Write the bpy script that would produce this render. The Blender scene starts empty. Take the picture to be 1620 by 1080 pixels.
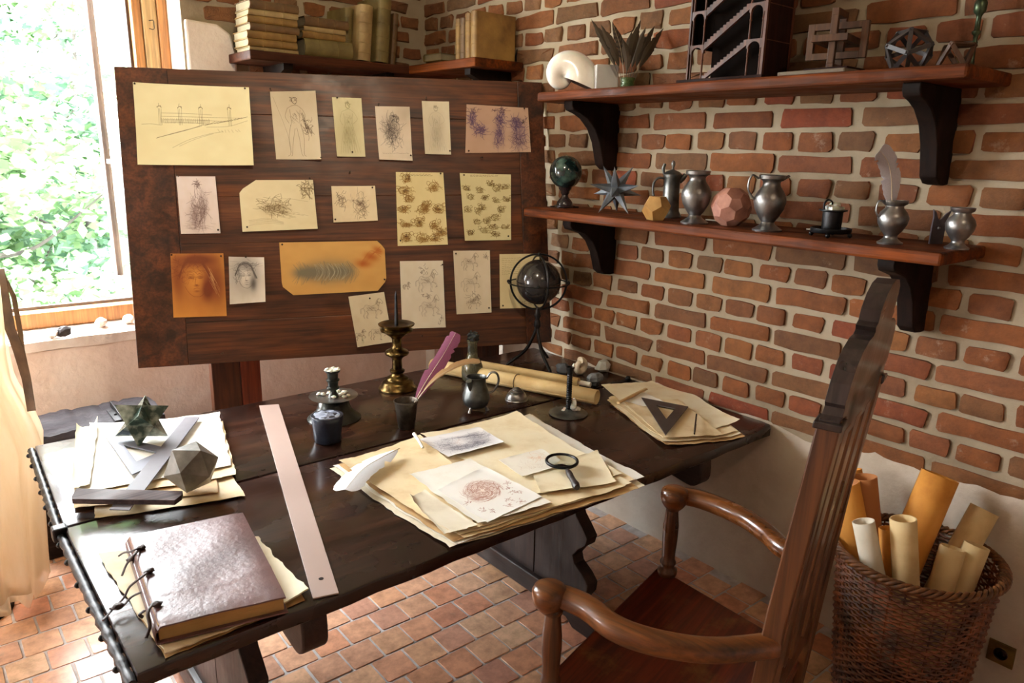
import bpy, bmesh, math, random
import numpy as np
from mathutils import Vector, Matrix

# ------------------------------------------------------------------ camera
S = bpy.context.scene
COL = S.collection
FPX = 1166.47
YAW, PITCH, ROLL = 0.69535, 0.25183, 0.02167
CAM = np.array([-2.6914, -4.1272, 1.8408])


def _basis():
    cy, sy, cp, sp = math.cos(YAW), math.sin(YAW), math.cos(PITCH), math.sin(PITCH)
    f = np.array([sy * cp, cy * cp, -sp]); r = np.array([cy, -sy, 0.0]); u = np.cross(r, f)
    cr, sr = math.cos(ROLL), math.sin(ROLL)
    return cr * r + sr * u, -sr * r + cr * u, f


RR, UU, FF = _basis()
cam_data = bpy.data.cameras.new('camera')
cam = bpy.data.objects.new('camera', cam_data)
COL.objects.link(cam)
cam_data.sensor_width = 36.0
cam_data.lens = FPX / 1620 * 36
cam_data.clip_start = 0.05
cam_data.dof.use_dof = True
cam_data.dof.focus_distance = 2.9
cam_data.dof.aperture_fstop = 9.0
cam.matrix_world = Matrix(((RR[0], UU[0], -FF[0], CAM[0]), (RR[1], UU[1], -FF[1], CAM[1]),
                           (RR[2], UU[2], -FF[2], CAM[2]), (0, 0, 0, 1)))
S.camera = cam

# ------------------------------------------------------------------ light
S.view_settings.view_transform = 'Standard'
S.view_settings.look = 'None'
S.view_settings.gamma = 1.0
S.view_settings.use_curve_mapping = False
S.view_settings.exposure = 0.0
S.cycles.use_denoising = True
S.cycles.max_bounces = 8
S.cycles.diffuse_bounces = 5
S.cycles.glossy_bounces = 4
S.cycles.transmission_bounces = 8
S.cycles.sample_clamp_indirect = 6.0
W = bpy.data.worlds.new('sky')
S.world = W
W.use_nodes = True
_bg = W.node_tree.nodes['Background']
_bg.inputs[0].default_value = (0.93, 0.97, 1.0, 1)
_bg.inputs[1].default_value = 47.0


def light(name, kind, loc, energy, color, target=None, **kw):
    d = bpy.data.lights.new(name, kind)
    d.energy = energy; d.color = color
    for k, v in kw.items():
        setattr(d, k, v)
    o = bpy.data.objects.new(name, d)
    COL.objects.link(o)
    o.location = loc
    if target is not None:
        o.rotation_euler = (Vector(target) - Vector(loc)).to_track_quat('-Z', 'Y').to_euler()
    return o


# daylight comes through the back window and a side window added for light; the room has warm ceiling spots
light('sun', 'SUN', (-6, 8, 9), 14.0, (1, 0.97, 0.9), target=(-1.0, 12.0, 0.0), angle=0.02)
light('window_portal', 'AREA', (-2.47, 0.36, 1.89), 1.0, (1, 1, 1), target=(-2.47, -3, 1.89),
      shape='RECTANGLE', size=2.06, size_y=2.0).data.cycles.is_portal = True
light('added_window_portal', 'AREA', (-4.19, -.85, 1.35), 1.0, (1, 1, 1), target=(0, -.85, 1.35),
      shape='RECTANGLE', size=.6, size_y=.9).data.cycles.is_portal = True  # sampling portal for the side window that was added for light
light('ceiling_spot_easel', 'SPOT', (-1.75, -2.6, 2.98), 68, (1.0, 0.84, 0.62), target=(-.95, -.8, 1.75),
      spot_size=math.radians(90), spot_blend=0.7, shadow_soft_size=0.03)
light('ceiling_spot_shelf', 'SPOT', (-1.5, -4.5, 2.98), 27, (1.0, 0.80, 0.58), target=(-0.1, -2.3, 1.5),
      spot_size=math.radians(80), spot_blend=0.8, shadow_soft_size=0.03)

# ------------------------------------------------------------------ helpers
R = math.radians
PI = math.pi
rnd = random.Random(11)


def ray(px, py):
    return FF + RR * (px - 810) / FPX + UU * (540 - py) / FPX


def onz(px, py, z):
    d = ray(px, py); return Vector(CAM + d * ((z - CAM[2]) / d[2]))


def ony(px, py, y):
    d = ray(px, py); return Vector(CAM + d * ((y - CAM[1]) / d[1]))


def onx(px, py, x):
    d = ray(px, py); return Vector(CAM + d * ((x - CAM[0]) / d[0]))


def onpl(px, py, P, n):
    d = ray(px, py); P = np.array(P); n = np.array(n)
    return Vector(CAM + d * (((P - CAM) @ n) / (d @ n)))


def colx(px, x, z):
    """point at height z and distance -x from the right wall that stands in image column px"""
    k = (px - 810) / FPX
    v = RR - k * FF
    y = CAM[1] - ((x - CAM[0]) * v[0] + (z - CAM[2]) * v[2]) / v[1]
    return Vector((x, y, z))


def msize(px, P):
    """metres spanned by px photo pixels at point P"""
    return px * float((np.array(P) - CAM) @ FF) / FPX


class G:
    """collects geometry for one mesh object"""

    def __init__(s):
        s.v = []; s.f = []; s.uv = {}

    def add(s, vs, fs, M=None):
        b = len(s.v)
        for p in vs:
            s.v.append(tuple(M @ Vector(p)) if M is not None else tuple(p))
        for f in fs:
            s.f.append(tuple(b + i for i in f))
        return s

    def box(s, lo, hi, M=None):
        x0, y0, z0 = lo; x1, y1, z1 = hi
        return s.add([(x0, y0, z0), (x1, y0, z0), (x1, y1, z0), (x0, y1, z0), (x0, y0, z1), (x1, y0, z1), (x1, y1, z1), (x0, y1, z1)],
                     [(0, 3, 2, 1), (4, 5, 6, 7), (0, 1, 5, 4), (1, 2, 6, 5), (2, 3, 7, 6), (3, 0, 4, 7)], M)

    def prism(s, out, z0, z1, M=None):
        n = len(out)
        vs = [(x, y, z0) for x, y in out] + [(x, y, z1) for x, y in out]
        fs = [tuple(range(n - 1, -1, -1)), tuple(range(n, 2 * n))] + [(i, (i + 1) % n, n + (i + 1) % n, n + i) for i in range(n)]
        return s.add(vs, fs, M)

    def lathe(s, prof, n=28, M=None, cap=True):
        vs = []; fs = []
        m = len(prof)
        for r, z in prof:
            for i in range(n):
                a = 2 * PI * i / n
                vs.append((r * math.cos(a), r * math.sin(a), z))
        for j in range(m - 1):
            for i in range(n):
                k = (i + 1) % n
                fs.append((j * n + i, j * n + k, (j + 1) * n + k, (j + 1) * n + i))
        if cap:
            if prof[0][0] > 1e-4: fs.append(tuple(range(n - 1, -1, -1)))
            if prof[-1][0] > 1e-4: fs.append(tuple((m - 1) * n + i for i in range(n)))
        return s.add(vs, fs, M)

    def tube(s, pts, rad, n=10, cap=True, flat=1.0, closed=False):
        pts = [Vector(p) for p in pts]
        m = len(pts)
        if not hasattr(rad, '__len__'): rad = [rad] * m
        vs = []; fs = []
        up = None
        for j in range(m):
            if closed: t = (pts[(j + 1) % m] - pts[j - 1]).normalized()
            else: t = (pts[min(j + 1, m - 1)] - pts[max(j - 1, 0)]).normalized()
            if up is None:
                a = Vector((0, 0, 1)) if abs(t.z) < 0.9 else Vector((1, 0, 0))
                up = (a - t * a.dot(t)).normalized()
            else:
                up = (up - t * up.dot(t)).normalized()
            sd = t.cross(up)
            for i in range(n):
                a = 2 * PI * i / n
                vs.append(pts[j] + (up * math.cos(a) * flat + sd * math.sin(a)) * rad[j])
        for j in range(m if closed else m - 1):
            for i in range(n):
                k = (i + 1) % n; j2 = (j + 1) % m
                fs.append((j * n + i, j * n + k, j2 * n + k, j2 * n + i))
        if cap and not closed:
            fs.append(tuple(range(n - 1, -1, -1))); fs.append(tuple((m - 1) * n + i for i in range(n)))
        return s.add(vs, fs)

    def ball(s, c, r, n=20, m=12, sc=(1, 1, 1)):
        prof = [(r * math.sin(PI * j / m), -r * math.cos(PI * j / m)) for j in range(m + 1)]
        prof[0] = (1e-5, -r); prof[-1] = (1e-5, r)
        return s.lathe(prof, n, Matrix.Translation(c) @ Matrix.Diagonal((*sc, 1)), cap=False)

    def lump(s, c, r, sc=(1, 1, 1), seed=0, amp=.25, n=9, m=6):
        q = random.Random(seed)
        b = len(s.v)
        s.ball((0, 0, 0), r, n, m)
        for i in range(b, len(s.v)):
            v = Vector(s.v[i])
            k = 1 + q.uniform(-amp, amp)
            if i - b < n or i >= len(s.v) - n: k = 0.85
            v = Vector((v.x * sc[0], v.y * sc[1], v.z * sc[2])) * k
            s.v[i] = tuple(v + Vector(c))
        return s

    def strap(s, pts, w, t, nrm=(0, 0, 1)):
        """flat ribbon of width w and thickness t along pts"""
        pts = [Vector(p) for p in pts]; N0 = Vector(nrm); vs = []; fs = []
        m = len(pts)
        for j in range(m):
            d = (pts[min(j + 1, m - 1)] - pts[max(j - 1, 0)]).normalized()
            sd = d.cross(N0).normalized(); up = sd.cross(d).normalized()
            ww = w[j] if hasattr(w, '__len__') else w
            for a, b in ((-1, -1), (1, -1), (1, 1), (-1, 1)):
                vs.append(pts[j] + sd * a * ww / 2 + up * b * t / 2)
        for j in range(m - 1):
            for i in range(4):
                k = (i + 1) % 4
                fs.append((4 * j + i, 4 * j + 4 + i, 4 * j + 4 + k, 4 * j + k))
        fs.append((0, 1, 2, 3)); fs.append((4 * m - 1, 4 * m - 2, 4 * m - 3, 4 * m - 4))
        return s.add(vs, fs)

    def jitter(s, a, seed=1):
        q = random.Random(seed)
        s.v = [(x + q.uniform(-a, a), y + q.uniform(-a, a), z + q.uniform(-a, a)) for x, y, z in s.v]
        return s

    def mesh(s, name, mat, smooth=0, off=None):
        me = bpy.data.meshes.new(name)
        vs = s.v if off is None else [(x - off[0], y - off[1], z - off[2]) for x, y, z in s.v]
        me.from_pydata([tuple(map(float, v)) for v in vs], [], s.f)
        if mat is not None: me.materials.append(mat)
        if smooth:
            me.polygons.foreach_set('use_smooth', [True] * len(me.polygons))
            if smooth < 180: me.set_sharp_from_angle(angle=R(smooth))
        if s.uv:
            lay = me.uv_layers.new(name='UVMap')
            for lp in me.loops:
                lay.data[lp.index].uv = s.uv.get(lp.vertex_index, (0, 0))
        me.update()
        return me


def tagp(o, label, cat, group=None):
    o['label'] = label; o['category'] = cat
    if group: o['group'] = group
    return o


def thing(name, label, cat, loc=(0, 0, 0), rz=0.0, group=None):
    o = bpy.data.objects.new(name, None)
    o.empty_display_size = 0.05
    COL.objects.link(o)
    o.location = loc; o.rotation_euler = (0, 0, rz)
    return tagp(o, label, cat, group)


def bev(o, w, seg=2):
    if w:
        m = o.modifiers.new('bevel', 'BEVEL'); m.width = w; m.segments = seg; m.limit_method = 'ANGLE'; m.angle_limit = R(35)
    return o


def part(parent, name, g, mat, smooth=0, bevel=0, world=False, label=None, off=None):
    """one mesh object; world=True: geometry is in world space and parent is unrotated"""
    if world and parent is not None and off is None:
        off = parent.location
        q = parent.parent
        while q is not None:
            off = off + q.location; q = q.parent
    me = g.mesh(name, mat, smooth, off if world else None)
    o = bpy.data.objects.new(name, me)
    COL.objects.link(o)
    if parent is not None: o.parent = parent
    if label: o['label'] = label
    return bev(o, bevel)


def solo(name, g, mat, label, cat, loc, smooth=0, bevel=0, group=None, world=True):
    """top-level thing made of one mesh"""
    me = g.mesh(name, mat, smooth, Vector(loc) if world else None)
    o = bpy.data.objects.new(name, me)
    COL.objects.link(o); o.location = loc
    tagp(o, label, cat, group)
    return bev(o, bevel)


def struct(name, g, mat, smooth=0, bevel=0):
    o = bpy.data.objects.new(name, g.mesh(name, mat, smooth))
    COL.objects.link(o); o['kind'] = 'structure'
    return bev(o, bevel)


def arc(cx, cy, r, a0, a1, n):
    return [(cx + r * math.cos(R(a0 + (a1 - a0) * i / n)), cy + r * math.sin(R(a0 + (a1 - a0) * i / n))) for i in range(n + 1)]


# ------------------------------------------------------------------ materials
def nodes(name):
    m = bpy.data.materials.new(name); m.use_nodes = True
    nt = m.node_tree
    return m, nt, nt.nodes['Principled BSDF']


def nd(nt, t, **kw):
    n = nt.nodes.new(t)
    for k, v in kw.items():
        if k.startswith('i_'):
            n.inputs[k[2:].replace('_', ' ')].default_value = v
        else: setattr(n, k, v)
    return n


def ramp(nt, stops, src):
    r = nt.nodes.new('ShaderNodeValToRGB')
    e = r.color_ramp.elements
    while len(e) < len(stops): e.new(0.5)
    for k, (p, c) in enumerate(stops):
        e[k].position = p; e[k].color = (*c, 1) if len(c) == 3 else c
    nt.links.new(src, r.inputs[0])
    return r.outputs[0]


def noise(nt, scale, detail=4, rough=.55, vec=None, dist=0.0):
    n = nd(nt, 'ShaderNodeTexNoise', i_Scale=scale, i_Detail=detail, i_Roughness=rough, i_Distortion=dist)
    if vec is not None: nt.links.new(vec, n.inputs['Vector'])
    return n.outputs['Fac']


def coords(nt, sc=(1, 1, 1), kind='Object', rot=(0, 0, 0)):
    t = nd(nt, 'ShaderNodeTexCoord'); mp = nd(nt, 'ShaderNodeMapping')
    mp.inputs['Scale'].default_value = sc; mp.inputs['Rotation'].default_value = rot
    nt.links.new(t.outputs[kind], mp.inputs['Vector'])
    return mp.outputs[0]


def mixc(nt, fac, a, b, mode='MIX'):
    m = nd(nt, 'ShaderNodeMix', data_type='RGBA', blend_type=mode)
    for sock, v in ((m.inputs[0], fac), (m.inputs[6], a), (m.inputs[7], b)):
        if hasattr(v, 'links') or hasattr(v, 'is_linked'): nt.links.new(v, sock)
        elif isinstance(v, (int, float)): sock.default_value = v
        else: sock.default_value = (*v, 1)
    return m.outputs[2]


def bump(nt, b, src, strength, dist=0.01):
    n = nd(nt, 'ShaderNodeBump', i_Strength=strength, i_Distance=dist)
    nt.links.new(src, n.inputs['Height'])
    if b.inputs['Normal'].is_linked:
        nt.links.new(b.inputs['Normal'].links[0].from_socket, n.inputs['Normal'])
    nt.links.new(n.outputs[0], b.inputs['Normal'])


def setp(b, **kw):
    for k, v in kw.items():
        b.inputs[k.replace('_', ' ')].default_value = v


def lin(h):
    """sRGB 0-255 triple to linear"""
    return tuple(((c / 255) / 12.92 if c / 255 <= .04045 else (((c / 255) + .055) / 1.055) ** 2.4) for c in h)


def plain(name, c1, c2=None, rough=.5, metal=0.0, scale=6.0, bmp=0.0, bscale=60.0, detail=5, lo=.35, hi=.65, **kw):
    m, nt, b = nodes(name)
    vec = coords(nt)
    if c2 is None: c2 = tuple(x * .8 for x in c1)
    c = ramp(nt, [(lo, lin(c2)), (hi, lin(c1))], noise(nt, scale, detail, vec=vec))
    nt.links.new(c, b.inputs['Base Color'])
    setp(b, Roughness=rough, Metallic=metal, **kw)
    if bmp: bump(nt, b, noise(nt, bscale, 6, .6, vec=vec), bmp)
    return m


def wood(name, c1, c2, axis='x', rough=.4, bmp=.25, wear=None, coat=0.0, fine=90.0, patch=False):
    m, nt, b = nodes(name)
    s = {'x': (1.2, 14, 14), 'y': (14, 1.2, 14), 'z': (14, 14, 1.2)}[axis]
    f = {'x': (3, fine, fine), 'y': (fine, 3, fine), 'z': (fine, fine, 3)}[axis]
    oi = nd(nt, 'ShaderNodeObjectInfo')
    v1 = coords(nt, s); v2 = coords(nt, f)
    ad = nd(nt, 'ShaderNodeVectorMath', operation='ADD')
    nt.links.new(v1, ad.inputs[0]); nt.links.new(oi.outputs['Random'], ad.inputs[1])
    a = noise(nt, 1.0, 6, .6, vec=ad.outputs[0], dist=1.2)
    c = ramp(nt, [(.3, lin(c2)), (.68, lin(c1))], a)
    g = noise(nt, 1.0, 3, .6, vec=v2)
    gr = ramp(nt, [(.35, (.55, .55, .55)), (.6, (1, 1, 1))], g)
    c = mixc(nt, 1.0, c, gr, 'MULTIPLY')
    if patch:                              # old stains and worn golden areas
        pv = coords(nt, {'x': (1.5, 5, 5), 'y': (5, 1.5, 5), 'z': (5, 5, 1.5)}[axis])
        c = mixc(nt, .85, c, ramp(nt, [(.3, (.38, .34, .32)), (.52, (1, 1, 1)), (.7, (1.35, 1.2, .95))], noise(nt, 1.3, 5, .6, vec=pv, dist=.6)), 'MULTIPLY')
    if wear:
        wv = ramp(nt, [(.55, (0, 0, 0)), (.75, (.8, .8, .8))], noise(nt, 9.0, 6, .7, vec=coords(nt)))
        c = mixc(nt, wv, c, lin(wear))
    nt.links.new(c, b.inputs['Base Color'])
    rr = ramp(nt, [(.3, (rough * .75,) * 3), (.7, (min(1, rough * 1.4),) * 3)], noise(nt, 5, 4, vec=coords(nt)))
    nt.links.new(rr, b.inputs['Roughness'])
    setp(b, Coat_Weight=coat, Coat_Roughness=.15, Specular_IOR_Level=.18 if rough > .55 else .45)
    if bmp:
        bump(nt, b, g, bmp, .002)
        bump(nt, b, a, bmp, .006)
    return m

# ------------------------------------------------------------------ shared materials
M = {}
M['board'] = wood('board_wood', (112, 62, 29), (46, 22, 9), 'x', .42, .15, patch=True)
M['board_v'] = wood('board_wood_upright', (100, 54, 27), (42, 20, 9), 'z', .42, .15, patch=True)
M['table'] = wood('table_top_wood', (66, 40, 30), (28, 15, 11), 'x', .24, .1, fine=60, coat=.15, patch=True)
M['table_dark'] = wood('table_frame_wood', (56, 36, 30), (22, 12, 10), 'z', .45, .3)
M['table_y'] = wood('table_batten_wood', (56, 36, 30), (20, 12, 10), 'y', .45, .3)
M['shelf'] = wood('shelf_wood', (124, 60, 15), (56, 23, 4), 'y', .6, .15, coat=.0)
M['shelf_x'] = wood('shelf_wood_back', (88, 46, 24), (44, 18, 8), 'x', .58, .2)
M['bracket'] = wood('bracket_wood', (34, 17, 9), (14, 6, 3), 'z', .7, .1)
M['chair'] = wood('chair_wood', (130, 76, 34), (66, 33, 12), 'y', .28, .12, coat=.35)
M['chair_z'] = wood('chair_wood_upright', (114, 68, 34), (56, 29, 13), 'z', .32, .15, coat=.25)
M['chair_seat'] = wood('chair_seat_wood', (120, 46, 20), (58, 18, 8), 'x', .36, .15, wear=(120, 88, 48), coat=.15)
M['pine'] = wood('window_pine', (206, 150, 92), (160, 100, 50), 'z', .4, .1)
M['pine_pale'] = wood('window_pine_pale', (226, 200, 150), (190, 150, 96), 'z', .45, .1)
M['pewter'] = plain('pewter', (156, 154, 152), (108, 106, 104), .36, .9, 9, .08, 40)
M['pewter_dark'] = plain('dark_pewter', (134, 136, 134), (74, 76, 74), .36, .85, 9, .08, 40)
M['iron'] = plain('black_iron', (56, 55, 56), (22, 22, 24), .42, .8, 12, .15, 60)
M['brass'] = plain('aged_brass', (140, 116, 70), (58, 44, 24), .3, 1.0, 14, .08, 50)
M['wax'] = plain('candle_wax', (236, 232, 218), (206, 200, 182), .5, 0, 20, .2, 40, Subsurface_Weight=.2)
M['steel'] = plain('grey_steel', (112, 112, 122), (90, 90, 100), .6, .1, 5, .04, 30)
M['nail'] = plain('nail_iron', (86, 70, 58), (42, 32, 26), .5, .7, 30)
M['string'] = plain('dark_string', (48, 32, 24), (28, 18, 14), .8)


def plaster_mat(name, c1, c2, c3):
    m, nt, b = nodes(name)
    v = coords(nt)
    n = noise(nt, 1.7, 8, .65, vec=v)
    c = ramp(nt, [(.3, lin(c2)), (.5, lin(c1)), (.72, lin(c3))], n)
    sp = ramp(nt, [(.28, (.6, .52, .45)), (.36, (1, 1, 1))], noise(nt, 7, 6, .7, vec=v))
    c = mixc(nt, .5, c, sp, 'MULTIPLY')
    nt.links.new(c, b.inputs['Base Color'])
    setp(b, Roughness=.9)
    bump(nt, b, noise(nt, 14, 8, .6, vec=v), .35, .02)
    return m


M['plaster'] = plaster_mat('wall_plaster', (196, 184, 168), (168, 152, 132), (212, 204, 190))
M['plaster_back'] = plaster_mat('wall_plaster_window', (222, 200, 184), (206, 178, 158), (230, 216, 204))
M['plaster_white'] = plaster_mat('limewash', (226, 212, 200), (196, 172, 158), (236, 228, 220))


def brick_mat(name, cols, bs=.8):
    m, nt, b = nodes(name)
    oi = nd(nt, 'ShaderNodeObjectInfo'); ge = nd(nt, 'ShaderNodeNewGeometry')
    ad = nd(nt, 'ShaderNodeMath', operation='ADD'); fr = nd(nt, 'ShaderNodeMath', operation='FRACT')
    nt.links.new(oi.outputs['Random'], ad.inputs[0]); nt.links.new(ge.outputs['Random Per Island'], ad.inputs[1])
    nt.links.new(ad.outputs[0], fr.inputs[0])
    n = len(cols)
    c = ramp(nt, [(k / (n - 1), lin(x)) for k, x in enumerate(cols)], fr.outputs[0])
    t = nd(nt, 'ShaderNodeTexCoord')
    off = nd(nt, 'ShaderNodeVectorMath', operation='ADD')
    sc = nd(nt, 'ShaderNodeVectorMath', operation='SCALE', i_Scale=1.0)
    cmb = nd(nt, 'ShaderNodeCombineXYZ')
    ml = nd(nt, 'ShaderNodeMath', operation='MULTIPLY'); ml.inputs[1].default_value = 37.0
    nt.links.new(oi.outputs['Random'], ml.inputs[0]); nt.links.new(ml.outputs[0], cmb.inputs[0]); nt.links.new(ml.outputs[0], cmb.inputs[2])
    nt.links.new(t.outputs['Object'], off.inputs[0]); nt.links.new(cmb.outputs[0], off.inputs[1])
    v = off.outputs[0]
    mot = ramp(nt, [(.3, (.5, .45, .42)), (.62, (1.1, 1.05, 1.0))], noise(nt, 16, 6, .7, vec=v))
    c = mixc(nt, .75, c, mot, 'MULTIPLY')
    sm = ramp(nt, [(.60, (0, 0, 0)), (.74, (.55, .55, .55))], noise(nt, 11, 8, .75, vec=v))
    c = mixc(nt, sm, c, lin((168, 150, 128)))
    nt.links.new(c, b.inputs['Base Color'])
    setp(b, Roughness=.85)
    bump(nt, b, noise(nt, 45, 8, .7, vec=v), bs, .006 if bs > .5 else .0015)
    return m


BR = [(114, 67, 31), (130, 76, 32), (108, 58, 23), (130, 82, 38), (98, 67, 40), (124, 68, 26), (108, 79, 48), (120, 52, 22), (126, 76, 41)]
M['brick'] = brick_mat('old_brick', BR)
M['brick_rough'] = brick_mat('crumbling_brick', [(124, 75, 37), (138, 87, 45), (106, 75, 45), (130, 68, 28), (116, 92, 62)], 1.6)
M['mortar'] = plaster_mat('lime_mortar', (152, 136, 112), (122, 106, 84), (170, 156, 134))
M['tile'] = brick_mat('terracotta_tile', [(224, 174, 142), (230, 186, 150), (214, 152, 124), (226, 180, 140), (206, 154, 134), (230, 192, 158), (216, 142, 110)], .15)
for _n in M['tile'].node_tree.nodes:
    if _n.type == 'BSDF_PRINCIPLED': _n.inputs['Roughness'].default_value = .27
M['grout'] = plain('tile_grout', (206, 198, 194), (178, 168, 162), .8, 0, 20, .3, 80)

# ------------------------------------------------------------------ room shell
# x = 0 brick wall on the right, y = 0 window wall, room towards -x, -y
XL, YR, ZC = -4.2, -6.2, 3.05
g = G().box((XL, YR, -.12), (0.0, 0.35, -.0035)); floor = struct('floor', g, M['grout'])
g = G().box((XL, YR, ZC), (0.3, 0.5, ZC + .15)); struct('ceiling', g, M['plaster_white'])
g = G().box((XL - .2, YR, -.1), (XL, -1.15, ZC)).box((XL - .2, -.55, -.1), (XL, .5, ZC))
g.box((XL - .2, -1.15, -.1), (XL, -.55, .9)).box((XL - .2, -1.15, 1.8), (XL, -.55, ZC))
struct('wall_left', g, M['plaster_white'])
g = G().box((XL - .12, -1.15, .9), (XL - .06, -1.1, 1.8)).box((XL - .12, -.6, .9), (XL - .06, -.55, 1.8)).box((XL - .12, -1.1, .9), (XL - .06, -.6, .95)).box((XL - .12, -1.1, 1.75), (XL - .06, -.6, 1.8))
struct('added_side_window', g, M['pine'])  # unseen small window, added to light the back wall
g = G().box((XL - .2, YR - .2, -.1), (.3, YR, ZC)); struct('wall_rear', g, M['plaster_white'])
g = G().box((0, YR, -.1), (.3, .5, ZC)); wall_right = struct('wall_right', g, M['mortar'])
# plaster skirt below the bricks, a grid with an uneven top edge and slightly wavy face
g = G(); nx = 90
top = []
for i in range(nx + 1):
    y = -.0 + (YR + .0) * i / nx
    top.append((y, .775 + .012 * math.sin(i * .9) + .012 * rnd.uniform(-1, 1) + .03 * max(0, (-y - 3.2) / 1.0) - (.018 if -3 < y < -2.2 else 0)))
vs = []; fs = []
for y, z in top:
    vs += [(-.010, y, -.01), (-.016, y, .4), (-.014, y, z - .03), (-.004, y, z), (0.02, y, z)]
for i in range(nx):
    for k in range(4):
        a = 5 * i + k; fs.append((a, a + 1, a + 6, a + 5))
g.add(vs, fs)
part(wall_right, 'plaster_skirt', g, M['plaster'], smooth=60)

# window wall with the opening, widened left out of view to let in more light
WX0, WX1, WZ0, WZ1, WD = -3.45, -1.45, .905, 2.86, .36
g = G()
g.box((XL, 0, -.1), (0, WD, WZ0)); g.box((XL, 0, WZ1), (0, WD, ZC))
g.box((XL, 0, WZ0), (WX0, WD, WZ1)); g.box((WX1, 0, WZ0), (0, WD, WZ1))
wall_back = struct('wall_back', g, M['plaster_back'])
g = G().box((WX1 + .0, -.006, 1.6), (-.0, .0, ZC))
part(wall_back, 'mortar_coat', g, M['mortar'])
g = G()
pts = [(-1.44, 2.02), (-1.20, 2.02), (-1.19, 2.3), (-1.215, 2.40), (-1.28, 2.44), (-1.44, 2.45)]
vs = [(x, -.030, z) for x, z in pts] + [(x, .0, z) for x, z in pts]
g.add(vs, [tuple(range(6)), tuple(range(11, 5, -1))] + [((i + 1) % 6, i, i + 6, (i + 1) % 6 + 6) for i in range(6)])
part(wall_back, 'limewashed_stone', g, M['plaster_white'], bevel=.012)


# brick shapes: rounded irregular blocks, local x = along the wall, y = out of the wall, z = up
def brick_mesh(L, H, D, seed, mat, rough=.0035, name='brick'):
    q = random.Random(seed)
    ring = []
    a = L / 2; b = H / 2; c = min(.009, b * .3)
    nl = 3 if L > .2 else 2
    top = [(-a + c + (2 * a - 2 * c) * k / nl, b) for k in range(nl + 1)]
    bot = [(a - c - (2 * a - 2 * c) * k / nl, -b) for k in range(nl + 1)]
    out = top + [(a, b - c), (a, -b + c)] + bot + [(-a, -b + c), (-a, b - c)]
    j = lambda k: q.uniform(-rough, rough) * k
    back = [(x + j(1), 0, z + j(1)) for x, z in out]
    mid = [(x + j(.6), D * .72, z + j(.6)) for x, _, z in back]
    fr = [(x * (1 - .010 / a) + j(.6), D + j(1), z * (1 - .010 / b) + j(.6)) for x, _, z in back]
    n = len(out)
    vs = back + mid + fr + [(-a * .4, D + j(1.4), 0), (a * .4, D + j(1.4), 0)]
    fs = []
    for r0 in (0, n):
        for i in range(n):
            k = (i + 1) % n; fs.append((r0 + i, r0 + n + i, r0 + n + k, r0 + k))
    cl, cr = 3 * n, 3 * n + 1
    for i in range(n):
        k = (i + 1) % n
        mx = (fr[i][0] + fr[k][0]) / 2
        fs.append((2 * n + i, cl if mx < 0 else cr, 2 * n + k))
    # bridge between the two centres
    ups = [i for i in range(n) if (fr[i][0] < 0) != (fr[(i + 1) % n][0] < 0)]
    for i in range(n):
        k = (i + 1) % n
        m0 = (fr[i - 1][0] + fr[i][0]) / 2 < 0; m1 = (fr[i][0] + fr[k][0]) / 2 < 0
        if m0 != m1:
            fs.append((2 * n + i, cl, cr) if m0 else (2 * n + i, cr, cl))
    me = G().add(vs, fs).mesh(name, mat, 50)
    return me


def inview(P, m=60):
    d = np.array(P) - CAM; z = d @ FF
    if z < .2: return 0
    x = 810 + FPX * (d @ RR) / z; y = 540 - FPX * (d @ UU) / z
    return 1 if -m < x < 1620 + m and -m < y < 1080 + m else 0


def join_blocks(items, parent, name, mat, rot):
    """items past the limit: real geometry in one stuff mesh"""
    g = G()
    for me, loc, sc in items:
        Mx = Matrix.Translation(loc) @ rot @ Matrix.Diagonal((*sc, 1))
        g.add([v.co for v in me.vertices], [tuple(p.vertices) for p in me.polygons], Mx)
    o = part(parent, name, g, mat, smooth=50)
    o['kind'] = 'stuff'
    return o


ST = {k: [brick_mesh(.288, .066, .012, 10 + i, M[k], .0035 if k == 'brick' else .007) for i in range(8)] for k in ('brick', 'brick_rough')}
HD = {k: [brick_mesh(.132, .066, .012, 40 + i, M[k], .0035 if k == 'brick' else .007) for i in range(8)] for k in ('brick', 'brick_rough')}
cand = []
for c in range(26):                      # courses from z = .79 up, English bond
    z = .795 + .085 * c
    if z > 2.95: break
    stretch = (c % 2 == 0)
    # odd drift of the bond along the height, read from the wall
    y0 = -2.171 - .075 * (1.97 - z) / .85
    pitch = .314 if stretch else .157
    k = -14 if stretch else -28
    yy = y0 - (pitch / 2 if stretch else 0)
    for i in range(-16 if stretch else -32, 18 if stretch else 36):
        y = yy + i * pitch + rnd.uniform(-.007, .007)
        if y > -.07 or y < -6.1: continue
        rough_ = y > -1.75 + .35 * math.sin(z * 5)
        P = (0, y, z)
        d = np.array(P) - CAM
        sc = (rnd.uniform(.94, 1.03), rnd.uniform(.6, 1.25), rnd.uniform(.92, 1.08))
        me = rnd.choice((ST if stretch else HD)['brick_rough' if rough_ else 'brick'])
        if c == 0: sc = (sc[0] * 1.02, .5, .8)
        area = pitch * abs(d[0]) / (np.linalg.norm(d) ** 3) * inview(P)
        cand.append((area, me, Vector((-.0, y, z + rnd.uniform(-.003, .003))), sc, rnd.uniform(-.012, .012)))
cand.sort(key=lambda t: -t[0])
ROTR = Matrix.Rotation(R(90), 4, 'Z')     # local y (out) -> -x
for area, me, loc, sc, tw in cand[:296]:
    o = bpy.data.objects.new('brick', me); COL.objects.link(o); o.parent = wall_right
    o.location = loc; o.rotation_euler = (tw, 0, R(90)); o.scale = sc
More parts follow.
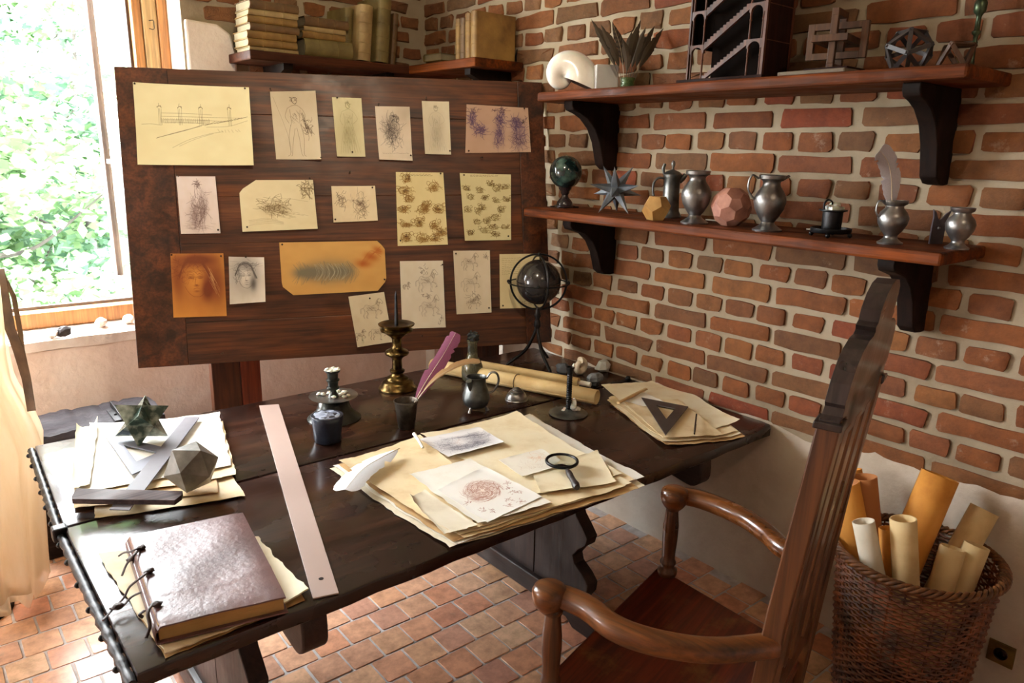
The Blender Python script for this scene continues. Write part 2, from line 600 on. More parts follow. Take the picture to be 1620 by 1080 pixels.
for kind in ('brick', 'brick_rough'):
    rest = [(me, loc, sc) for area, me, loc, sc, tw in cand[296:] if me.materials[0] == M[kind]]
    if rest: join_blocks(rest, wall_right, 'far_bricks', M[kind], ROTR)

# bricks of the back wall, above and beside the book shelf
for c in range(15):
    z = 1.815 + .085 * c
    if z > 3.0: break
    stretch = (c % 2 == 0); pitch = .314 if stretch else .157
    for i in range(12):
        x = -.11 - (pitch / 2 if stretch else .0) - i * pitch + rnd.uniform(-.01, .01)
        if x < -1.38: continue
        if x < -1.1 and z < 2.47: continue
        if z < 2.0: continue
        me = rnd.choice((ST if stretch else HD)['brick_rough'])
        o = bpy.data.objects.new('brick', me); COL.objects.link(o); o.parent = wall_back
        o.location = (x, -.006, z); o.rotation_euler = (0, rnd.uniform(-.02, .02), PI)
        o.scale = (rnd.uniform(.92, 1.0), rnd.uniform(.7, 1.5), rnd.uniform(.9, 1.05))


# floor tiles 13.1 x 13.4 cm in running bond along x
def tile_mesh(seed):
    q = random.Random(seed)
    a, b, h = .0612, .0625, .0095
    j = lambda: q.uniform(-.0015, .0015)
    c = .005
    out = [(-a + c, -b), (a - c, -b), (a, -b + c), (a, b - c), (a - c, b), (-a + c, b), (-a, b - c), (-a, -b + c)]
    lo = [(x + j(), y + j(), -.012) for x, y in out]
    mi = [(x, y, -.0012) for x, y, z in lo]
    hi = [(x * .985, y * .985, 0.0) for x, y, z in lo]
    n = 8
    fs = [(i, (i + 1) % n, n + (i + 1) % n, n + i) for i in range(n)] + [(n + i, n + (i + 1) % n, 2 * n + (i + 1) % n, 2 * n + i) for i in range(n)]
    fs.append(tuple(range(16, 24)))
    return G().add(lo + mi + hi, fs).mesh('tile', M['tile'], 40)


TL = [tile_mesh(i) for i in range(8)]
tc = []
for jr in range(-16, 34):
    y = -1.808 - .1338 * jr
    for i in range(-2, 34):
        x = -.065 - .1312 * i + (.066 if jr % 2 else 0) + .0
        if x > -.01 or y > -.02 or y < -6.1 or x < XL + .06: continue
        d = np.array((x, y, 0)) - CAM
        hidden = not inview((x, y, 0), 40) or (-2.3 < x < -.1 and -1.1 < y < -.1)
        tc.append(((0 if not hidden else 1), -abs(d[2]) / (np.linalg.norm(d) ** 3), rnd.choice(TL), Vector((x + rnd.uniform(-.001, .001), y + rnd.uniform(-.001, .001), rnd.uniform(-.0012, .0008))), (1, 1, 1)))


def near_visible(P):
    """rank by whether the table top or the chair hides the tile"""
    d = np.array(P) - CAM
    t = (.77 - CAM[2]) / d[2]; Q = CAM + d * t
    return 1 if (-2.46 < Q[0] < 0 and -2.62 < Q[1] < -1.1) else 0


tc.sort(key=lambda t: (t[0], near_visible(t[3]), t[1]))
for _h, _a, me, loc, sc in tc[:298]:
    o = bpy.data.objects.new('tile', me); COL.objects.link(o); o.parent = floor
    o.location = loc; o.rotation_euler = (rnd.uniform(-.004, .004), rnd.uniform(-.004, .004), rnd.uniform(-.006, .006))
rest = [(t[2], t[3], t[4]) for t in tc[298:]]
if rest: join_blocks(rest, floor, 'hidden_tiles', M['tile'], Matrix.Identity(4))
print('bricks', len(cand), 'tiles', len(tc))

# ------------------------------------------------------------------ window
FY = .25
win = bpy.data.objects.new('window_1', None); COL.objects.link(win); win['kind'] = 'structure'
win.location = (WX1, FY, WZ0)
g = G()
g.box((WX1 - .045, FY - .03, WZ0), (WX1, FY + .09, WZ1))
part(win, 'frame_post', g, M['pine'], bevel=.006, world=True)
g = G(); g.box((WX1 - .115, FY - .01, WZ0 + .05), (WX1 - .047, FY + .07, WZ1 - .05))
part(win, 'frame_reveal', g, M['pine_pale'], bevel=.004, world=True, label='pale inner face of the frame')
g = G(); g.box((WX1 - .165, FY + .0, WZ0 + .05), (WX1 - .117, FY + .09, WZ1 - .05))
part(win, 'stop_bead', g, M['pine'], bevel=.008, world=True)
g = G(); g.box((WX0, FY - .03, WZ0), (WX0 + .12, FY + .09, WZ1)); part(win, 'frame_post', g, M['pine'], bevel=.006, world=True)
g = G(); g.box((WX0 + .1, FY - .02, WZ0 + .008), (WX1 - .046, FY + .08, WZ0 + .09)); part(win, 'bottom_rail', g, M['pine'], bevel=.008, world=True)
g = G(); g.box((WX0 + .1, FY + .082, WZ0 + .06), (WX1 - .05, FY + .11, WZ0 + .105)); part(win, 'weather_bar', g, plain('grey_aluminium', (120, 120, 124), (90, 90, 94), .4, .6), world=True, label='grey weather bar')
g = G(); g.box((WX0 + .1, FY - .03, WZ1 - .09), (WX1 - .046, FY + .09, WZ1)); part(win, 'top_rail', g, M['pine'], bevel=.006, world=True)
# wire hook on the frame
hk = ony(238, 40, FY - .03)
g = G().tube([hk + Vector((-.006, 0, .022)), hk + Vector((.012, -.004, .026)), hk + Vector((.016, -.006, .02)), hk + Vector((.016, -.006, -.014)), hk + Vector((.010, -.004, -.02)), hk + Vector((-.008, 0, -.016))], .0022, 6)
part(win, 'hook', g, M['iron'], smooth=60, world=True)
# casement swung outwards on the right hand side
hx, hy = WX1 - .16, FY + .05
ang = R(84)
cd = Vector((-math.cos(ang), math.sin(ang), 0)); cn = Vector((-cd.y, cd.x, 0))
Mc = Matrix(((cd.x, cn.x, 0, hx), (cd.y, cn.y, 0, hy), (0, 0, 1, 0), (0, 0, 0, 1)))
wz0, wz1, cw = WZ0 + .08, WZ1 - .06, .64
cas = []
for lo, hi in (((0, -.02, wz0), (.06, .02, wz1)), ((cw - .06, -.02, wz0), (cw, .02, wz1)), ((.06, -.02, wz0), (cw - .06, .02, wz0 + .07)), ((.06, -.02, wz1 - .06), (cw - .06, .02, wz1)), ((.06, -.012, 1.72), (cw - .06, .012, 1.75))):
    part(win, 'casement_bar', G().box(lo, hi, Mc), plain('casement_brown', (86, 66, 56), (58, 44, 38), .5) if not cas else cas[0], bevel=.004, world=True)
    if not cas: cas.append(bpy.data.materials['casement_brown'])
mg, nt, b = nodes('window_glass')
setp(b, Base_Color=(.95, 1, .98, 1), Roughness=.02, Transmission_Weight=1.0, IOR=1.3)
M['glass'] = mg
part(win, 'pane', G().box((.06, -.002, wz0 + .07), (cw - .06, .002, wz1 - .06), Mc), mg, world=True)

# sill: whitewashed rubble ledge
g = G(); n = 26
vs = []
for i in range(n + 1):
    x = WX0 + (WX1 - WX0) * i / n
    fr = -.018 + rnd.uniform(-.012, .01)
    vs += [(x, FY - .03, WZ0 + .008), (x, .1, WZ0 + .004 + rnd.uniform(-.004, .004)), (x, fr, WZ0 - .004 + rnd.uniform(-.006, .004)), (x, fr + .008, WZ0 - .045 + rnd.uniform(-.012, .004)), (x, .01, WZ0 - .06)]
fs = []
for i in range(n):
    for k in range(4):
        a = 5 * i + k; fs.append((a, a + 5, a + 6, a + 1))
g.add(vs, fs)
sill = struct('trim_1', g, M['plaster_white'], smooth=30)

# ------------------------------------------------------------------ table
TZ = .77
table = thing('trestle_table', 'long dark wooden trestle table with two-leaf top against the brick wall', 'table', (-1.23, -1.87, 0))


def leaf(y0, y1, seed, xl0, xl1, near):
    """one table leaf, slightly worn outline; y0 < y1"""
    q = random.Random(seed)
    out = []
    n = 30
    for i in range(n + 1):                   # near edge left -> right
        t = i / n; x = xl0 + (-.012 - xl0) * t
        out.append((x, y0 + (q.uniform(-.004, .004) if near else q.uniform(-.0015, .0015))))
    if near:
        out[-1] = (-.045, y0); out.append((-.016, y0 + .02)); out.append((-.008, y0 + .06))
    out.append((-.008, y1))
    for i in range(n):
        t = i / n; out.append((-.012 + (xl1 + .012) * t, y1 + q.uniform(-.0015, .0015)))
    out.append((xl1, y1))
    g = G(); m = len(out)
    vs = []
    for k, (dz, ins) in enumerate(((-.046, .010), (-.038, .0), (-.008, 0.0), (-.002, .002), (0, .007))):
        cx, cy = (xl0 - .01) / 2, (y0 + y1) / 2
        for x, y in out:
            vs.append((x + ins * (1 if x < cx else -1), y + ins * (1 if y < cy else -1), TZ + dz))
    fs = [tuple(range(m - 1, -1, -1)), tuple(range(4 * m, 5 * m))]
    for r in range(4):
        for i in range(m):
            k = (i + 1) % m; fs.append((r * m + i, r * m + k, (r + 1) * m + k, (r + 1) * m + i))
    return g.add(vs, fs)


part(table, 'table_leaf', leaf(-2.625, -1.848, 3, -2.440, -2.445, True), M['table'], 40, world=True)
part(table, 'table_leaf', leaf(-1.836, -1.105, 4, -2.445, -2.420, False), M['table'], 40, world=True)
# carved wooden edge on the left end, small lumps; iron black carries its shade
for y0, y1, x0, x1 in ((-2.63, -1.86, -2.452, -2.457), (-1.82, -1.10, -2.457, -2.432)):
    pts = [Vector((x0 + (x1 - x0) * k / 40, y0 + (y1 - y0) * k / 40, TZ - .020)) for k in range(41)]
    g = G().tube(pts, [.0112 + .0018 * math.sin(k * 1.9) + .001 * (k % 3) for k in range(41)], 8)
    st = part(table, 'end_strip', g, M['iron'], 60, world=True, label='knobbly carved strip on the table end, coloured dark for shade')
    for k in (4, 11, 18, 25, 32, 38):
        part(st, 'stud', G().ball(pts[k] + Vector((-.012, 0, -.004)), .0085, 8, 5), M['iron'], 60, world=True)
g = G().box((-2.478, -1.862, TZ - .034), (-2.438, -1.822, TZ + .006))
part(table, 'hinge_knuckle', g, M['iron'], bevel=.006, world=True, label='black iron hinge at the seam')
g = G().box((-.16, -1.862, TZ + .0015), (-.035, -1.838, TZ + .007)); g.ball((-.05, -1.85, TZ + .012), .014, 10, 6)
part(table, 'iron_latch', g, M['iron'], 40, world=True, label='black iron latch over the seam')


def trestle(x, sgn):
    prof = [(0, .0), (0, .0)]
    y0 = -2.33
    pr = []
    # scalloped front profile from foot to top (y offset from y0, z)
    zz = [.10, .14, .17, .21, .24, .27, .30, .335, .37, .405, .44, .475, .50, .53, .56, .59, .62, .66, .70]
    yy = [0.0, -.02, -.04, -.045, -.015, .035, .045, .02, -.02, -.03, .0, .035, .045, .015, -.03, -.045, -.03, -.05, -.075]
    front = [(y0 + b, a) for a, b in zip(zz, yy)]
    back = [(-1.40 - b, a) for a, b in zip(zz, yy)][::-1]
    out = front + back
    Mx = Matrix(((0, 0, 1, x), (1, 0, 0, 0), (0, 1, 0, 0), (0, 0, 0, 1)))
    # three vertical planks, split with real gaps
    cuts = [(-9, -2.06), (-2.056, -1.70), (-1.696, 9)]
    for a, b in cuts:
        pl = [(max(a, min(b, y)), z) for y, z in out]
        cl = []
        for p in pl:
            if not cl or (abs(cl[-1][0] - p[0]) + abs(cl[-1][1] - p[1])) > 1e-5: cl.append(p)
        if abs(a) < 8 and abs(b) < 8: cl = [(a, .10), (a, .70), (b, .70), (b, .10)]
        elif a < -8: cl = front + [(b, .70), (b, .10)]
        else: cl = [(a, .10), (a, .70)] + back
        g = G().prism(cl, -.028, .028, Mx)
        part(table, 'trestle_plank', g, M['table_dark'], 40, bevel=.003, world=True)
    fo = [(-2.46, .0), (-2.46, .05), (-2.44, .085), (-2.40, .10), (-2.36, .09), (-2.33, .115), (-1.38, .115), (-1.33, .09), (-1.28, .10), (-1.24, .07), (-1.22, .0),
          (-1.36, .0), (-1.40, .03), (-2.28, .03), (-2.32, .0)]
    Mf = Matrix(((0, 0, 1, x), (1, 0, 0, 0), (0, 1, 0, 0), (0, 0, 0, 1)))
    part(table, 'foot', G().prism(fo, -.05, .05, Mf), M['table_y'], 40, bevel=.006, world=True)


trestle(-.79, 1)
trestle(-2.10, -1)
g = G().box((-2.07, -1.90, .32), (-.82, -1.86, .44)); part(table, 'stretcher', g, M['table'], bevel=.006, world=True)
for xb in (-2.035, -.44):
    pr = [(-2.60, .722), (-2.605, .68)] + [(-2.555 + .05 * math.cos(R(a)), .655 + .05 * math.sin(R(a))) for a in range(190, 281, 18)] + [(-2.45, .62), (-1.2, .62), (-1.2, .722)]
    Mx = Matrix(((0, 0, 1, xb), (1, 0, 0, 0), (0, 1, 0, 0), (0, 0, 0, 1)))
    part(table, 'batten', G().prism(pr, -.035, .035, Mx), M['table_y'], 40, bevel=.006, world=True)
for xb in (-2.10, -.79):
    part(table, 'top_rail', G().box((xb - .04, -2.40, .69), (xb + .04, -1.3, .724)), M['table_y'], bevel=.004, world=True)
part(table, 'cross_rail', G().box((-2.2, -2.52, .672), (-.15, -2.47, .722)), M['table'], bevel=.004, world=True)

# ------------------------------------------------------------------ easel board
BC = Vector((-.981, -.848, 1.519)); BW, BH = 1.993, 1.342
_y, _t, _r = R(-23.4), R(10.4), R(.6)
_X = Vector((math.cos(_y), math.sin(_y), 0)); _N = Vector((-math.sin(_y), math.cos(_y), 0)); _Z = Vector((0, 0, 1))
_U = math.cos(_t) * _Z + math.sin(_t) * _N
BX = (math.cos(_r) * _X + math.sin(_r) * _U); BU = (-math.sin(_r) * _X + math.cos(_r) * _U); BN = BX.cross(BU)   # BN towards the room
easel = thing('easel_board', 'large dark plank board leaning on wooden posts behind the table, covered in pinned drawings', 'easel', (BC.x, BC.y, 0))
MB_ = Matrix(((BX.x, BU.x, BN.x, BC.x), (BX.y, BU.y, BN.y, BC.y), (BX.z, BU.z, BN.z, BC.z), (0, 0, 0, 1)))


def bpart(name, g, mat, **kw):
    """geometry in board space (u, v, out) -> child object oriented with the board"""
    me = g.mesh(name, mat, kw.get('smooth', 0))
    o = bpy.data.objects.new(name, me); COL.objects.link(o); o.parent = kw.get('parent', easel)
    o.matrix_parent_inverse = Matrix.Identity(4)
    o.matrix_basis = Matrix.Translation(-easel.location) @ MB_
    if 'label' in kw: o['label'] = kw['label']
    return bev(o, kw.get('bevel', 0))


hw, hh = BW / 2, BH / 2
bpart('side_batten', G().box((-hw, -hh, -.035), (-hw + .215, hh, 0)), M['board_v'], bevel=.003)
bpart('side_batten', G().box((hw - .135, -hh, -.035), (hw, hh, 0)), M['board_v'], bevel=.003)
vf = [0, .145, .425, .585, .855, 1.0]
for a, b in zip(vf[:-1], vf[1:]):
    d = rnd.uniform(-.0025, -.0006)
    bpart('plank', G().box((-hw + .2151, hh - b * BH + .0001, -.032), (hw - .1351, hh - a * BH - .0001, d)), M['board'], bevel=.0028)
# easel posts behind the board
PM = M['board_v']; PR = wood('easel_post_red', (128, 58, 30), (84, 30, 16), 'z', .4, .15)


def post(px0, px1, py, y, depth, mat, ztop):
    a = ony(px0, py, y); b = ony(px1, py, y)
    g = G().box((a.x, y, 0), (b.x, y + depth, ztop))
    part(easel, 'post', g, mat, bevel=.004, world=True)


post(337, 381, 610, -.44, .05, PM, 1.75)
post(383, 414, 610, -.44, .04, PR, 1.7)
post(695, 790, 560, -.86, .05, M['board_v'], 1.7)
part(easel, 'foot_rail', G().box((-1.66, -.385, .02), (-.2, -.33, .10)), M['table'], bevel=.005, world=True)

# ------------------------------------------------------------------ drawn sheets: sketches rasterised with numpy
RS = np.random.RandomState(5)


class Cv:
    def __init__(s, w, h, base, stain=(.86, .80, .68), st=.25, seed=1):
        s.w, s.h = w, h; s.r = np.random.RandomState(seed)
        s.c = np.ones((h, w, 3)) * np.array(base) / 255.
        n = s.low(6) * .6 + s.low(14) * .4
        s.c *= 1 - st * n[..., None] * (1 - np.array(stain))
        s.D = np.zeros((h, w)); s.ink = np.array((70, 52, 38)) / 255.
        s.layers = []

    def low(s, k):
        a = s.r.rand(k + 2, k + 2)
        yy = np.linspace(0, k, s.h); xx = np.linspace(0, k, s.w)
        y0 = yy.astype(int); x0 = xx.astype(int); fy = (yy - y0)[:, None]; fx = (xx - x0)[None, :]
        fy = fy * fy * (3 - 2 * fy); fx = fx * fx * (3 - 2 * fx)
        A = a[np.ix_(y0, x0)]; B = a[np.ix_(y0, x0 + 1)]; Cc = a[np.ix_(y0 + 1, x0)]; Dd = a[np.ix_(y0 + 1, x0 + 1)]
        return (A * (1 - fx) + B * fx) * (1 - fy) + (Cc * (1 - fx) + Dd * fx) * fy

    def line(s, pts, k=.5, wob=.004, n=None):
        """pts in 0..1 (x, y down)"""
        P = np.array(pts, float); P = P + s.r.randn(*P.shape) * wob
        if len(P) > 2:                                           # Catmull-Rom
            Q = np.vstack([2 * P[0] - P[1], P, 2 * P[-1] - P[-2]]); out = []
            for i in range(1, len(Q) - 2):
                t = np.linspace(0, 1, 14)[:, None]
                a, b, c, d = Q[i - 1], Q[i], Q[i + 1], Q[i + 2]
                out.append(.5 * (2 * b + (c - a) * t + (2 * a - 5 * b + 4 * c - d) * t ** 2 + (3 * b - a - 3 * c + d) * t ** 3))
            P = np.vstack(out)
        for a, b in zip(P[:-1], P[1:]):
            L = math.hypot((b[0] - a[0]) * s.w, (b[1] - a[1]) * s.h)
            m = max(2, int(L * 1.6)); t = np.linspace(0, 1, m)[:, None]
            q = a + (b - a) * t; s.dots(q, k * .92)

    def dots(s, q, k):
        x = q[:, 0] * s.w; y = q[:, 1] * s.h
        for dx in (0, 1):
            for dy in (0, 1):
                xi = np.floor(x - .5).astype(int) + dx; yi = np.floor(y - .5).astype(int) + dy
                wgt = np.clip(1 - abs(x - .5 - xi), 0, 1) * np.clip(1 - abs(y - .5 - yi), 0, 1) * k
                ok = (xi >= 0) & (xi < s.w) & (yi >= 0) & (yi < s.h)
                np.add.at(s.D, (yi[ok], xi[ok]), wgt[ok])

    def soft(s, cx, cy, rx, ry, k, rot=0.0):
        yy, xx = np.mgrid[0:s.h, 0:s.w]; u = xx / s.w - cx; v = yy / s.h - cy
        c, sn = math.cos(rot), math.sin(rot)
        a = (u * c + v * sn) / rx; b = (-u * sn + v * c) / ry
        s.D += k * np.exp(-(a * a + b * b))

    def curl(s, cx, cy, rx, ry, n=14, k=.6, size=.3):
        """tangle of short curved strokes filling an ellipse"""
        for _ in range(n):
            a = s.r.rand() * 2 * PI; rr = math.sqrt(s.r.rand())
            x, y = cx + rx * rr * math.cos(a), cy + ry * rr * math.sin(a)
            th = s.r.rand() * 2 * PI; b = (s.r.rand() - .5) * 4
            p = []
            for j in range(4):
                t = th + b * j / 3
                p.append((x, y)); x += math.cos(t) * rx * size; y += math.sin(t) * ry * size
            s.line(p, k)

    def hatch(s, pts, k=.35, n=18, L=.06, ang=.9):
        P = np.array(pts)
        for _ in range(n):
            w = s.r.dirichlet(np.ones(len(P))); c = w @ P
            d = np.array((math.cos(ang), math.sin(ang))) * L * (.5 + s.r.rand())
            s.line([c - d / 2, c + d / 2], k)

    def ell(s, cx, cy, rx, ry, k=.6, a0=0, a1=360, rot=0, times=1):
        for _ in range(times):
            p = []
            for a in np.linspace(R(a0), R(a1), 12):
                u, v = rx * math.cos(a), ry * math.sin(a)
                p.append((cx + u * math.cos(rot) - v * math.sin(rot), cy + u * math.sin(rot) + v * math.cos(rot)))
            s.line(p, k, .003)

    def figure(s, cx, cy, H, kind=0, k=.6):
        """generic standing figure, cy = feet, H = height (fractions)"""
        a = s.h / s.w; hx = lambda v: cx + v * H * a; hy = lambda v: cy - v * H
        s.ell(hx(0), hy(.93), .045 * H * a, .055 * H, k, times=2)
        s.curl(hx(-.01), hy(.96), .05 * H * a, .04 * H, 10, k * .8)
        s.line([(hx(-.13), hy(.80)), (hx(-.04), hy(.85)), (hx(.04), hy(.85)), (hx(.13), hy(.79))], k)
        s.line([(hx(-.13), hy(.80)), (hx(-.17), hy(.66)), (hx(-.12), hy(.55))], k)
        s.line([(hx(.13), hy(.79)), (hx(.18), hy(.67)), (hx(.09), hy(.58))], k)
        s.line([(hx(-.09), hy(.78)), (hx(-.07), hy(.58)), (hx(-.10), hy(.50))], k); s.line([(hx(.09), hy(.78)), (hx(.07), hy(.58)), (hx(.10), hy(.50))], k)
        s.hatch([(hx(-.1), hy(.78)), (hx(.1), hy(.78)), (hx(.08), hy(.52)), (hx(-.08), hy(.52))], k * .6, 26, .05 * H)
        if kind == 0:
            for sg in (-1, 1):
                s.line([(hx(.09 * sg), hy(.52)), (hx(.13 * sg), hy(.30)), (hx(.12 * sg), hy(.05)), (hx(.16 * sg), hy(0))], k)
                s.line([(hx(.01 * sg), hy(.47)), (hx(.05 * sg), hy(.28)), (hx(.08 * sg), hy(.06)), (hx(.10 * sg), hy(0))], k)
            s.hatch([(hx(.1), hy(.8)), (hx(.3), hy(.35)), (hx(.2), hy(.4)), (hx(.12), hy(.6))], k * .8, 44, .07 * H, 1.2)
            s.curl(hx(.20), hy(.50), .10 * H * a, .13 * H, 24, k * .7)
        else:
            for t in np.linspace(-1, 1, 9):
                s.line([(hx(.08 * t), hy(.52)), (hx(.15 * t), hy(.28)), (hx(.20 * t + .01), hy(.02))], k * .7)
            s.soft(hx(-.03), hy(.3), .14 * H * a, .26 * H, k * .35)
            s.hatch([(hx(-.1), hy(.5)), (hx(.1), hy(.5)), (hx(.2), hy(.03)), (hx(-.2), hy(.03))], k * .5, 50, .07 * H, 1.3)

    def horse(s, cx, cy, Sx, k=.6, flip=1):
        a = s.w / s.h
        f = lambda p: [(cx + x * Sx * flip, cy + y * Sx * a) for x, y in p]
        s.line(f([(-.42, -.05), (-.30, -.20), (-.05, -.14), (.16, -.22), (.28, -.42), (.36, -.52), (.44, -.46), (.52, -.30), (.46, -.26), (.38, -.32), (.34, -.16), (.30, .02), (.22, .10)]), k)
        s.line(f([(.22, .10), (.0, .10), (-.2, .08), (-.28, .14)]), k)
        for pts in ([(-.28, .14), (-.22, .30), (-.30, .42), (-.26, .52)], [(-.40, .0), (-.38, .2), (-.44, .36), (-.40, .52)],
                    [(.14, .10), (.18, .30), (.14, .50), (.20, .52)], [(.24, .06), (.38, .12), (.44, .24), (.36, .32)],
                    [(-.42, -.06), (-.54, .02), (-.56, .26)], [(.16, -.22), (.22, -.40), (.30, -.52)]):
            s.line(f(pts), k); s.line(f([(x + .04, y + .01) for x, y in pts]), k * .6)
        P = f([(-.35, -.1), (.2, -.12), (.22, .08), (-.25, .1)])
        s.hatch(P, k * .45, 30, .09 * Sx, .6)
        s.hatch(f([(.15, -.2), (.3, -.45), (.4, -.35), (.3, -.05)]), k * .5, 22, .07 * Sx, 1.1)

    def text(s, x0, y0, x1, rows, dy, k=.35):
        for r in range(rows):
            y = y0 + r * dy; x = x0
            while x < x1:
                L = .02 + s.r.rand() * .05
                n = max(3, int(L * 60)); t = np.linspace(0, 1, n)
                s.line(np.stack([x + t * L, y + .3 * dy * (s.r.rand(n) - .5)], 1), k, .001)
                x += L + .015

    def face(s, cx, cy, Hd, k=.5, tilt=.25):
        """generic bowed head with soft shading"""
        a = s.h / s.w; rx, ry = Hd * .36 * a, Hd * .5
        s.soft(cx, cy - .06 * Hd, rx * 1.45, ry * 1.3, k * .9, tilt)
        s.D -= 0
        yy, xx = np.mgrid[0:s.h, 0:s.w]; u = xx / s.w - cx + .02; v = yy / s.h - cy - .03
        c, sn = math.cos(tilt), math.sin(tilt)
        m = np.exp(-(((u * c + v * sn) / (rx * .8)) ** 2 + ((-u * sn + v * c) / (ry * .78)) ** 2) ** 1.6)
        s.D *= (1 - .9 * m)
        for t in np.linspace(-.9, .9, 14):
            s.line([(cx - rx * 1.2, cy - ry * .1 + t * .02), (cx - rx * .6, cy - ry * (.85 + .1 * t)), (cx + rx * .4, cy - ry * (.9 + .08 * t)), (cx + rx * (1.1 + .1 * t), cy + ry * .2)], k * .7, .008)
        for ex in (-.32, .30):
            s.line([(cx + rx * (ex - .18), cy - .02 * Hd), (cx + rx * ex, cy + .0 * Hd), (cx + rx * (ex + .18), cy - .02 * Hd)], k * 1.6)
            s.line([(cx + rx * (ex - .2), cy - .10 * Hd), (cx + rx * ex, cy - .12 * Hd), (cx + rx * (ex + .2), cy - .09 * Hd)], k)
            s.soft(cx + rx * ex, cy - .045 * Hd, rx * .2, ry * .07, k * .5)
        s.line([(cx, cy - .03 * Hd), (cx - rx * .10, cy + .14 * Hd), (cx + rx * .06, cy + .16 * Hd)], k)
        s.soft(cx - rx * .0, cy + .17 * Hd, rx * .16, ry * .05, k * .7)
        s.line([(cx - rx * .22, cy + .25 * Hd), (cx, cy + .24 * Hd), (cx + rx * .2, cy + .25 * Hd)], k * 1.5)
        s.soft(cx, cy + .31 * Hd, rx * .18, ry * .05, k * .5)
        s.soft(cx + rx * .7, cy + .3 * Hd, rx * .35, ry * .5, k * .8)
        s.ell(cx, cy + .03 * Hd, rx * .85, ry * .85, k, 20, 160)

    def flush(s, ink):
        """bake accumulated density with an ink colour"""
        d = np.clip(s.D, 0, 1)[..., None] * .92
        s.c = s.c * (1 - d) + np.array(ink) / 255. * d
        s.D[:] = 0
        return s

    def mat(s, name, rough=.75):
        if s.D.any(): s.flush((70, 52, 38))
        im = bpy.data.images.new(name, s.w, s.h)
        px = np.ones((s.h, s.w, 4), np.float32); px[..., :3] = np.clip(s.c, 0, 1)[::-1]
        im.pixels.foreach_set(px.ravel()); im.update(); im.pack()
        m, nt, b = nodes(name)
        t = nd(nt, 'ShaderNodeTexImage'); t.image = im; t.interpolation = 'Linear'
        nt.links.new(t.outputs[0], b.inputs['Base Color'])
        setp(b, Roughness=rough)
        return m


SB = (70, 50, 34)


def sk(fn, w, h, base, **kw):
    c = Cv(w, h, base, **kw); fn(c); return c


def d_castle(c):
    for y, x0, x1 in ((.36, .22, .66), (.40, .22, .9), (.44, .24, .8), (.475, .24, .62), (.50, .05, .22)):
        c.line([(x0, y), ((x0 + x1) / 2, y - .004), (x1, y + .004)], .34, .002)
    for i in range(46):
        x = .22 + .42 * i / 46; c.line([(x, .42 + .01 * (i % 2)), (x, .475)], .35, .002)
    for x in (.21, .38, .56, .81):
        for dx in (-.012, .0, .012): c.line([(x + dx, .30), (x + dx, .50)], .36, .002)
        c.ell(x, .295, .016, .025, .4, 180, 360); c.line([(x, .27), (x, .24)], .4)
    c.line([(.17, .66), (.3, .61), (.45, .55), (.56, .50)], .55); c.line([(.17, .665), (.32, .60), (.56, .505)], .45)
    c.line([(.30, .78), (.45, .68), (.62, .60), (.75, .57)], .3); c.line([(.36, .76), (.5, .68), (.66, .6)], .25)
    for k in range(12): c.line([(.58 + .03 * k, .50 - .008 * k), (.62 + .03 * k, .475 - .008 * k)], .4)
    c.line([(.56, .50), (.75, .45), (.97, .38)], .45); c.line([(.6, .52), (.8, .5), (.97, .44)], .3)
    for k in range(7): c.line([(.70 + .03 * k, .55), (.715 + .03 * k, .58)], .25)
    c.D *= 1.5; c.flush((104, 88, 60))


def d_youth(c): c.soft(.6, .1, .8, .3, .22); c.flush((120, 100, 74)); c.figure(.5, .95, .86, 0, .8); c.line([(.05, .1), (.3, .6), (.38, .9)], .4); c.flush(SB)
def d_robe(col, k):
    def f(c): c.figure(.5, .95, .88, 1, k); c.soft(.5, .5, .3, .3, .2); c.flush(col)
    return f
def d_seated(c):
    c.curl(.46, .45, .22, .24, 120, .6); c.soft(.42, .4, .2, .2, .4); c.ell(.6, .24, .07, .05, .7, times=2); c.curl(.55, .20, .12, .05, 26, .7)
    c.line([(.1, .72), (.5, .5), (.9, .3)], .6); c.line([(.45, .65), (.5, .78), (.42, .84)], .7); c.line([(.55, .62), (.62, .72), (.5, .8)], .7); c.flush((60, 50, 46))
    c.soft(.9, .1, .3, .2, .3); c.text(.15, .86, .85, 1, .05, .3); c.flush((110, 90, 70))
def d_purple(c):
    c.soft(.2, .3, .3, .6, .12); c.flush((90, 60, 60))
    for x, y, rx, ry in ((.12, .3, .06, .14), (.24, .52, .1, .12), (.52, .62, .09, .25), (.55, .28, .07, .14), (.82, .62, .12, .28), (.80, .35, .1, .12)):
        c.curl(x, y, rx, ry, 50, .55); c.soft(x, y, rx * .8, ry * .8, .45)
    c.flush((66, 44, 84)); c.curl(.93, .28, .03, .06, 8, .6); c.line([(.3, .6), (.42, .62)], .5); c.curl(.14, .12, .08, .06, 18, .5); c.curl(.55, .12, .1, .06, 24, .6); c.curl(.84, .75, .12, .14, 30, .5); c.flush((70, 44, 56))
def d_nude(c):
    c.curl(.5, .58, .2, .26, 110, .5); c.soft(.4, .7, .15, .22, .5); c.soft(.62, .5, .1, .2, .4); c.curl(.5, .13, .07, .045, 26, .5, .5); c.soft(.5, .13, .05, .035, .3); c.line([(.45, .2), (.42, .33), (.52, .4)], .7)
    c.line([(.55, .2), (.66, .28), (.86, .27)], .7); c.line([(.56, .24), (.68, .32), (.8, .3)], .6); c.hatch([(.1, .8), (.9, .8), (.9, .95), (.1, .95)], .3, 60, .1, 0.1); c.flush((92, 66, 60))
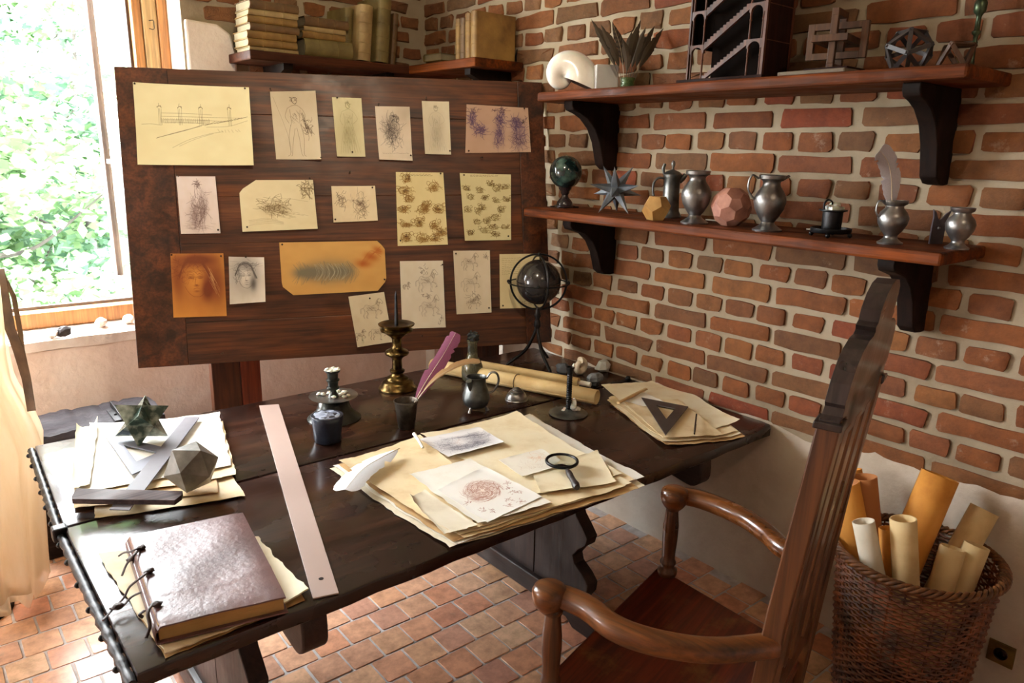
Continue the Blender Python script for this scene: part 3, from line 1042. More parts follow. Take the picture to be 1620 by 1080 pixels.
def d_river(c):
    c.curl(.45, .5, .16, .14, 60, .55); c.soft(.45, .55, .15, .08, .5); c.hatch([(.3, .55), (.6, .6), (.9, .7), (.4, .8)], .3, 60, .08, .3); c.curl(.88, .18, .09, .14, 55, .6)
    for k in range(6): c.line([(.1, .78 + .02 * k), (.35, .74 + .02 * k), (.55, .82 + .01 * k)], .28)
    c.line([(.3, .42), (.6, .36), (.9, .42)], .35); c.flush((96, 72, 40))
def d_bears(c):
    c.curl(.22, .4, .1, .2, 40, .6); c.curl(.62, .5, .16, .26, 60, .45); c.soft(.62, .5, .05, .06, .7); c.soft(.56, .42, .03, .03, .6); c.soft(.68, .42, .03, .03, .6); c.ell(.62, .56, .08, .12, .7); c.curl(.66, .8, .06, .1, 12, .5); c.flush((84, 60, 44))
def d_animals(seed, pts, sc=1.0, big=False):
    def f(c):
        q = random.Random(seed)
        for x, y in pts:
            rx, ry = (.085 * sc * q.uniform(.8, 1.3), .045 * sc * q.uniform(.8, 1.2))
            c.curl(x, y, rx, ry, 34 if big else 16, .6); c.ell(x, y, rx, ry, .75, q.uniform(0, 90), q.uniform(220, 360), times=2)
            c.soft(x, y + ry * .3, rx * .7, ry * .6, .6 if big else .35)
            c.ell(x + rx * q.choice((-1, 1)), y - ry * .8, rx * .35, ry * .45, .8)
            c.line([(x - rx, y + ry), (x + rx, y + ry * 1.1)], .4)
        c.flush((120, 78, 18) if big else (104, 76, 24))
        for x, y in pts[::2]: c.curl(x, y, .05, .03, 8, .7)
        c.text(.2, .03, .7, 2, .02, .35); c.flush((74, 44, 14))
    return f
def d_woman(c):
    c.soft(.5, .82, .6, .25, .35); c.flush((178, 112, 44)); c.face(.46, .40, .62, .85, .3); c.curl(.3, .24, .22, .14, 60, .3); c.soft(.5, .10, .34, .09, .7); c.soft(.85, .5, .2, .4, .6); c.soft(.1, .35, .12, .4, .5); c.flush((110, 48, 16))
    c.soft(.72, .5, .1, .14, .4); c.flush((120, 40, 14))
    c.hatch([(.6, .2), (.75, .25), (.9, .6), (.8, .65)], .5, 26, .14, 1.1); c.flush((224, 186, 130))
def d_girl(c): c.face(.48, .42, .56, .8, .1); c.curl(.5, .2, .3, .1, 50, .35); c.curl(.25, .4, .08, .16, 30, .35); c.flush((84, 78, 76))
def d_sleeve(c):
    for k in range(46):
        x = .12 + .58 * k / 46; w_ = .16 + .06 * math.sin(k * .35)
        c.line([(x, .58 - w_ + .04 * (x - .1)), (x + .03, .58), (x - .01, .60 + w_)], .5, .01)
    for cx, w_ in ((.17, .10), (.25, .15), (.34, .18), (.44, .20), (.54, .19), (.63, .15)): c.soft(cx, .58, .075, w_, .75)
    c.flush((112, 108, 92))
    for k in range(30):
        x = .3 + .3 * k / 30; c.line([(x, .42), (x + .04, .58), (x + .0, .74)], .5, .01)
    c.flush((196, 190, 164))
    c.soft(.78, .44, .07, .08, .9, -.7); c.soft(.86, .31, .06, .09, .9, -.5); c.soft(.93, .19, .04, .08, .8, -.4)
    for k in range(5): c.line([(.76, .5 - .02 * k), (.86, .32 - .03 * k), (.96, .12 + .05 * k)], .7)
    c.flush((170, 84, 20))
def d_horses(lst, extra=None):
    def f(c):
        for x, y, s_, k in lst: c.horse(x, y, s_, k); c.soft(x, y, s_ * .4, s_ * .25 * c.w / c.h, .12)
        if extra:
            for x, y, rx, ry, n in extra: c.curl(x, y, rx, ry, n, .45)
        c.flush((88, 66, 50))
    return f


an1 = [(.25, .08), (.78, .2), (.2, .25), (.28, .36), (.15, .5), (.55, .5), (.85, .5), (.2, .7), (.45, .68), (.75, .72), (.18, .88), (.5, .9), (.75, .9), (.6, .45), (.9, .82)]
an2 = [(.12, .22), (.38, .25), (.6, .15), (.7, .22), (.85, .2), (.2, .35), (.47, .36), (.7, .4), (.9, .38), (.12, .53), (.42, .5), (.33, .56), (.78, .54), (.3, .72), (.48, .7), (.66, .66), (.15, .88), (.43, .84), (.62, .8), (.84, .8), (.66, .9)]
CREAM = (232, 220, 180); GREY = (222, 212, 194); TAN = (214, 168, 96)
SHEETS = [
 ('landscape_sketch', [(211, 131), (394, 139), (402, 263), (220, 262)], sk(d_castle, 420, 290, (230, 220, 176), seed=1), 'wide cream sheet with a faint long building and road, top left of the board'),
 ('figure_sketch', [(427, 145), (499, 144), (508, 253), (437, 252)], sk(d_youth, 240, 340, (206, 192, 164), seed=2), 'sheet with an ink standing youth and long staff, right of the building landscape'),
 ('figure_sketch', [(525, 154), (571.5, 155.5), (578, 248), (533, 248)], sk(d_robe((104, 92, 52), .5), 180, 330, (214, 206, 166), seed=3), 'narrow sheet with a blurred greenish robed figure, third in the top row'),
 ('figure_sketch', [(593, 168), (648, 169), (652, 255), (599.5, 253)], sk(d_seated, 220, 320, (220, 206, 186), seed=4), 'sheet with a dark hatched crouching figure holding a staff'),
 ('figure_sketch', [(667, 160), (710, 161), (713, 245), (672, 244)], sk(d_robe((110, 98, 78), .4), 180, 330, (218, 208, 182), seed=5), 'narrow sheet with a pale robed woman, left of the violet drawing'),
 ('figure_sketch', [(738, 165), (835, 171), (839, 241), (736, 242)], sk(d_purple, 340, 260, (196, 164, 140), seed=6), 'buff sheet with three violet wash figures, top right of the board'),
 ('figure_sketch', [(279, 279), (340.5, 279), (349, 369), (287, 370)], sk(d_nude, 220, 310, (222, 208, 202), seed=7), 'pinkish sheet with a brown draped figure pointing, left of the second row'),
 ('river_sketch', [(378, 301), (405, 285), (495, 284.5), (502.5, 362), (384, 367)], sk(d_river, 330, 240, (226, 214, 176), seed=8), 'cream sheet with a cut corner and a brown animal sketch'),
 ('head_sketch', [(524, 294.5), (593, 294), (597.5, 349), (527.5, 352)], sk(d_bears, 260, 210, (228, 212, 178), seed=9), 'small sheet with a bearded animal head, middle of the second row'),
 ('animal_studies', [(626, 272), (701, 273), (708, 387), (629, 389)], sk(d_animals(3, an1, 1.15, True), 260, 400, (226, 212, 160), seed=10), 'tall sheet crowded with dark golden brown animal studies'),
 ('animal_studies', [(727, 274), (808, 276), (808, 379.5), (734, 381)], sk(d_animals(4, an2, .85), 300, 380, (222, 212, 164), seed=11), 'tall sheet with many small curled cats, right end of the second row'),
 ('portrait_study', [(269.5, 401), (353.5, 400.5), (359, 499.6), (275, 502)], sk(d_woman, 280, 330, (222, 156, 70), seed=12, st=.5), 'orange brown portrait of a woman looking down, lower left of the board'),
 ('portrait_study', [(362, 406), (418, 407), (420.5, 477), (364.5, 481)], sk(d_girl, 220, 270, (232, 228, 222), seed=13), 'white sheet with a grey pencil head, right of the orange portrait'),
 ('sleeve_study', [(441.7, 383.6), (598.6, 381), (609, 392), (611, 443), (597, 459.5), (464.5, 467), (447.7, 451)], sk(d_sleeve, 480, 240, TAN, seed=14, st=.35), 'ochre sheet with clipped corners showing a grey pleated sleeve and hand'),
 ('horse_study', [(551, 469), (607.5, 461.7), (621, 540.5), (565, 548.6)], sk(d_horses([(.55, .3, .5, .7), (.22, .78, .28, .6), (.65, .74, .4, .65)]), 230, 330, (226, 216, 190), seed=15), 'crooked sheet of horse sketches hanging at the bottom edge of the board'),
 ('horse_study', [(632.5, 413), (700.5, 412), (704.7, 517.5), (636, 520)], sk(d_horses([(.62, .3, .48, .7), (.65, .67, .44, .55), (.15, .36, .16, .4)], [(.55, .14, .08, .06, 16), (.6, .52, .1, .05, 14), (.88, .86, .07, .07, 10)]), 260, 400, (226, 218, 200), seed=16), 'tall sheet with mounted horsemen sketches behind the brass candlestick'),
 ('horse_study', [(716.7, 396.7), (774.4, 396), (776.7, 494), (721.7, 497)], sk(d_horses([(.45, .18, .44, .65), (.45, .5, .5, .5), (.5, .82, .36, .4)], [(.5, .76, .16, .08, 30), (.88, .1, .06, .04, 14)]), 230, 390, (220, 208, 184), seed=17), 'tall sheet with three horses one above another, left of the black globe'),
 ('handwritten_sheet', [(790, 402), (852, 401), (858, 486), (791, 488)], sk(lambda c: (c.text(.08, .08, .5, 9, .035, .25), c.curl(.6, .9, .1, .05, 10, .4), c.flush((120, 96, 60))), 240, 330, (226, 210, 164), seed=18), 'cream handwritten sheet half hidden behind the black globe'),
]


def curl_h(u, v, kind, amp):
    e = 0.0
    if kind == 0: e = amp * (abs(u - .5) * 2) ** 3 * .5 + amp * v ** 3
    elif kind == 1: e = amp * (u ** 3) * (.3 + v)
    elif kind == 2: e = amp * (1 - u) ** 3 * (.3 + v) + amp * .5 * v ** 4
    else: e = amp * v ** 4
    return e


def point_in_uv(quad, w, h):
    pass


def pinned(name, px, cv, label, idx):
    P = [onpl(x, y, BC, BN) for x, y in px]
    loc = [((p - BC).dot(BX), (p - BC).dot(BU)) for p in P]
    u0 = min(a for a, b in loc); u1 = max(a for a, b in loc); v0 = min(b for a, b in loc); v1 = max(b for a, b in loc)
    if len(loc) == 4: quad = [loc[0], loc[1], loc[2], loc[3]]
    elif len(loc) == 5:
        quad = [(loc[4][0] - (loc[2][0] - loc[3][0]) * 0, loc[1][1]), loc[2], loc[3], loc[4]]; quad[0] = (loc[0][0], loc[1][1])
    else: quad = [loc[0], (loc[3][0], loc[1][1]), (loc[3][0], loc[4][1]), (loc[0][0], loc[5][1])]
    nu, nv = 12, 12
    lab_n = idx % 4; amp = (.020, .016, .012, .014)[lab_n] if idx in (0, 1, 3, 7, 12, 14, 17, 10) else .006
    vs = []; fs = []; g = G()

    def ins(u, v):          # clip polygon test for cut corners
        return True
    for side in (0, 1):
        for j in range(nv + 1):
            for i in range(nu + 1):
                u, v = i / nu, j / nv
                a = np.array(quad[0]) * (1 - u) * (1 - v) + np.array(quad[1]) * u * (1 - v) + np.array(quad[2]) * u * v + np.array(quad[3]) * (1 - u) * v
                if len(loc) == 5 and u < .23 and v < .21 * (1 - u / .23):
                    k = .23 * (1 - v / .21) if v < .21 else 0
                    a = np.array(quad[0]) * (1 - k) * (1 - v) + np.array(quad[1]) * k * (1 - v) + np.array(quad[2]) * k * v + np.array(quad[3]) * (1 - k) * v
                if len(loc) == 7:
                    lo = 0; hi = 1
                    if v > .82: lo = .10 * (v - .82) / .18
                    if v < .14: hi = 1 - .07 * (.14 - v) / .14
                    if v > .80: hi = 1 - .09 * (v - .80) / .20
                    k = lo + (hi - lo) * u
                    a = np.array(quad[0]) * (1 - k) * (1 - v) + np.array(quad[1]) * k * (1 - v) + np.array(quad[2]) * k * v + np.array(quad[3]) * (1 - k) * v
                h = .0022 + curl_h(u, v, lab_n, amp) - side * .0005
                vs.append(tuple(BC + BX * a[0] + BU * a[1] + BN * h))
                g.uv[len(vs) - 1] = ((a[0] - u0) / (u1 - u0), (a[1] - v0) / (v1 - v0))
    n1 = (nu + 1) * (nv + 1)
    for j in range(nv):
        for i in range(nu):
            a = j * (nu + 1) + i
            fs.append((a, a + nu + 1, a + nu + 2, a + 1)); fs.append((n1 + a, n1 + a + 1, n1 + a + nu + 2, n1 + a + nu + 1))
    g.add(vs, fs)
    o = solo(name, g, cv.mat('drawing_%d' % idx), label, 'drawing', tuple(P[0]), smooth=60, group='drawings pinned to the easel board')
    return o


for i, (n_, px, cv, lab) in enumerate(SHEETS): pinned(n_, px, cv, lab, i)

NAILS = [(215, 134), (389, 140), (429, 144), (507, 250), (533, 156), (556, 241), (598, 168), (649, 246), (674, 157), (710, 240), (741, 238), (829, 173), (283, 280), (345, 365), (392, 360), (491, 284),
         (589, 296), (530, 348), (697, 276), (634, 382), (732, 277), (804, 373), (272, 404), (350, 407), (390, 406), (445, 387), (607, 440), (585, 471), (697, 420), (721, 400), (772, 488), (795, 482), (826, 196), (554, 273), (760, 249), (353, 558), (666, 531)]
for k, (x, y) in enumerate(NAILS):
    p = onpl(x, y, BC, BN); u, v = (p - BC).dot(BX), (p - BC).dot(BU)
    L = rnd.uniform(.012, .03)
    Mn = Matrix.Translation((u, v, 0)) @ Matrix.Rotation(rnd.uniform(-.25, .25), 4, 'X') @ Matrix.Rotation(rnd.uniform(-.25, .25), 4, 'Y')
    g = G().lathe([(.0013, -.004), (.0014, L), (.0042, L + .0005), (.0046, L + .002), (.0030, L + .0035), (.0001, L + .004)], 8, Mn)
    bpart('nail', g, M['nail'], smooth=50)

# ------------------------------------------------------------------ papers on the table
def parch(name, c1, c2, c3=None):
    m, nt, b = nodes(name)
    v = coords(nt)
    c = ramp(nt, [(.25, lin(c2)), (.5, lin(c1)), (.8, lin(c3 or c1))], noise(nt, 7, 6, .6, vec=v))
    nt.links.new(c, b.inputs['Base Color'])
    setp(b, Roughness=.75, Subsurface_Weight=.0)
    bump(nt, b, noise(nt, 30, 5, .6, vec=v), .15, .004)
    return m


P_TAN = parch('parchment_tan', (228, 206, 164), (200, 168, 118), (236, 218, 182))
P_PALE = parch('parchment_pale', (236, 222, 188), (216, 194, 150), (240, 230, 204))
P_BROWN = parch('parchment_brown', (196, 162, 112), (160, 120, 74), (210, 180, 132))
P_WHITE = parch('paper_white', (232, 228, 216), (218, 210, 192), (238, 236, 228))
P_GREY = parch('parchment_greyish', (220, 210, 186), (190, 174, 148), (230, 222, 204))


def wave(x, y, seed=0):
    return (math.sin(x * 9 + 1.3 + seed) * math.sin(y * 7 + .4) + .6 * math.sin(x * 17 + y * 13 + seed * 2)) * .5 + .5


def tsheet(name, label, px, z, mat, cat='paper', group=None, seed=0, amp=.003, deck=.003, curl=(0, 0, 0, 0), nu=28, nv=28, base=None, th=.0008, P=None):
    """sheet lying on the table or on a stack; px = photo corners TL TR BR BL, curl = lift of those corners"""
    Q = P or [onz(x, y, z) for x, y in px]
    q = random.Random(seed)
    ed = [[q.uniform(-.6, .6) + .5 * math.sin(k_ * .45 + j_) for k_ in range(64)] for j_ in range(4)]
    lf = [[q.uniform(0, 1) for _ in range(9)] for _ in range(4)]
    g = G(); vs = []; fs = []

    def nz(tab, t):
        t = t * (len(tab) - 1.001); i = int(t); f = t - i
        return tab[i] * (1 - f) + tab[i + 1] * f
    C = sum(Q, Vector()) / 4
    for side in (0, 1):
        for j in range(nv + 1):
            for i in range(nu + 1):
                u, v = i / nu, j / nv
                p = Q[0] * (1 - u) * (1 - v) + Q[1] * u * (1 - v) + Q[2] * u * v + Q[3] * (1 - u) * v
                d = Vector((0, 0, 0))
                if deck:
                    ax = (Q[1] - Q[0]).normalized(); ay = (Q[3] - Q[0]).normalized()
                    if i == 0: d += ax * nz(ed[0], v) * deck * .6
                    if i == nu: d += ax * nz(ed[1], v) * deck * .6
                    if j == 0: d += ay * nz(ed[2], u) * deck * .6
                    if j == nv: d += ay * nz(ed[3], u) * deck * .6
                p = p + d
                h = amp * wave(p.x, p.y, 0)
                e = min(u, v, 1 - u, 1 - v)
                k = max(0, 1 - e / .12) ** 2
                side_i = (u, 1 - u, v, 1 - v).index(e)
                h += k * amp * 1.2 * nz(lf[side_i], v if side_i < 2 else u)
                for (cu, cv), cl in zip(((0, 0), (1, 0), (1, 1), (0, 1)), curl):
                    if cl:
                        dd = max(0, 1 - (abs(u - cu) + abs(v - cv)) / .45)
                        h += cl * dd ** 2
                vs.append((p.x, p.y, z + h + (0 if side == 0 else -th)))
                g.uv[len(vs) - 1] = (u, 1 - v)
    n1 = (nu + 1) * (nv + 1)
    for j in range(nv):
        for i in range(nu):
            a = j * (nu + 1) + i
            fs.append((a, a + nu + 1, a + nu + 2, a + 1)); fs.append((n1 + a, n1 + a + 1, n1 + a + nu + 2, n1 + a + nu + 1))
    rim = [i for i in range(nu)] + [j * (nu + 1) + nu for j in range(nv)] + [nv * (nu + 1) + i for i in range(nu, 0, -1)] + [j * (nu + 1) for j in range(nv, 0, -1)]
    for a, b in zip(rim, rim[1:] + rim[:1]): fs.append((a, b, n1 + b, n1 + a))
    g.add(vs, fs)
    return solo(name, g, mat, label, cat, (C.x, C.y, z), smooth=50, group=group)


st = .0034
grpc = 'parchment sheets stacked in the middle of the table'
lay = [([(520, 743), (842, 658), (1021, 772), (712, 869)], P_GREY, 'greyish bottom sheet of the middle stack, torn corner at the table edge'),
       ([(527, 739), (838, 657), (1019, 758), (722, 866)], P_WHITE, 'white deckle-edged sheet low in the middle stack, showing along the right side'),
       ([(534, 736), (822, 664), (1013, 776), (716, 861)], P_BROWN, 'brown-edged sheet low in the middle stack'),
       ([(545, 730), (815, 660), (1004, 762), (733, 856)], P_TAN, 'tan sheet with a ragged front edge in the middle stack'),
       ([(552, 742), (812, 664), (1000, 768), (728, 850)], P_PALE, 'pale sheet midway up the middle stack'),
       ([(540, 733), (806, 668), (990, 772), (722, 846)], P_TAN, 'tan sheet near the top of the middle stack, left corner sticking out')]
for k, (px, mt, lab) in enumerate(lay):
    tsheet('parchment_sheet', lab, px, TZ + .002 + st * k, mt, group=grpc, seed=20 + k, amp=.003, deck=.008, curl=(.004 * (k % 2), .004, .008, .006))
zc = TZ + .002 + st * 6
tsheet('parchment_sheet', 'large yellowish sheet on top at the back of the middle stack', [(665, 690), (818, 656), (984, 752), (842, 785)], zc, P_PALE, group=grpc, seed=31, deck=.007, curl=(.012, .016, .006, 0))
tsheet('parchment_sheet', 'tan stained sheet under the white feather', [(536, 732), (664, 692), (800, 800), (708, 842)], zc + .002, P_TAN, group=grpc, seed=32, deck=.006, curl=(.008, .01, 0, .004))
zc += .006
tsheet('parchment_sheet', 'small pale sheet lying under the magnifying glass', [(842, 748), (945, 712), (974, 764), (855, 780)], zc + .001, P_PALE, group=grpc, seed=33, deck=.004, curl=(0, 0, .004, .0))
tsheet('parchment_sheet', 'narrow pale strip sheet with a folded corner, left of the reddish drawing', [(648, 789), (672, 776), (756, 832), (703, 846)], zc + .001, P_GREY, group=grpc, seed=34, deck=.004, curl=(.016, 0, 0, 0))
tsheet('paper_sheet', 'bluish white paper under the reddish plant drawing', [(647, 751), (744, 726), (872, 796), (757, 830)], zc + .003, P_WHITE, group=grpc, seed=35, deck=.005, curl=(0, 0, 0, .004))


def d_plant(c):
    c.soft(.48, .42, .26, .22, .25); c.flush((206, 150, 120))
    for k in range(420):
        a = c.r.rand() * 2 * PI; r0 = .02 + .24 * c.r.rand(); r1 = r0 + .05 + .07 * c.r.rand()
        b = a + c.r.randn() * .4
        c.line([(.48 + r0 * math.cos(a), .42 + r0 * .9 * math.sin(a)), (.48 + (r0 + r1) / 2 * math.cos(b), .42 + (r0 + r1) / 2 * .8 * math.sin(b)), (.48 + r1 * math.cos(b + .4), .42 + r1 * .75 * math.sin(b + .4))], .45)
    for x, y in ((.15, .75), (.25, .85), (.5, .88), (.6, .8), (.7, .92), (.8, .6), (.85, .75), (.9, .5), (.78, .7), (.12, .5)): c.curl(x, y, .05, .04, 12, .6)
    c.flush((134, 66, 46))


def d_engr(c):
    for cx, cy, rx, ry in ((.3, .55, .2, .26), (.72, .5, .26, .24), (.5, .75, .3, .12)):
        c.curl(cx, cy, rx, ry, 90, .5); c.soft(cx, cy, rx, ry, .3)
    c.D *= 1 - .9 * np.exp(-(((np.mgrid[0:c.h, 0:c.w][1] / c.w - .45) / .16) ** 2 + ((np.mgrid[0:c.h, 0:c.w][0] / c.h - .5) / .22) ** 2))
    c.hatch([(.05, .2), (.9, .2), (.95, .45), (.6, .35)], .4, 90, .12, .1); c.flush((62, 58, 72)); c.curl(.46, .5, .12, .18, 20, .3); c.flush((160, 110, 90))


def d_leafs(c):
    c.curl(.75, .35, .14, .22, 40, .5); c.flush((206, 130, 70)); c.curl(.3, .6, .2, .2, 26, .3); c.curl(.55, .75, .14, .1, 14, .3); c.flush((176, 150, 130))


tsheet('plant_drawing', 'white sheet with a reddish brown radiating plant drawing, on the middle stack', [(692, 776), (767, 738), (857, 787), (771, 827)], zc + .0055, sk(d_plant, 420, 400, (234, 232, 226), seed=40, st=.1).mat('plant_drawing'), 'drawing', seed=36, deck=0, amp=.003)
tsheet('engraving_print', 'grey engraving of entwined forms at the back of the middle stack', [(662, 695), (757, 676), (797, 701), (709, 723)], zc + .006, sk(d_engr, 420, 300, (224, 222, 222), seed=41, st=.1).mat('engraving'), 'print', seed=37, deck=0, amp=.003, curl=(0, 0, .003, 0))
tsheet('leaf_drawing', 'small white card with faint orange sketches left of the magnifying glass', [(789, 728), (857, 710), (893, 735), (826, 754)], zc + .005, sk(d_leafs, 340, 260, (234, 228, 214), seed=42, st=.1).mat('leaf_sketch'), 'drawing', seed=38, deck=0, amp=.002)
# rolled slip standing up at the back of the stack
a = onz(669, 708, zc + .012); b = onz(655, 686, zc + .03)
solo('rolled_slip', G().tube([a, (a + b) / 2 + Vector((0, 0, .004)), b], [.005, .006, .007], 10), P_WHITE, 'little white rolled slip left of the grey engraving', 'paper', tuple(a), smooth=60)

# right stack
grpr = 'parchment sheets stacked at the right end of the table'
lay = [([(965, 640), (1062, 607), (1179, 694), (1052, 708)], P_BROWN, 'brown-edged bottom sheet of the stack below the black triangle'),
       ([(960, 634), (1066, 604), (1172, 690), (1046, 702)], P_PALE, 'pale second sheet of the stack at the right end of the table'),
       ([(962, 630), (1080, 607), (1165, 686), (1050, 697)], P_TAN, 'tan middle sheet of the stack at the right end of the table')]
for k, (px, mt, lab) in enumerate(lay):
    tsheet('parchment_sheet', lab, px, TZ + .002 + .004 * k, mt, group=grpr, seed=50 + k, deck=.006, amp=.004, curl=(.0, .004, .01, .006))
zr = TZ + .014
tsheet('parchment_sheet', 'large pale top sheet with a lifted right corner, near the brick wall', [(950, 611), (1060, 601), (1170, 671), (1052, 694)], zr, P_PALE, group=grpr, seed=54, deck=.005, curl=(.006, .012, .016, .0), amp=.004)
tsheet('parchment_sheet', 'tan sheet directly beneath the black triangle', [(985, 636), (1072, 632), (1145, 688), (1050, 693)], zr + .004, P_TAN, group=grpr, seed=55, deck=.003, curl=(0, 0, .0, .0))
tsheet('paper_slip', 'small white slip under the upper corner of the black triangle', [(985, 634), (1020, 622), (1050, 636), (1018, 644)], zr + .0075, P_WHITE, seed=56, deck=.001, amp=.003)
a = onz(978, 637, zr + .018); b = onz(1022, 615, zr + .018)
solo('rolled_strip', G().tube([a, (a + b) / 2, b], [.008, .010, .009], 10, flat=.6), P_BROWN, 'rolled brown parchment strip above the black triangle', 'paper', tuple(a), smooth=60)
M['ebony'] = plain('black_triangle', (70, 60, 56), (54, 46, 42), .45, 0, 4, .1, 60)


def frame_tri(outer, inner, z, th):
    o = [onz(x, y, z) for x, y in outer]; i = [onz(x, y, z) for x, y in inner]
    vs = []
    for dz in (0, th):
        vs += [(p.x, p.y, z + dz) for p in o] + [(p.x, p.y, z + dz) for p in i]
    fs = []
    for k in range(3):
        j = (k + 1) % 3
        fs += [(k, 3 + k, 3 + j, j), (6 + k, 6 + j, 9 + j, 9 + k), (k, j, 6 + j, 6 + k), (3 + j, 3 + k, 9 + k, 9 + j)]
    return G().add(vs, fs), o[0]


g, p = frame_tri([(1014.7, 629.6), (1088.8, 644), (1052.7, 689)], [(1038, 641), (1068, 647.5), (1054, 663.6)], zr + .0135, .004)
solo('set_square', g, M['ebony'], 'black triangular set square with open centre on the right stack', 'drawing tool', tuple(p), bevel=.0006)
a = onz(1102, 655, zr + .020); b = onz(1098.5, 686, zr + .020)
t = thing('drawing_pen', 'thin black pen lying beside the black triangle', 'pen', tuple(a))
part(t, 'barrel', G().tube([a, a.lerp(b, .6), b], [.003, .0035, .0028], 8), M['iron'], 60, world=True)
part(t, 'clip', G().strap([a.lerp(b, .6) + Vector((.006, 0, .004)), a.lerp(b, .97) + Vector((.005, 0, .004))], .003, .001), M['brass'], world=True)

# left stack below the T-square
grpl = 'parchment sheets stacked under the T-square'
tsheet('parchment_sheet', 'tan bottom sheet sticking out in front of the T-square', [(150, 760), (330, 700), (389, 786), (150, 823)], TZ + .002, P_TAN, group=grpl, seed=60, deck=.004, amp=.003, curl=(0, 0, .004, .006))
tsheet('parchment_sheet', 'brownish sheet just under the T-square head', [(122, 705), (335, 690), (345, 780), (116, 806)], TZ + .0065, P_BROWN, group=grpl, seed=61, deck=.006, amp=.003, curl=(0, 0, .0, .004))
tsheet('parchment_sheet', 'tan folded sheet behind the grey icosahedron', [(120, 690), (352, 668), (374, 752), (118, 796)], TZ + .011, P_TAN, group=grpl, seed=62, deck=.006, amp=.003)
tsheet('parchment_sheet', 'bright white top sheet with a torn right edge under the stone star', [(142, 674), (347, 656), (366, 738), (118, 783)], TZ + .0155, P_WHITE, group=grpl, seed=63, deck=.008, amp=.004, curl=(.012, .006, 0, 0))
tsheet('parchment_strip', 'crinkled cream strip curling at the left of the white sheet', [(122, 680), (156, 672), (142, 768), (112, 776)], TZ + .022, P_PALE, seed=64, deck=.004, amp=.006, curl=(.02, .03, 0, .0), nu=8)
zl = TZ + .026
g, p = frame_tri([(164, 687), (292, 716), (209, 752)], [(196, 705), (250, 717), (216, 731)], zl, .004)
solo('steel_set_square', g, M['steel'], 'grey metal triangular set square under the T-square blade', 'drawing tool', tuple(p), bevel=.0005)
# T-square
t = thing('t_square', 'long grey T-square lying across the left papers', 'drawing tool', tuple(onz(200, 785, TZ + .03)))


def slab(px, z, th):
    o = [onz(x, y, z + th) for x, y in px]
    n = len(o)
    return G().prism([(p.x, p.y) for p in o], z, z + th)


TM = plain('t_square_wood', (104, 98, 104), (84, 78, 84), .6, 0, 4, .05, 120)
part(t, 'blade', slab([(173, 805), (205, 806), (316, 659), (293, 659)][::1], zl + .0045, .0035), TM, bevel=.0006, world=True)
part(t, 'head', slab([(113, 785), (121, 772), (289, 776), (287, 783), (276, 791), (114, 789)], zl + .0085, .016), wood('t_square_head', (92, 74, 72), (62, 48, 48), 'x', .6, .1), bevel=.001, world=True)

# feathers ------------------------------------------------------------
def feather_mat(name, c1, c2, bars=0):
    m, nt, b = nodes(name)
    v = coords(nt, (1, 1, 1), 'UV')
    n = noise(nt, 9, 3, .6, vec=coords(nt, (1.5, 40, 1), 'UV'))
    c = ramp(nt, [(.3, lin(c2)), (.65, lin(c1))], n)
    if bars:
        w = nd(nt, 'ShaderNodeTexWave', wave_type='BANDS', bands_direction='Y'); w.inputs['Scale'].default_value = bars; w.inputs['Distortion'].default_value = 3.0
        nt.links.new(v, w.inputs['Vector'])
        c = mixc(nt, ramp(nt, [(.45, (0, 0, 0)), (.6, (.8, .8, .8))], w.outputs['Fac']), c, lin(c2))
    nt.links.new(c, b.inputs['Base Color']); setp(b, Roughness=.7)
    bump(nt, b, n, .4, .002)
    return m


F_WHITE = feather_mat('white_feather', (236, 238, 240), (212, 214, 220))
F_PURPLE = feather_mat('plum_feather', (150, 84, 118), (104, 48, 80))
F_BEIGE = feather_mat('beige_feather', (224, 196, 158), (196, 156, 112))
F_BROWN = feather_mat('brown_feather', (98, 82, 60), (44, 34, 26), 3)
F_GREY = feather_mat('grey_feather', (196, 194, 202), (158, 156, 166))
QUILL = plain('quill', (226, 216, 196), (196, 180, 150), .4)


def bez(P, n):
    out = []
    Q = [Vector(p) for p in P]
    if len(Q) == 2: return [Q[0].lerp(Q[1], i / n) for i in range(n + 1)]
    Q = [2 * Q[0] - Q[1]] + Q + [2 * Q[-1] - Q[-2]]
    m = len(Q) - 3
    for i in range(m):
        a, b, c, d = Q[i:i + 4]
        k = n // m
        for j in range(k + (1 if i == m - 1 else 0)):
            t = j / k
            out.append(.5 * (2 * b + (c - a) * t + (2 * a - 5 * b + 4 * c - d) * t * t + (3 * b - a - 3 * c + d) * t ** 3))
    return out


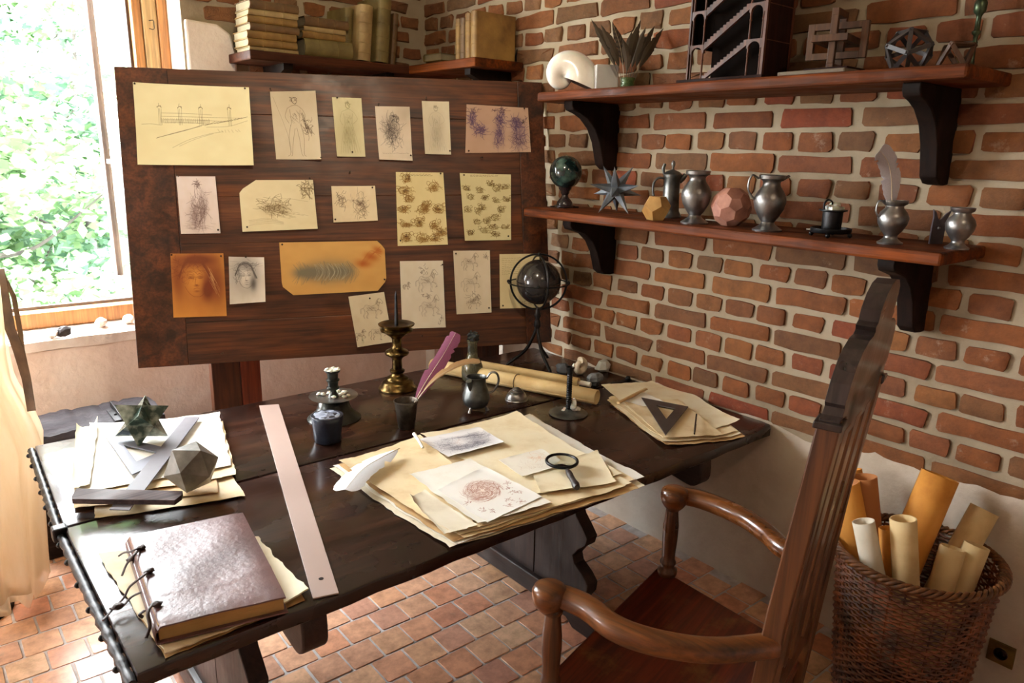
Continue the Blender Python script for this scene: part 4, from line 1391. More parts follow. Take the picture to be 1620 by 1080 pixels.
def feather(parent, path, wl, wr, nrm, fm, start=.18, seed=0, quill=.0016, notch=2, qm=None, vname='vane', point=0):
    """path root -> tip; wl/wr = half widths of the vane"""
    q = random.Random(seed)
    P = bez(path, 36); m = len(P); N0 = Vector(nrm).normalized()
    for sg, w0 in ((1, wl), (-1, wr)):
        vs = []; fs = []; g = G()
        nt_ = sorted(q.uniform(.25, .9) for _ in range(notch))
        lo = int(start * m)
        for j in range(lo, m):
            t = (j - lo) / (m - 1 - lo)
            d = (P[min(j + 1, m - 1)] - P[max(j - 1, 0)]).normalized()
            sd = d.cross(N0).normalized() * sg
            w = w0 * (math.sin(min(1, t * 2.4 + .12) * PI / 2)) * max(0, 1 - max(0, (t - .80) / .20) ** 2.6) ** .6 + .0006
            w *= 1 + q.uniform(-.05, .05)
            if point: w *= min(1, (1.0 - t) * 2.2 + .03)
            for x in nt_:
                if abs(t - x) < .02: w *= .72
            for k, f in enumerate((0, .5, 1)):
                p = P[j] + sd * w * f + d * w * f * .55 - N0 * (w * .22 * f * f)
                vs.append(tuple(p)); vs.append(tuple(p - N0 * .0004))
                g.uv[len(vs) - 2] = (.5 + .5 * f * sg, t); g.uv[len(vs) - 1] = (.5 + .5 * f * sg, t)
        r = m - lo
        for j in range(r - 1):
            for k in range(2):
                a = j * 6 + k * 2
                fs.append((a, a + 2, a + 8, a + 6)); fs.append((a + 1, a + 7, a + 9, a + 3))
            a = j * 6 + 4; fs.append((a, a + 1, a + 7, a + 6))
        g.add(vs, fs)
        part(parent, vname, g, fm, 60, world=True)
    part(parent, 'quill', G().tube(P, [quill * (1 - .8 * j / m) for j in range(m)], 6), qm or QUILL, 60, world=True)


zf = zc + .016
t = thing('white_feather', 'white quill feather lying on the left corner of the middle stack', 'feather', tuple(onz(590, 745, zf)))
feather(t, [onz(632, 709, zf + .004), onz(606, 722, zf + .010), onz(574, 742, zf + .012), onz(546, 774, zf + .006)], .050, .040, (0, 0, 1), F_WHITE, start=.08, seed=3)

# magnifying glass
t = thing('magnifying_glass', 'small magnifying glass with black ring and fluted handle', 'magnifying glass', tuple(onz(893, 728, zc)))
c0 = onz(889, 729, zc + .030); rr = msize(24.5, c0)
tilt = Matrix.Translation(c0) @ Matrix.Rotation(R(1.5), 4, Vector(RR))
pts = [tilt @ Vector((rr * math.cos(2 * PI * k / 32), rr * math.sin(2 * PI * k / 32), 0)) for k in range(32)]
part(t, 'ring', G().tube(pts, .0052, 8, closed=True, flat=1.2), M['iron'], 60, world=True)
part(t, 'lens', G().lathe([(.0001, -.004), (rr * .5, -.0028), (rr * .97, -.0005), (rr * .97, .0005), (rr * .5, .0028), (.0001, .004)], 28, tilt), M['glass'], 60, world=True)
a = onz(896, 741, zc + .024); b = onz(913, 771, zc + .018)
hp = [a.lerp(b, k / 8) for k in range(9)]
part(t, 'handle', G().tube(hp, [.005, .0075, .0105, .011, .010, .010, .011, .0135, .010], 8), plain('black_handle', (70, 62, 60), (34, 28, 28), .35, .2, 60, .3, 90), 50, world=True)

# long wooden ruler
RU = plain('ruler_wood', (178, 156, 146), (174, 150, 140), .5, 0, 3, .05, 200)
t = thing('wooden_ruler', 'long pale wooden ruler lying across the table', 'ruler', tuple(onz(470, 790, TZ + .001)))
g = slab([(495, 946), (536, 937), (441, 639), (410, 641)], TZ + .0015, .004)
part(t, 'blade', g, RU, bevel=.0008, world=True)
h = onz(508, 915, TZ + .0056)
part(t, 'hole', G().lathe([(.0065, -.0004), (.0065, .0003)], 14, Matrix.Translation(h)), M['iron'], world=True, label='small dark hole near the end')

# leather book on parchment
tsheet('parchment_sheet', 'thick cream parchment with rolled edges under the leather book', [(155, 880), (408, 850), (489, 942), (263, 1038)], TZ + .004, P_PALE, seed=70, deck=.007, amp=.004, th=.004, curl=(.004, .0, .012, .004), nu=26, nv=26)
tsheet('parchment_sheet', 'brown-edged lower parchment under the leather book', [(165, 885), (400, 856), (484, 950), (262, 1041)], TZ + .001, P_BROWN, seed=71, deck=.004, amp=.001, th=.0008)
LE = plain('leather_cover', (116, 84, 84), (88, 62, 64), .36, 0, 5, .2, 60, Coat_Weight=.2, Coat_Roughness=.3)
book = thing('leather_book', 'thick book in purplish brown leather with knotted leather ties', 'book', tuple(onz(320, 930, TZ + .01)))
zb = TZ + .012; hb = .045
cv = [onz(x, y, zb + hb) for x, y in ((200, 848), (384, 809), (452, 941), (247, 990))]
cen = sum(cv, Vector()) / 4


def quadgrid(Q, z, f, nu=20, nv=20, th=.004):
    g = G(); vs = []; fs = []
    for side in (0, 1):
        for j in range(nv + 1):
            for i in range(nu + 1):
                u, v = i / nu, j / nv
                p = Q[0] * (1 - u) * (1 - v) + Q[1] * u * (1 - v) + Q[2] * u * v + Q[3] * (1 - u) * v
                x, y, zz = f(u, v, p)
                vs.append((x, y, z + zz - side * th))
    n1 = (nu + 1) * (nv + 1)
    for j in range(nv):
        for i in range(nu):
            a = j * (nu + 1) + i
            fs.append((a, a + nu + 1, a + nu + 2, a + 1)); fs.append((n1 + a, n1 + a + 1, n1 + a + nu + 2, n1 + a + nu + 1))
    rim = [i for i in range(nu)] + [j * (nu + 1) + nu for j in range(nv)] + [nv * (nu + 1) + i for i in range(nu, 0, -1)] + [j * (nu + 1) for j in range(nv, 0, -1)]
    for a, b in zip(rim, rim[1:] + rim[:1]): fs.append((a, b, n1 + b, n1 + a))
    return g.add(vs, fs)


def cover(u, v, p):
    h = .0016 * math.sin(u * 9 + v * 4) * math.sin(v * 7) - .003 * max(0, (u - .85) / .15) ** 2 - .012 * (1 - math.sqrt(max(0, 1 - max(0, (.05 - u) / .05) ** 2)))
    h += .0022 * math.exp(-((v - .70 - .12 * u + .25 * max(0, u - .5)) / .018) ** 2)
    h -= .0025 * max(0, (v - .95) / .05)
    return p.x, p.y, h


part(book, 'front_cover', quadgrid(cv, zb + hb, cover, 40, 40), LE, 60, world=True)
pg = [c.lerp(cen, .03) + Vector((0, 0, 0)) for c in cv]
PG = plain('page_block', (186, 150, 92), (142, 106, 58), .85, 0, 3, .0)
_m, _nt, _b = PG, PG.node_tree, PG.node_tree.nodes['Principled BSDF']
bump(_nt, _b, noise(_nt, 1, 3, .6, vec=coords(_nt, (2, 2, 500))), .6, .002)
g = G().prism([(p.x, p.y) for p in pg], zb + .004, zb + hb - .004)
part(book, 'pages', g, PG, world=True, label='tan page block')
low = [c + (c - cen) * .02 for c in cv]
part(book, 'back_cover', quadgrid(low, zb + .004, lambda u, v, p: (p.x, p.y, 0), 6, 6), LE, 60, world=True)
sp = []
for k in range(13):
    t_ = k / 12; p0 = cv[0].lerp(cv[3], t_)
    sp.append(p0)
out = (cv[0] - cv[1]).normalized()
g = G(); vs = []; fs = []
for k, p0 in enumerate(sp):
    for j in range(9):
        a = R(90 + 180 * j / 8)
        vs.append((p0.x - out.x * .0015 + out.x * (.007 * abs(math.cos(a)) ** .5), p0.y - out.y * .0015 + out.y * (.007 * abs(math.cos(a)) ** .5), zb + hb / 2 - .007 + (hb / 2 - .006) * math.sin(a)))
for k in range(12):
    for j in range(8):
        a = k * 9 + j; fs.append((a, a + 1, a + 10, a + 9))
g.add(vs, fs)
sp_o = part(book, 'spine', g, LE, 60, world=True)
so = sp_o.modifiers.new('t', 'SOLIDIFY'); so.thickness = .003
TIE = plain('leather_tie', (70, 44, 36), (42, 24, 20), .55, 0, 20, .3, 60)
zt = zb + hb + .002
for kpx in ([(223, 866, .004), (216, 868, .01), (207, 872, .0), (196, 874, -.02), (188, 879, -.03)],
            [(222, 867, .004), (210, 880, .006), (200, 893, -.02), (193, 910, -.035)],
            [(235, 904, .004), (222, 914, .008), (205, 928, -.01), (196, 945, -.03), (180, 962, -.04), (163, 981, -.045)],
            [(224, 936, -.02), (208, 944, -.03), (190, 962, -.036), (174, 962, -.038)],
            [(247, 955, .004), (238, 960, .006), (234, 972, -.0), (237, 990, -.015), (231, 1009, -.03)],
            [(228, 966, -.03), (221, 972, -.02), (226, 976, -.03)]):
    pts = [onz(x, y, zt + dz) for x, y, dz in kpx]
    part(book, 'leather_tie', G().tube(bez(pts, 24), .0040, 8, flat=.6), TIE, 60, world=True)
for x, y in ((223, 866), (236, 903), (247, 955), (207, 884), (187, 958)):
    part(book, 'knot', G().lump(onz(x, y, zt + (.004 if x > 220 else -.012)), .0095, (1.3, 1, .6), seed=x), TIE, 50, world=True)

# ------------------------------------------------------------------ polyhedra
def hull(vs, g=None, tri=False):
    bm = bmesh.new()
    for v in vs: bm.verts.new(v)
    bmesh.ops.convex_hull(bm, input=bm.verts[:])
    bmesh.ops.dissolve_limit(bm, angle_limit=R(2), verts=bm.verts[:], edges=bm.edges[:])
    bm.verts.index_update()
    out = [tuple(v.co) for v in bm.verts], [tuple(v.index for v in f.verts) for f in bm.faces], [tuple(v.index for v in e.verts) for e in bm.edges]
    bm.free()
    return out


PHI = (1 + 5 ** .5) / 2
ICO = [Vector(v).normalized() for v in [(0, a, b * PHI) for a in (-1, 1) for b in (-1, 1)] + [(a, b * PHI, 0) for a in (-1, 1) for b in (-1, 1)] + [(b * PHI, 0, a) for a in (-1, 1) for b in (-1, 1)]]
iv, iff, ie = hull(ICO)
DOD = [sum((Vector(iv[i]) for i in f), Vector()).normalized() for f in iff]
TRI = [Vector(iv[a]).lerp(Vector(iv[b]), t) for a, b in ie for t in (1 / 3, 2 / 3)]
IDD = [(Vector(iv[a]) + Vector(iv[b])).normalized() for a, b in ie]


def rest_on(vs, Rm, r):
    """scaled, rotated points with the lowest at z = 0"""
    P = [Rm @ (Vector(v) * r) for v in vs]
    z = min(p.z for p in P)
    return [p - Vector((0, 0, z)) for p in P]


def face_down(vs, fs, k=0, spin=0.0):
    f = fs[k]; n = sum((Vector(vs[i]) for i in f), Vector()).normalized()
    return (Matrix.Rotation(spin, 4, 'Z') @ n.rotation_difference(Vector((0, 0, -1))).to_matrix().to_4x4())


MARB = plain('green_marble', (184, 192, 178), (46, 62, 54), .22, 0, 13, .03, 40, lo=.42, hi=.66)
c0 = onz(228, 697, TZ + .02)
st_ = thing('stone_star', 'dark green marbled stone star with eight points on the left papers', 'star', (c0.x, c0.y, TZ + .026))
g = G(); r = .108
cube = [Vector((x, y, z)).normalized() for x in (-1, 1) for y in (-1, 1) for z in (-1, 1)]
Rm = Matrix.Rotation(R(24), 4, 'Z') @ Matrix.Rotation(R(9), 4, 'X')
for par in (1, -1):
    tv = [v for v in cube if (v.x * v.y * v.z > 0) == (par > 0)]
    P = rest_on(tv, Rm, r)
    zmin = min((Rm @ (v * r)).z for v in cube)
    P = [Rm @ (v * r) - Vector((0, 0, zmin)) for v in tv]
    hv, hf, _ = hull(P)
    g.add(hv, hf)
part(st_, 'points', g, MARB)
c0 = onz(306, 771, TZ + .02)
ico_ = thing('stone_icosahedron', 'grey stone icosahedron standing right of the T-square', 'polyhedron', (c0.x, c0.y, TZ + .0255))
P = rest_on(iv, face_down(iv, iff, 3, .5), .083)
hv, hf, _ = hull(P)
part(ico_, 'body', G().add(hv, hf), plain('grey_soapstone', (150, 146, 138), (100, 96, 88), .38, 0, 12, .1, 60), bevel=.0008)

# ------------------------------------------------------------------ vessels and candle holders on the table
c0 = onz(519, 697, TZ)
t = thing('ink_block', 'blue-black ink pot with a pale rough top beside the pewter candle holder', 'ink pot', (c0.x, c0.y, TZ))
g = G().lathe([(.045, 0), (.049, .005), (.052, .04), (.058, .085), (.060, .10), (.058, .104)], 24); g.jitter(.0012, 2)
part(t, 'body', g, plain('blue_black_glaze', (52, 58, 72), (26, 30, 42), .3, .1, 14, .2, 30), 50)
g = G().lathe([(.057, .100), (.045, .106), (.03, .104), (.012, .108), (.0001, .106)], 20); g.jitter(.0022, 4)
part(t, 'rough_top', g, plain('dusty_top', (150, 158, 176), (96, 104, 122), .6, 0, 30, .4, 50), 50, label='pale crusted top')

c0 = onz(529, 661, TZ)
t = thing('pewter_candle_holder', 'wide-dished dark candle holder crusted with white wax', 'candle holder', (c0.x, c0.y, TZ))
HORN = plain('blackened_bronze', (70, 72, 66), (30, 32, 30), .28, .6, 9, .08, 40)
part(t, 'base', G().lathe([(.106, 0), (.108, .004), (.098, .012), (.076, .030), (.064, .055), (.058, .082), (.050, .088)], 32), HORN, 50)
part(t, 'drip_dish', G().lathe([(.050, .086), (.094, .094), (.098, .098), (.094, .099), (.06, .093), (.02, .092)], 32), M['pewter'], 50)
part(t, 'stem', G().lathe([(.022, .092), (.018, .104), (.013, .112), (.013, .12), (.026, .128), (.027, .133), (.020, .138), (.022, .158), (.027, .162), (.027, .166), (.021, .17), (.022, .192), (.030, .198), (.031, .206), (.024, .208), (.018, .200)], 24), HORN, 50)
g = G()
for k in range(14):
    a = rnd.uniform(0, 2 * PI); rr = rnd.uniform(.025, .07); g.lump((rr * math.cos(a), rr * math.sin(a), .099), rnd.uniform(.007, .014), (1, 1, .6), seed=k, n=7, m=5)
part(t, 'wax', g, M['wax'], 60)['kind'] = 'stuff'
g = G().lathe([(.030, .200), (.031, .207), (.022, .210), (.012, .207)], 16)
for k in range(7):
    a = k; g.lump((.023 * math.cos(a), .023 * math.sin(a), .206), .010, (1, 1, .6), seed=k + 30, n=7, m=5)
part(t, 'wax_rim', g, M['wax'], 60)['kind'] = 'stuff'

c0 = onz(629, 615, TZ)
t = thing('brass_candlestick', 'tall aged brass pricket candlestick with stepped base', 'candlestick', (c0.x, c0.y, TZ))
part(t, 'base', G().lathe([(.084, 0), (.087, .006), (.085, .012), (.074, .020), (.073, .032), (.067, .040), (.052, .047), (.050, .056), (.036, .064), (.028, .070), (.027, .078), (.034, .084), (.034, .092), (.026, .098)], 36), M['brass'], 50)
part(t, 'shaft', G().lathe([(.024, .096), (.022, .14), (.026, .150), (.034, .156), (.052, .166), (.055, .174), (.050, .183), (.032, .192), (.024, .198), (.021, .206), (.022, .24), (.030, .250), (.048, .262), (.054, .272)], 32), M['brass'], 50)
part(t, 'drip_pan', G().lathe([(.050, .270), (.072, .276), (.074, .284), (.062, .290), (.066, .297), (.080, .303), (.082, .309), (.078, .311), (.055, .304), (.001, .301)], 36), M['brass'], 50)
part(t, 'spike', G().lathe([(.010, .300), (.009, .35), (.0075, .40), (.006, .44), (.0001, .462)], 6), M['iron'], 30)

c0 = onz(643, 676, TZ)
t = thing('horn_cup', 'small tapering dark metal cup holding two quills', 'cup', (c0.x, c0.y, TZ))
part(t, 'cup', G().lathe([(.0001, .0), (.031, 0), (.033, .003), (.046, .108), (.0495, .110), (.0495, .114), (.046, .115), (.043, .108), (.030, .010), (.0001, .008)], 28), plain('cup_metal', (112, 104, 94), (64, 58, 50), .34, .85, 20, .2, 70), 50)
yq = c0.y
t = thing('plum_quill', 'tall plum-purple feather quill standing in the cup', 'feather', (c0.x, c0.y, TZ + .02))
pth = [Vector((c0.x + .0, c0.y + .0, TZ + .012)), ony(656, 636, yq), ony(676, 600, yq + .01), ony(702, 560, yq + .02), ony(721, 526, yq + .02)]
nn = -Vector(FF)
feather(t, pth, .032, .026, nn, F_PURPLE, start=.28, seed=5, quill=.002)
t = thing('beige_quill', 'curved beige feather quill bending right out of the cup', 'feather', (c0.x + .01, c0.y, TZ + .02))
pth = [Vector((c0.x + .012, c0.y - .005, TZ + .012)), ony(660, 633, yq - .01), ony(688, 600, yq - .01), ony(716, 582, yq - .01), ony(738, 574, yq - .01), ony(760, 573, yq - .01)]
feather(t, pth, .006, .016, nn, F_BEIGE, start=.30, seed=6, quill=.0022)

c0 = onz(747, 601, TZ)
t = thing('stoppered_bottle', 'murky glass bottle with a ragged black stopper behind the pewter jug', 'bottle', (c0.x, c0.y, TZ))
GL = plain('murky_glass', (150, 142, 104), (70, 72, 60), .12, 0, 9, .1, 20, Transmission_Weight=.45, Coat_Weight=.5)
part(t, 'body', G().lathe([(.044, 0), (.050, .006), (.053, .04), (.051, .07), (.042, .095), (.026, .115), (.023, .14), (.023, .185), (.027, .19), (.027, .197), (.022, .198)], 28), GL, 50)
part(t, 'stopper', G().lump((0, 0, .215), .027, (1.1, 1, .9), seed=9, amp=.4, n=12, m=8), plain('black_wad', (60, 62, 60), (24, 26, 26), .8, 0, 30, .6, 40), 0)

c0 = onz(753, 650, TZ)
t = thing('pewter_jug', 'small footed pewter jug with looped handle and empty spout', 'jug', (c0.x, c0.y, TZ))
g = G().lathe([(.0001, .018), (.034, .019), (.050, .032), (.058, .055), (.057, .075), (.048, .105), (.041, .128), (.041, .146), (.044, .150), (.0445, .153), (.041, .154), (.037, .146), (.037, .126), (.052, .06), (.03, .024), (.0001, .022)], 32)
part(t, 'body', g, M['pewter_dark'], 50)
sp_dir = Vector((-.78, -.3, 0)).normalized()
g = G().tube([Vector((0, 0, .102)) + sp_dir * .046, Vector((0, 0, .130)) + sp_dir * .050, Vector((0, 0, .149)) + sp_dir * .058], [.004, .012, .013], 10)
part(t, 'spout', g, M['pewter_dark'], 60)
hd = Vector(RR).normalized(); hd.z = 0
g = G().tube(bez([Vector((0, 0, .146)) + hd * .042, Vector((0, 0, .172)) + hd * .062, Vector((0, 0, .168)) + hd * .086, Vector((0, 0, .135)) + hd * .094, Vector((0, 0, .095)) + hd * .075, Vector((0, 0, .082)) + hd * .054], 30), .0068, 8, flat=.7)
part(t, 'handle', g, M['pewter'], 60)
for k in range(3):
    a = R(200 + 120 * k)
    part(t, 'foot', G().tube([(.036 * math.cos(a), .036 * math.sin(a), .028), (.046 * math.cos(a), .046 * math.sin(a), .014), (.050 * math.cos(a), .050 * math.sin(a), .004)], [.008, .006, .008], 8), M['pewter'], 60)

c0 = onz(817, 632, TZ)
t = thing('lidded_inkwell', 'squat lidded pewter inkwell right of the jug', 'inkwell', (c0.x, c0.y, TZ))
part(t, 'body', G().lathe([(.050, 0), (.052, .003), (.050, .006), (.047, .008), (.046, .018), (.038, .032), (.030, .036)], 28), M['pewter'], 50)
part(t, 'lid', G().lathe([(.031, .036), (.032, .040), (.024, .046), (.020, .047), (.020, .050), (.012, .056), (.0001, .058)], 28), M['pewter'], 50)

# scrolls on the table
SCR = parch('scroll_paper', (226, 200, 146), (204, 168, 108), (232, 212, 166))
SCI = parch('scroll_inner', (206, 150, 84), (170, 112, 56))


def scroll(name, label, a, b, r, turns=1.6, mat=None, group=None, r2=None, inner=None, flap=True, cat='scroll'):
    """rolled sheet: spiral cross-section swept from a to b"""
    a, b = Vector(a), Vector(b); d = (b - a).normalized()
    up = Vector((0, 0, 1)) if abs(d.z) < .8 else Vector((1, 0, 0))
    up = (up - d * up.dot(d)).normalized(); sd = d.cross(up)
    n = int(22 * turns); g = G(); vs = []; fs = []
    r2 = r2 or r
    for e, (c, rr) in enumerate(((a, r), (a.lerp(b, .33), r + (r2 - r) * .33), (a.lerp(b, .66), r + (r2 - r) * .66), (b, r2))):
        for k in range(n + 1):
            t_ = 2 * PI * turns * k / n
            q_ = rr * (1 - .12 * k / n)
            vs.append(c + (up * math.cos(t_ + 1.9) + sd * math.sin(t_ + 1.9)) * q_)
    for e in range(3):
        for k in range(n):
            i = e * (n + 1) + k
            fs.append((i, i + 1, i + n + 2, i + n + 1))
    g.add(vs, fs)
    t = thing(name, label, cat, tuple(a), group=group)
    o = part(t, 'sheet', g, mat or SCR, 60, world=True)
    m = o.modifiers.new('solid', 'SOLIDIFY'); m.thickness = .0012
    return t


a = onz(684, 588, TZ); b = onz(944, 640, TZ)
ax = (b - a).normalized()
rs = .034
sc1 = scroll('large_scroll', 'long cream rolled parchment tied with dark string, lying on the table', a + Vector((0, 0, rs + .001)), b + Vector((0, 0, rs + .001)), rs, 2.3)
for tt in (.545, ):
    c = a.lerp(b, tt) + Vector((0, 0, rs + .001)); s1 = Vector((0, 0, 1)); s2 = ax.cross(s1)
    part(sc1, 'string', G().tube([c + (s1 * math.cos(k * PI / 12) + s2 * math.sin(k * PI / 12)) * (rs + .0015) for k in range(24)], .0016, 6, closed=True), M['string'], 60, world=True)
a2 = onz(738, 580, TZ); b2 = onz(915, 612, TZ)
sc2 = scroll('thin_scroll', 'thinner yellow scroll behind the long cream scroll', a2 + Vector((0, 0, .024)), b2 + Vector((0, 0, .024)), .022, 1.8, SCR)
a3 = onz(905, 607, TZ + .0); b3 = onz(934, 613, TZ)
t = thing('cork_stick', 'short white stick with a black end beside the long scroll', 'stick', tuple(a3))
part(t, 'rod', G().tube([a3 + Vector((0, 0, .014)), b3 + Vector((0, 0, .014))], .0125, 12), P_WHITE, 60, world=True)
part(t, 'end_cap', G().lump(b3 + Vector((.02, -.012, .012)), .013, (1.2, 1, .8), seed=3), M['iron'], 50, world=True)

c0 = onz(899, 654, TZ)
t = thing('iron_candlestick', 'thin iron candlestick on a round foot covered with dripped wax', 'candlestick', (c0.x, c0.y, TZ))
part(t, 'foot', G().lathe([(.080, 0), (.083, .003), (.080, .006), (.05, .008), (.02, .014), (.012, .022)], 32), M['pewter_dark'], 50)
pr = [(.012, .02)]
for k in range(16): pr += [(.0105, .024 + k * .010), (.0125, .029 + k * .010)]
part(t, 'stem', G().lathe(pr + [(.012, .19), (.018, .2), (.0185, .206), (.014, .207), (.012, .195)], 16), M['iron'], 40)
g = G()
for k in range(12):
    a_ = rnd.uniform(-.6, 2.2); rr = rnd.uniform(.012, .05); g.lump((rr * math.cos(a_) * .9, rr * math.sin(a_) * .5 - .01, .012 + .03 * (1 - rr / .05)), rnd.uniform(.010, .018), (1, 1, .8), seed=k + 5, n=8, m=6)
g.lump((0.02, -.01, .034), .017, (.8, .8, 1.9), seed=91)
part(t, 'wax', g, M['wax'], 60)['kind'] = 'stuff'
part(t, 'wax_drop', G().lump((.02, 0, .205), .007, (1, 1, 1.8), seed=92), M['wax'], 60)

for nm, lab, cat, px, py, r, sc, m_, am in (
        ('dark_rock', 'dark grey angular rock behind the iron candlestick', 'rock', 889, 592, .038, (1, 1, .9), plain('dark_rock', (92, 96, 100), (56, 58, 62), .7, 0, 14, .5, 40), .22),
        ('pale_quartz', 'translucent white stone nearest the brick wall', 'rock', 954, 588, .042, (1.15, .8, .8), plain('pale_quartz', (206, 204, 194), (170, 168, 160), .4, 0, 8, .3, 30), .18),
        ('grey_rock', 'blue-grey flat-faced rock in front of the white stone', 'rock', 940, 606, .040, (1.4, .8, .75), plain('grey_rock', (132, 138, 140), (94, 98, 100), .7, 0, 12, .5, 40), .16)):
    c = onz(px, py, TZ)
    g = G().lump((0, 0, 0), r, sc, seed=len(nm), amp=am, n=7, m=5)
    zz = min(v[2] for v in g.v); g.v = [(x, y, z - zz) for x, y, z in g.v]
    solo(nm, g, m_, lab, cat, (c.x, c.y, TZ), world=False, bevel=.002)
c = onz(917, 593, TZ)
g = G(); prof = []
for k in range(90):
    th_ = k * .23; rr = .0075 * math.exp(.072 * th_)
    prof.append((Vector((rr * math.cos(th_), 0, rr * math.sin(th_))), rr * .62))
g.tube([p for p, r_ in prof], [r_ for p, r_ in prof], 10)
zz = min(v[2] for v in g.v); g.v = [(x, y, z - zz) for x, y, z in g.v]
solo('snail_shell', g, plain('cream_shell', (226, 214, 192), (196, 180, 152), .45, 0, 30, .2, 60), 'small cream snail shell behind the iron candlestick', 'shell', (c.x, c.y, TZ), smooth=60, world=False)

# armillary globe
c0 = onz(846, 578, TZ)
t = thing('black_globe', 'black globe in iron rings on a three-legged stand', 'globe', (c0.x, c0.y, TZ))
gc = ony(852, 446, c0.y); gr = msize(35.5, gc)
L = lambda p: Vector(p) - Vector((c0.x, c0.y, TZ))
gl = L(gc)
part(t, 'globe', G().ball(gl, gr, 40, 24), plain('black_enamel', (58, 54, 54), (34, 32, 34), .2, .3, 5, .03, 30, Coat_Weight=.5), 60)
rg = gr * 1.25
vd = Vector(CAM) - Vector(gc); vd.z = 0; vd.normalize(); sd = Vector((-vd.y, vd.x, 0))
for e, (u_, v_) in enumerate(((sd, Vector((0, 0, 1))), ((sd * .35 + vd * .94).normalized(), Vector((0, 0, 1))))):
    part(t, 'meridian_ring', G().tube([gl + (u_ * math.cos(k * PI / 24) + v_ * math.sin(k * PI / 24)) * rg * (1 - .06 * e) for k in range(48)], .006, 8, closed=True, flat=.7), M['iron'], 60)
part(t, 'horizon_ring', G().tube([gl + Vector((0, 0, -.004)) + (sd * math.cos(k * PI / 24) + vd * math.sin(k * PI / 24)) * rg * 1.07 for k in range(48)], .0065, 8, closed=True, flat=.5), M['iron'], 60)
for p in (gl + Vector((0, 0, rg)), gl + sd * rg * 1.07, gl - sd * rg * 1.07, gl + vd * rg * 1.07): part(t, 'knob', G().ball(p, .009, 10, 6), M['iron'], 60)
zt_ = gl.z - rg
part(t, 'stem', G().lathe([(.008, zt_ + .01), (.012, zt_ - .01), (.018, zt_ - .03), (.010, zt_ - .05), (.016, zt_ - .062), (.019, zt_ - .085), (.012, zt_ - .10), (.006, zt_ - .11)], 16, Matrix.Translation((gl.x, gl.y, 0))), M['iron'], 50)
for px, py in ((803, 579), (870, 590), (866, 568)):
    f = L(onz(px, py, TZ)); h0 = Vector((gl.x, gl.y, zt_ - .07)); o_ = Vector((f.x - h0.x, f.y - h0.y, 0))
    part(t, 'leg', G().tube(bez([h0, h0 + o_ * .10 + Vector((0, 0, -.06)), h0 + o_ * .38 + Vector((0, 0, -(h0.z) * .62)), h0 + o_ * .82 + Vector((0, 0, -(h0.z) * .86)), f + Vector((0, 0, .012)), f + Vector((0, 0, .006))], 24), [.0085] * 12 + [.0075] * 13, 8), M['iron'], 60)

# ------------------------------------------------------------------ shelves on the brick wall
def bracket_g(y, z0, drop, d):
    # profile: distance from the wall, height below the shelf
    k = drop / .30
    pr = [(0, 0), (d, 0), (d, -.022), (d - .012, -.040), (d - .055, -.052), (d - .10, -.072 * k), (d - .15, -.115 * k), (d - .185, -.175 * k), (d - .205, -.24 * k), (d - .215, -.275 * k), (.07, -.297 * k), (.03, -.302 * k), (0, -.30 * k)]
    Mx = Matrix(((0, 0, 0, 0), (0, 0, 1, y), (0, 1, 0, z0), (0, 0, 0, 1)))
    Mx[0][0] = -1.0
    return G().prism(pr, 0, .055, Mx)


def rshelf(name, label, z, y0, y1, xf, ends, ybr, drop):
    t = thing(name, label, 'shelf', (0, (y0 + y1) / 2, z - .04))
    q = random.Random(int(z * 100)); n = 24
    out = [(-.002, y0), (-.002, y1)] + [(xf + (.02 if (i in (0,)) else 0) + q.uniform(-.0025, .0025), y1 + (y0 - y1) * i / n) for i in range(n + 1)]
    out[2] = (xf + .05, y1 - .003); out.insert(3, (xf + .004, y1 - .03))
    g = G().prism(out, z - .040, z)
    part(t, 'board', g, M['shelf'], bevel=.009, world=True)
    for yb in ybr: part(t, 'bracket', bracket_g(yb, z - .040, drop, .315), M['bracket'], 40, bevel=.004, world=True)
    return t


Z1, Z2 = 2.105, 1.58
rshelf('wall_shelf', 'long upper wooden shelf on the brick wall with shell, models and feathers', Z1, -3.262, -1.434, -.355, 0, (-1.66, -3.128), .30)
rshelf('wall_shelf', 'long lower wooden shelf on the brick wall carrying pewter vessels', Z2, -3.275, -1.355, -.352, 0, (-1.68, -3.13), .27)

ZB = 2.30
t = thing('corner_shelf', 'dark wooden corner shelf full of old books', 'shelf', (-.4, -.2, ZB - .045))
part(t, 'board', G().box((-1.235, -.325, ZB - .045), (-.004, -.007, ZB)), M['shelf_x'], bevel=.006, world=True)
part(t, 'board', G().prism([(-.328, -.3255), (-.004, -.3255), (-.004, -.955), (-.328, -.955)][::-1], ZB - .045, ZB), M['shelf'], bevel=.006, world=True)
for xb in (-1.05, -.45):
    Mx = Matrix(((0, 0, 1, xb), (-1, 0, 0, -.008), (0, 1, 0, ZB - .045), (0, 0, 0, 1)))
    part(t, 'bracket', G().prism([(0, 0), (.28, 0), (.28, -.03), (.2, -.06), (.1, -.14), (.06, -.2), (0, -.21)], 0, .05, Mx), M['bracket'], 40, world=True)
Mb = Matrix(((-1, 0, 0, -.006), (0, 0, 1, -.86), (0, 1, 0, ZB - .045), (0, 0, 0, 1)))
part(t, 'bracket', G().prism([(0, 0), (.28, 0), (.28, -.03), (.2, -.06), (.1, -.14), (.06, -.2), (0, -.21)], 0, .05, Mb), M['bracket'], 40, world=True)

# ------------------------------------------------------------------ old books
def vellum(name, c1, c2):
    m = plain(name, c1, c2, .6, 0, 7, .35, 30, lo=.3, hi=.7)
    return m


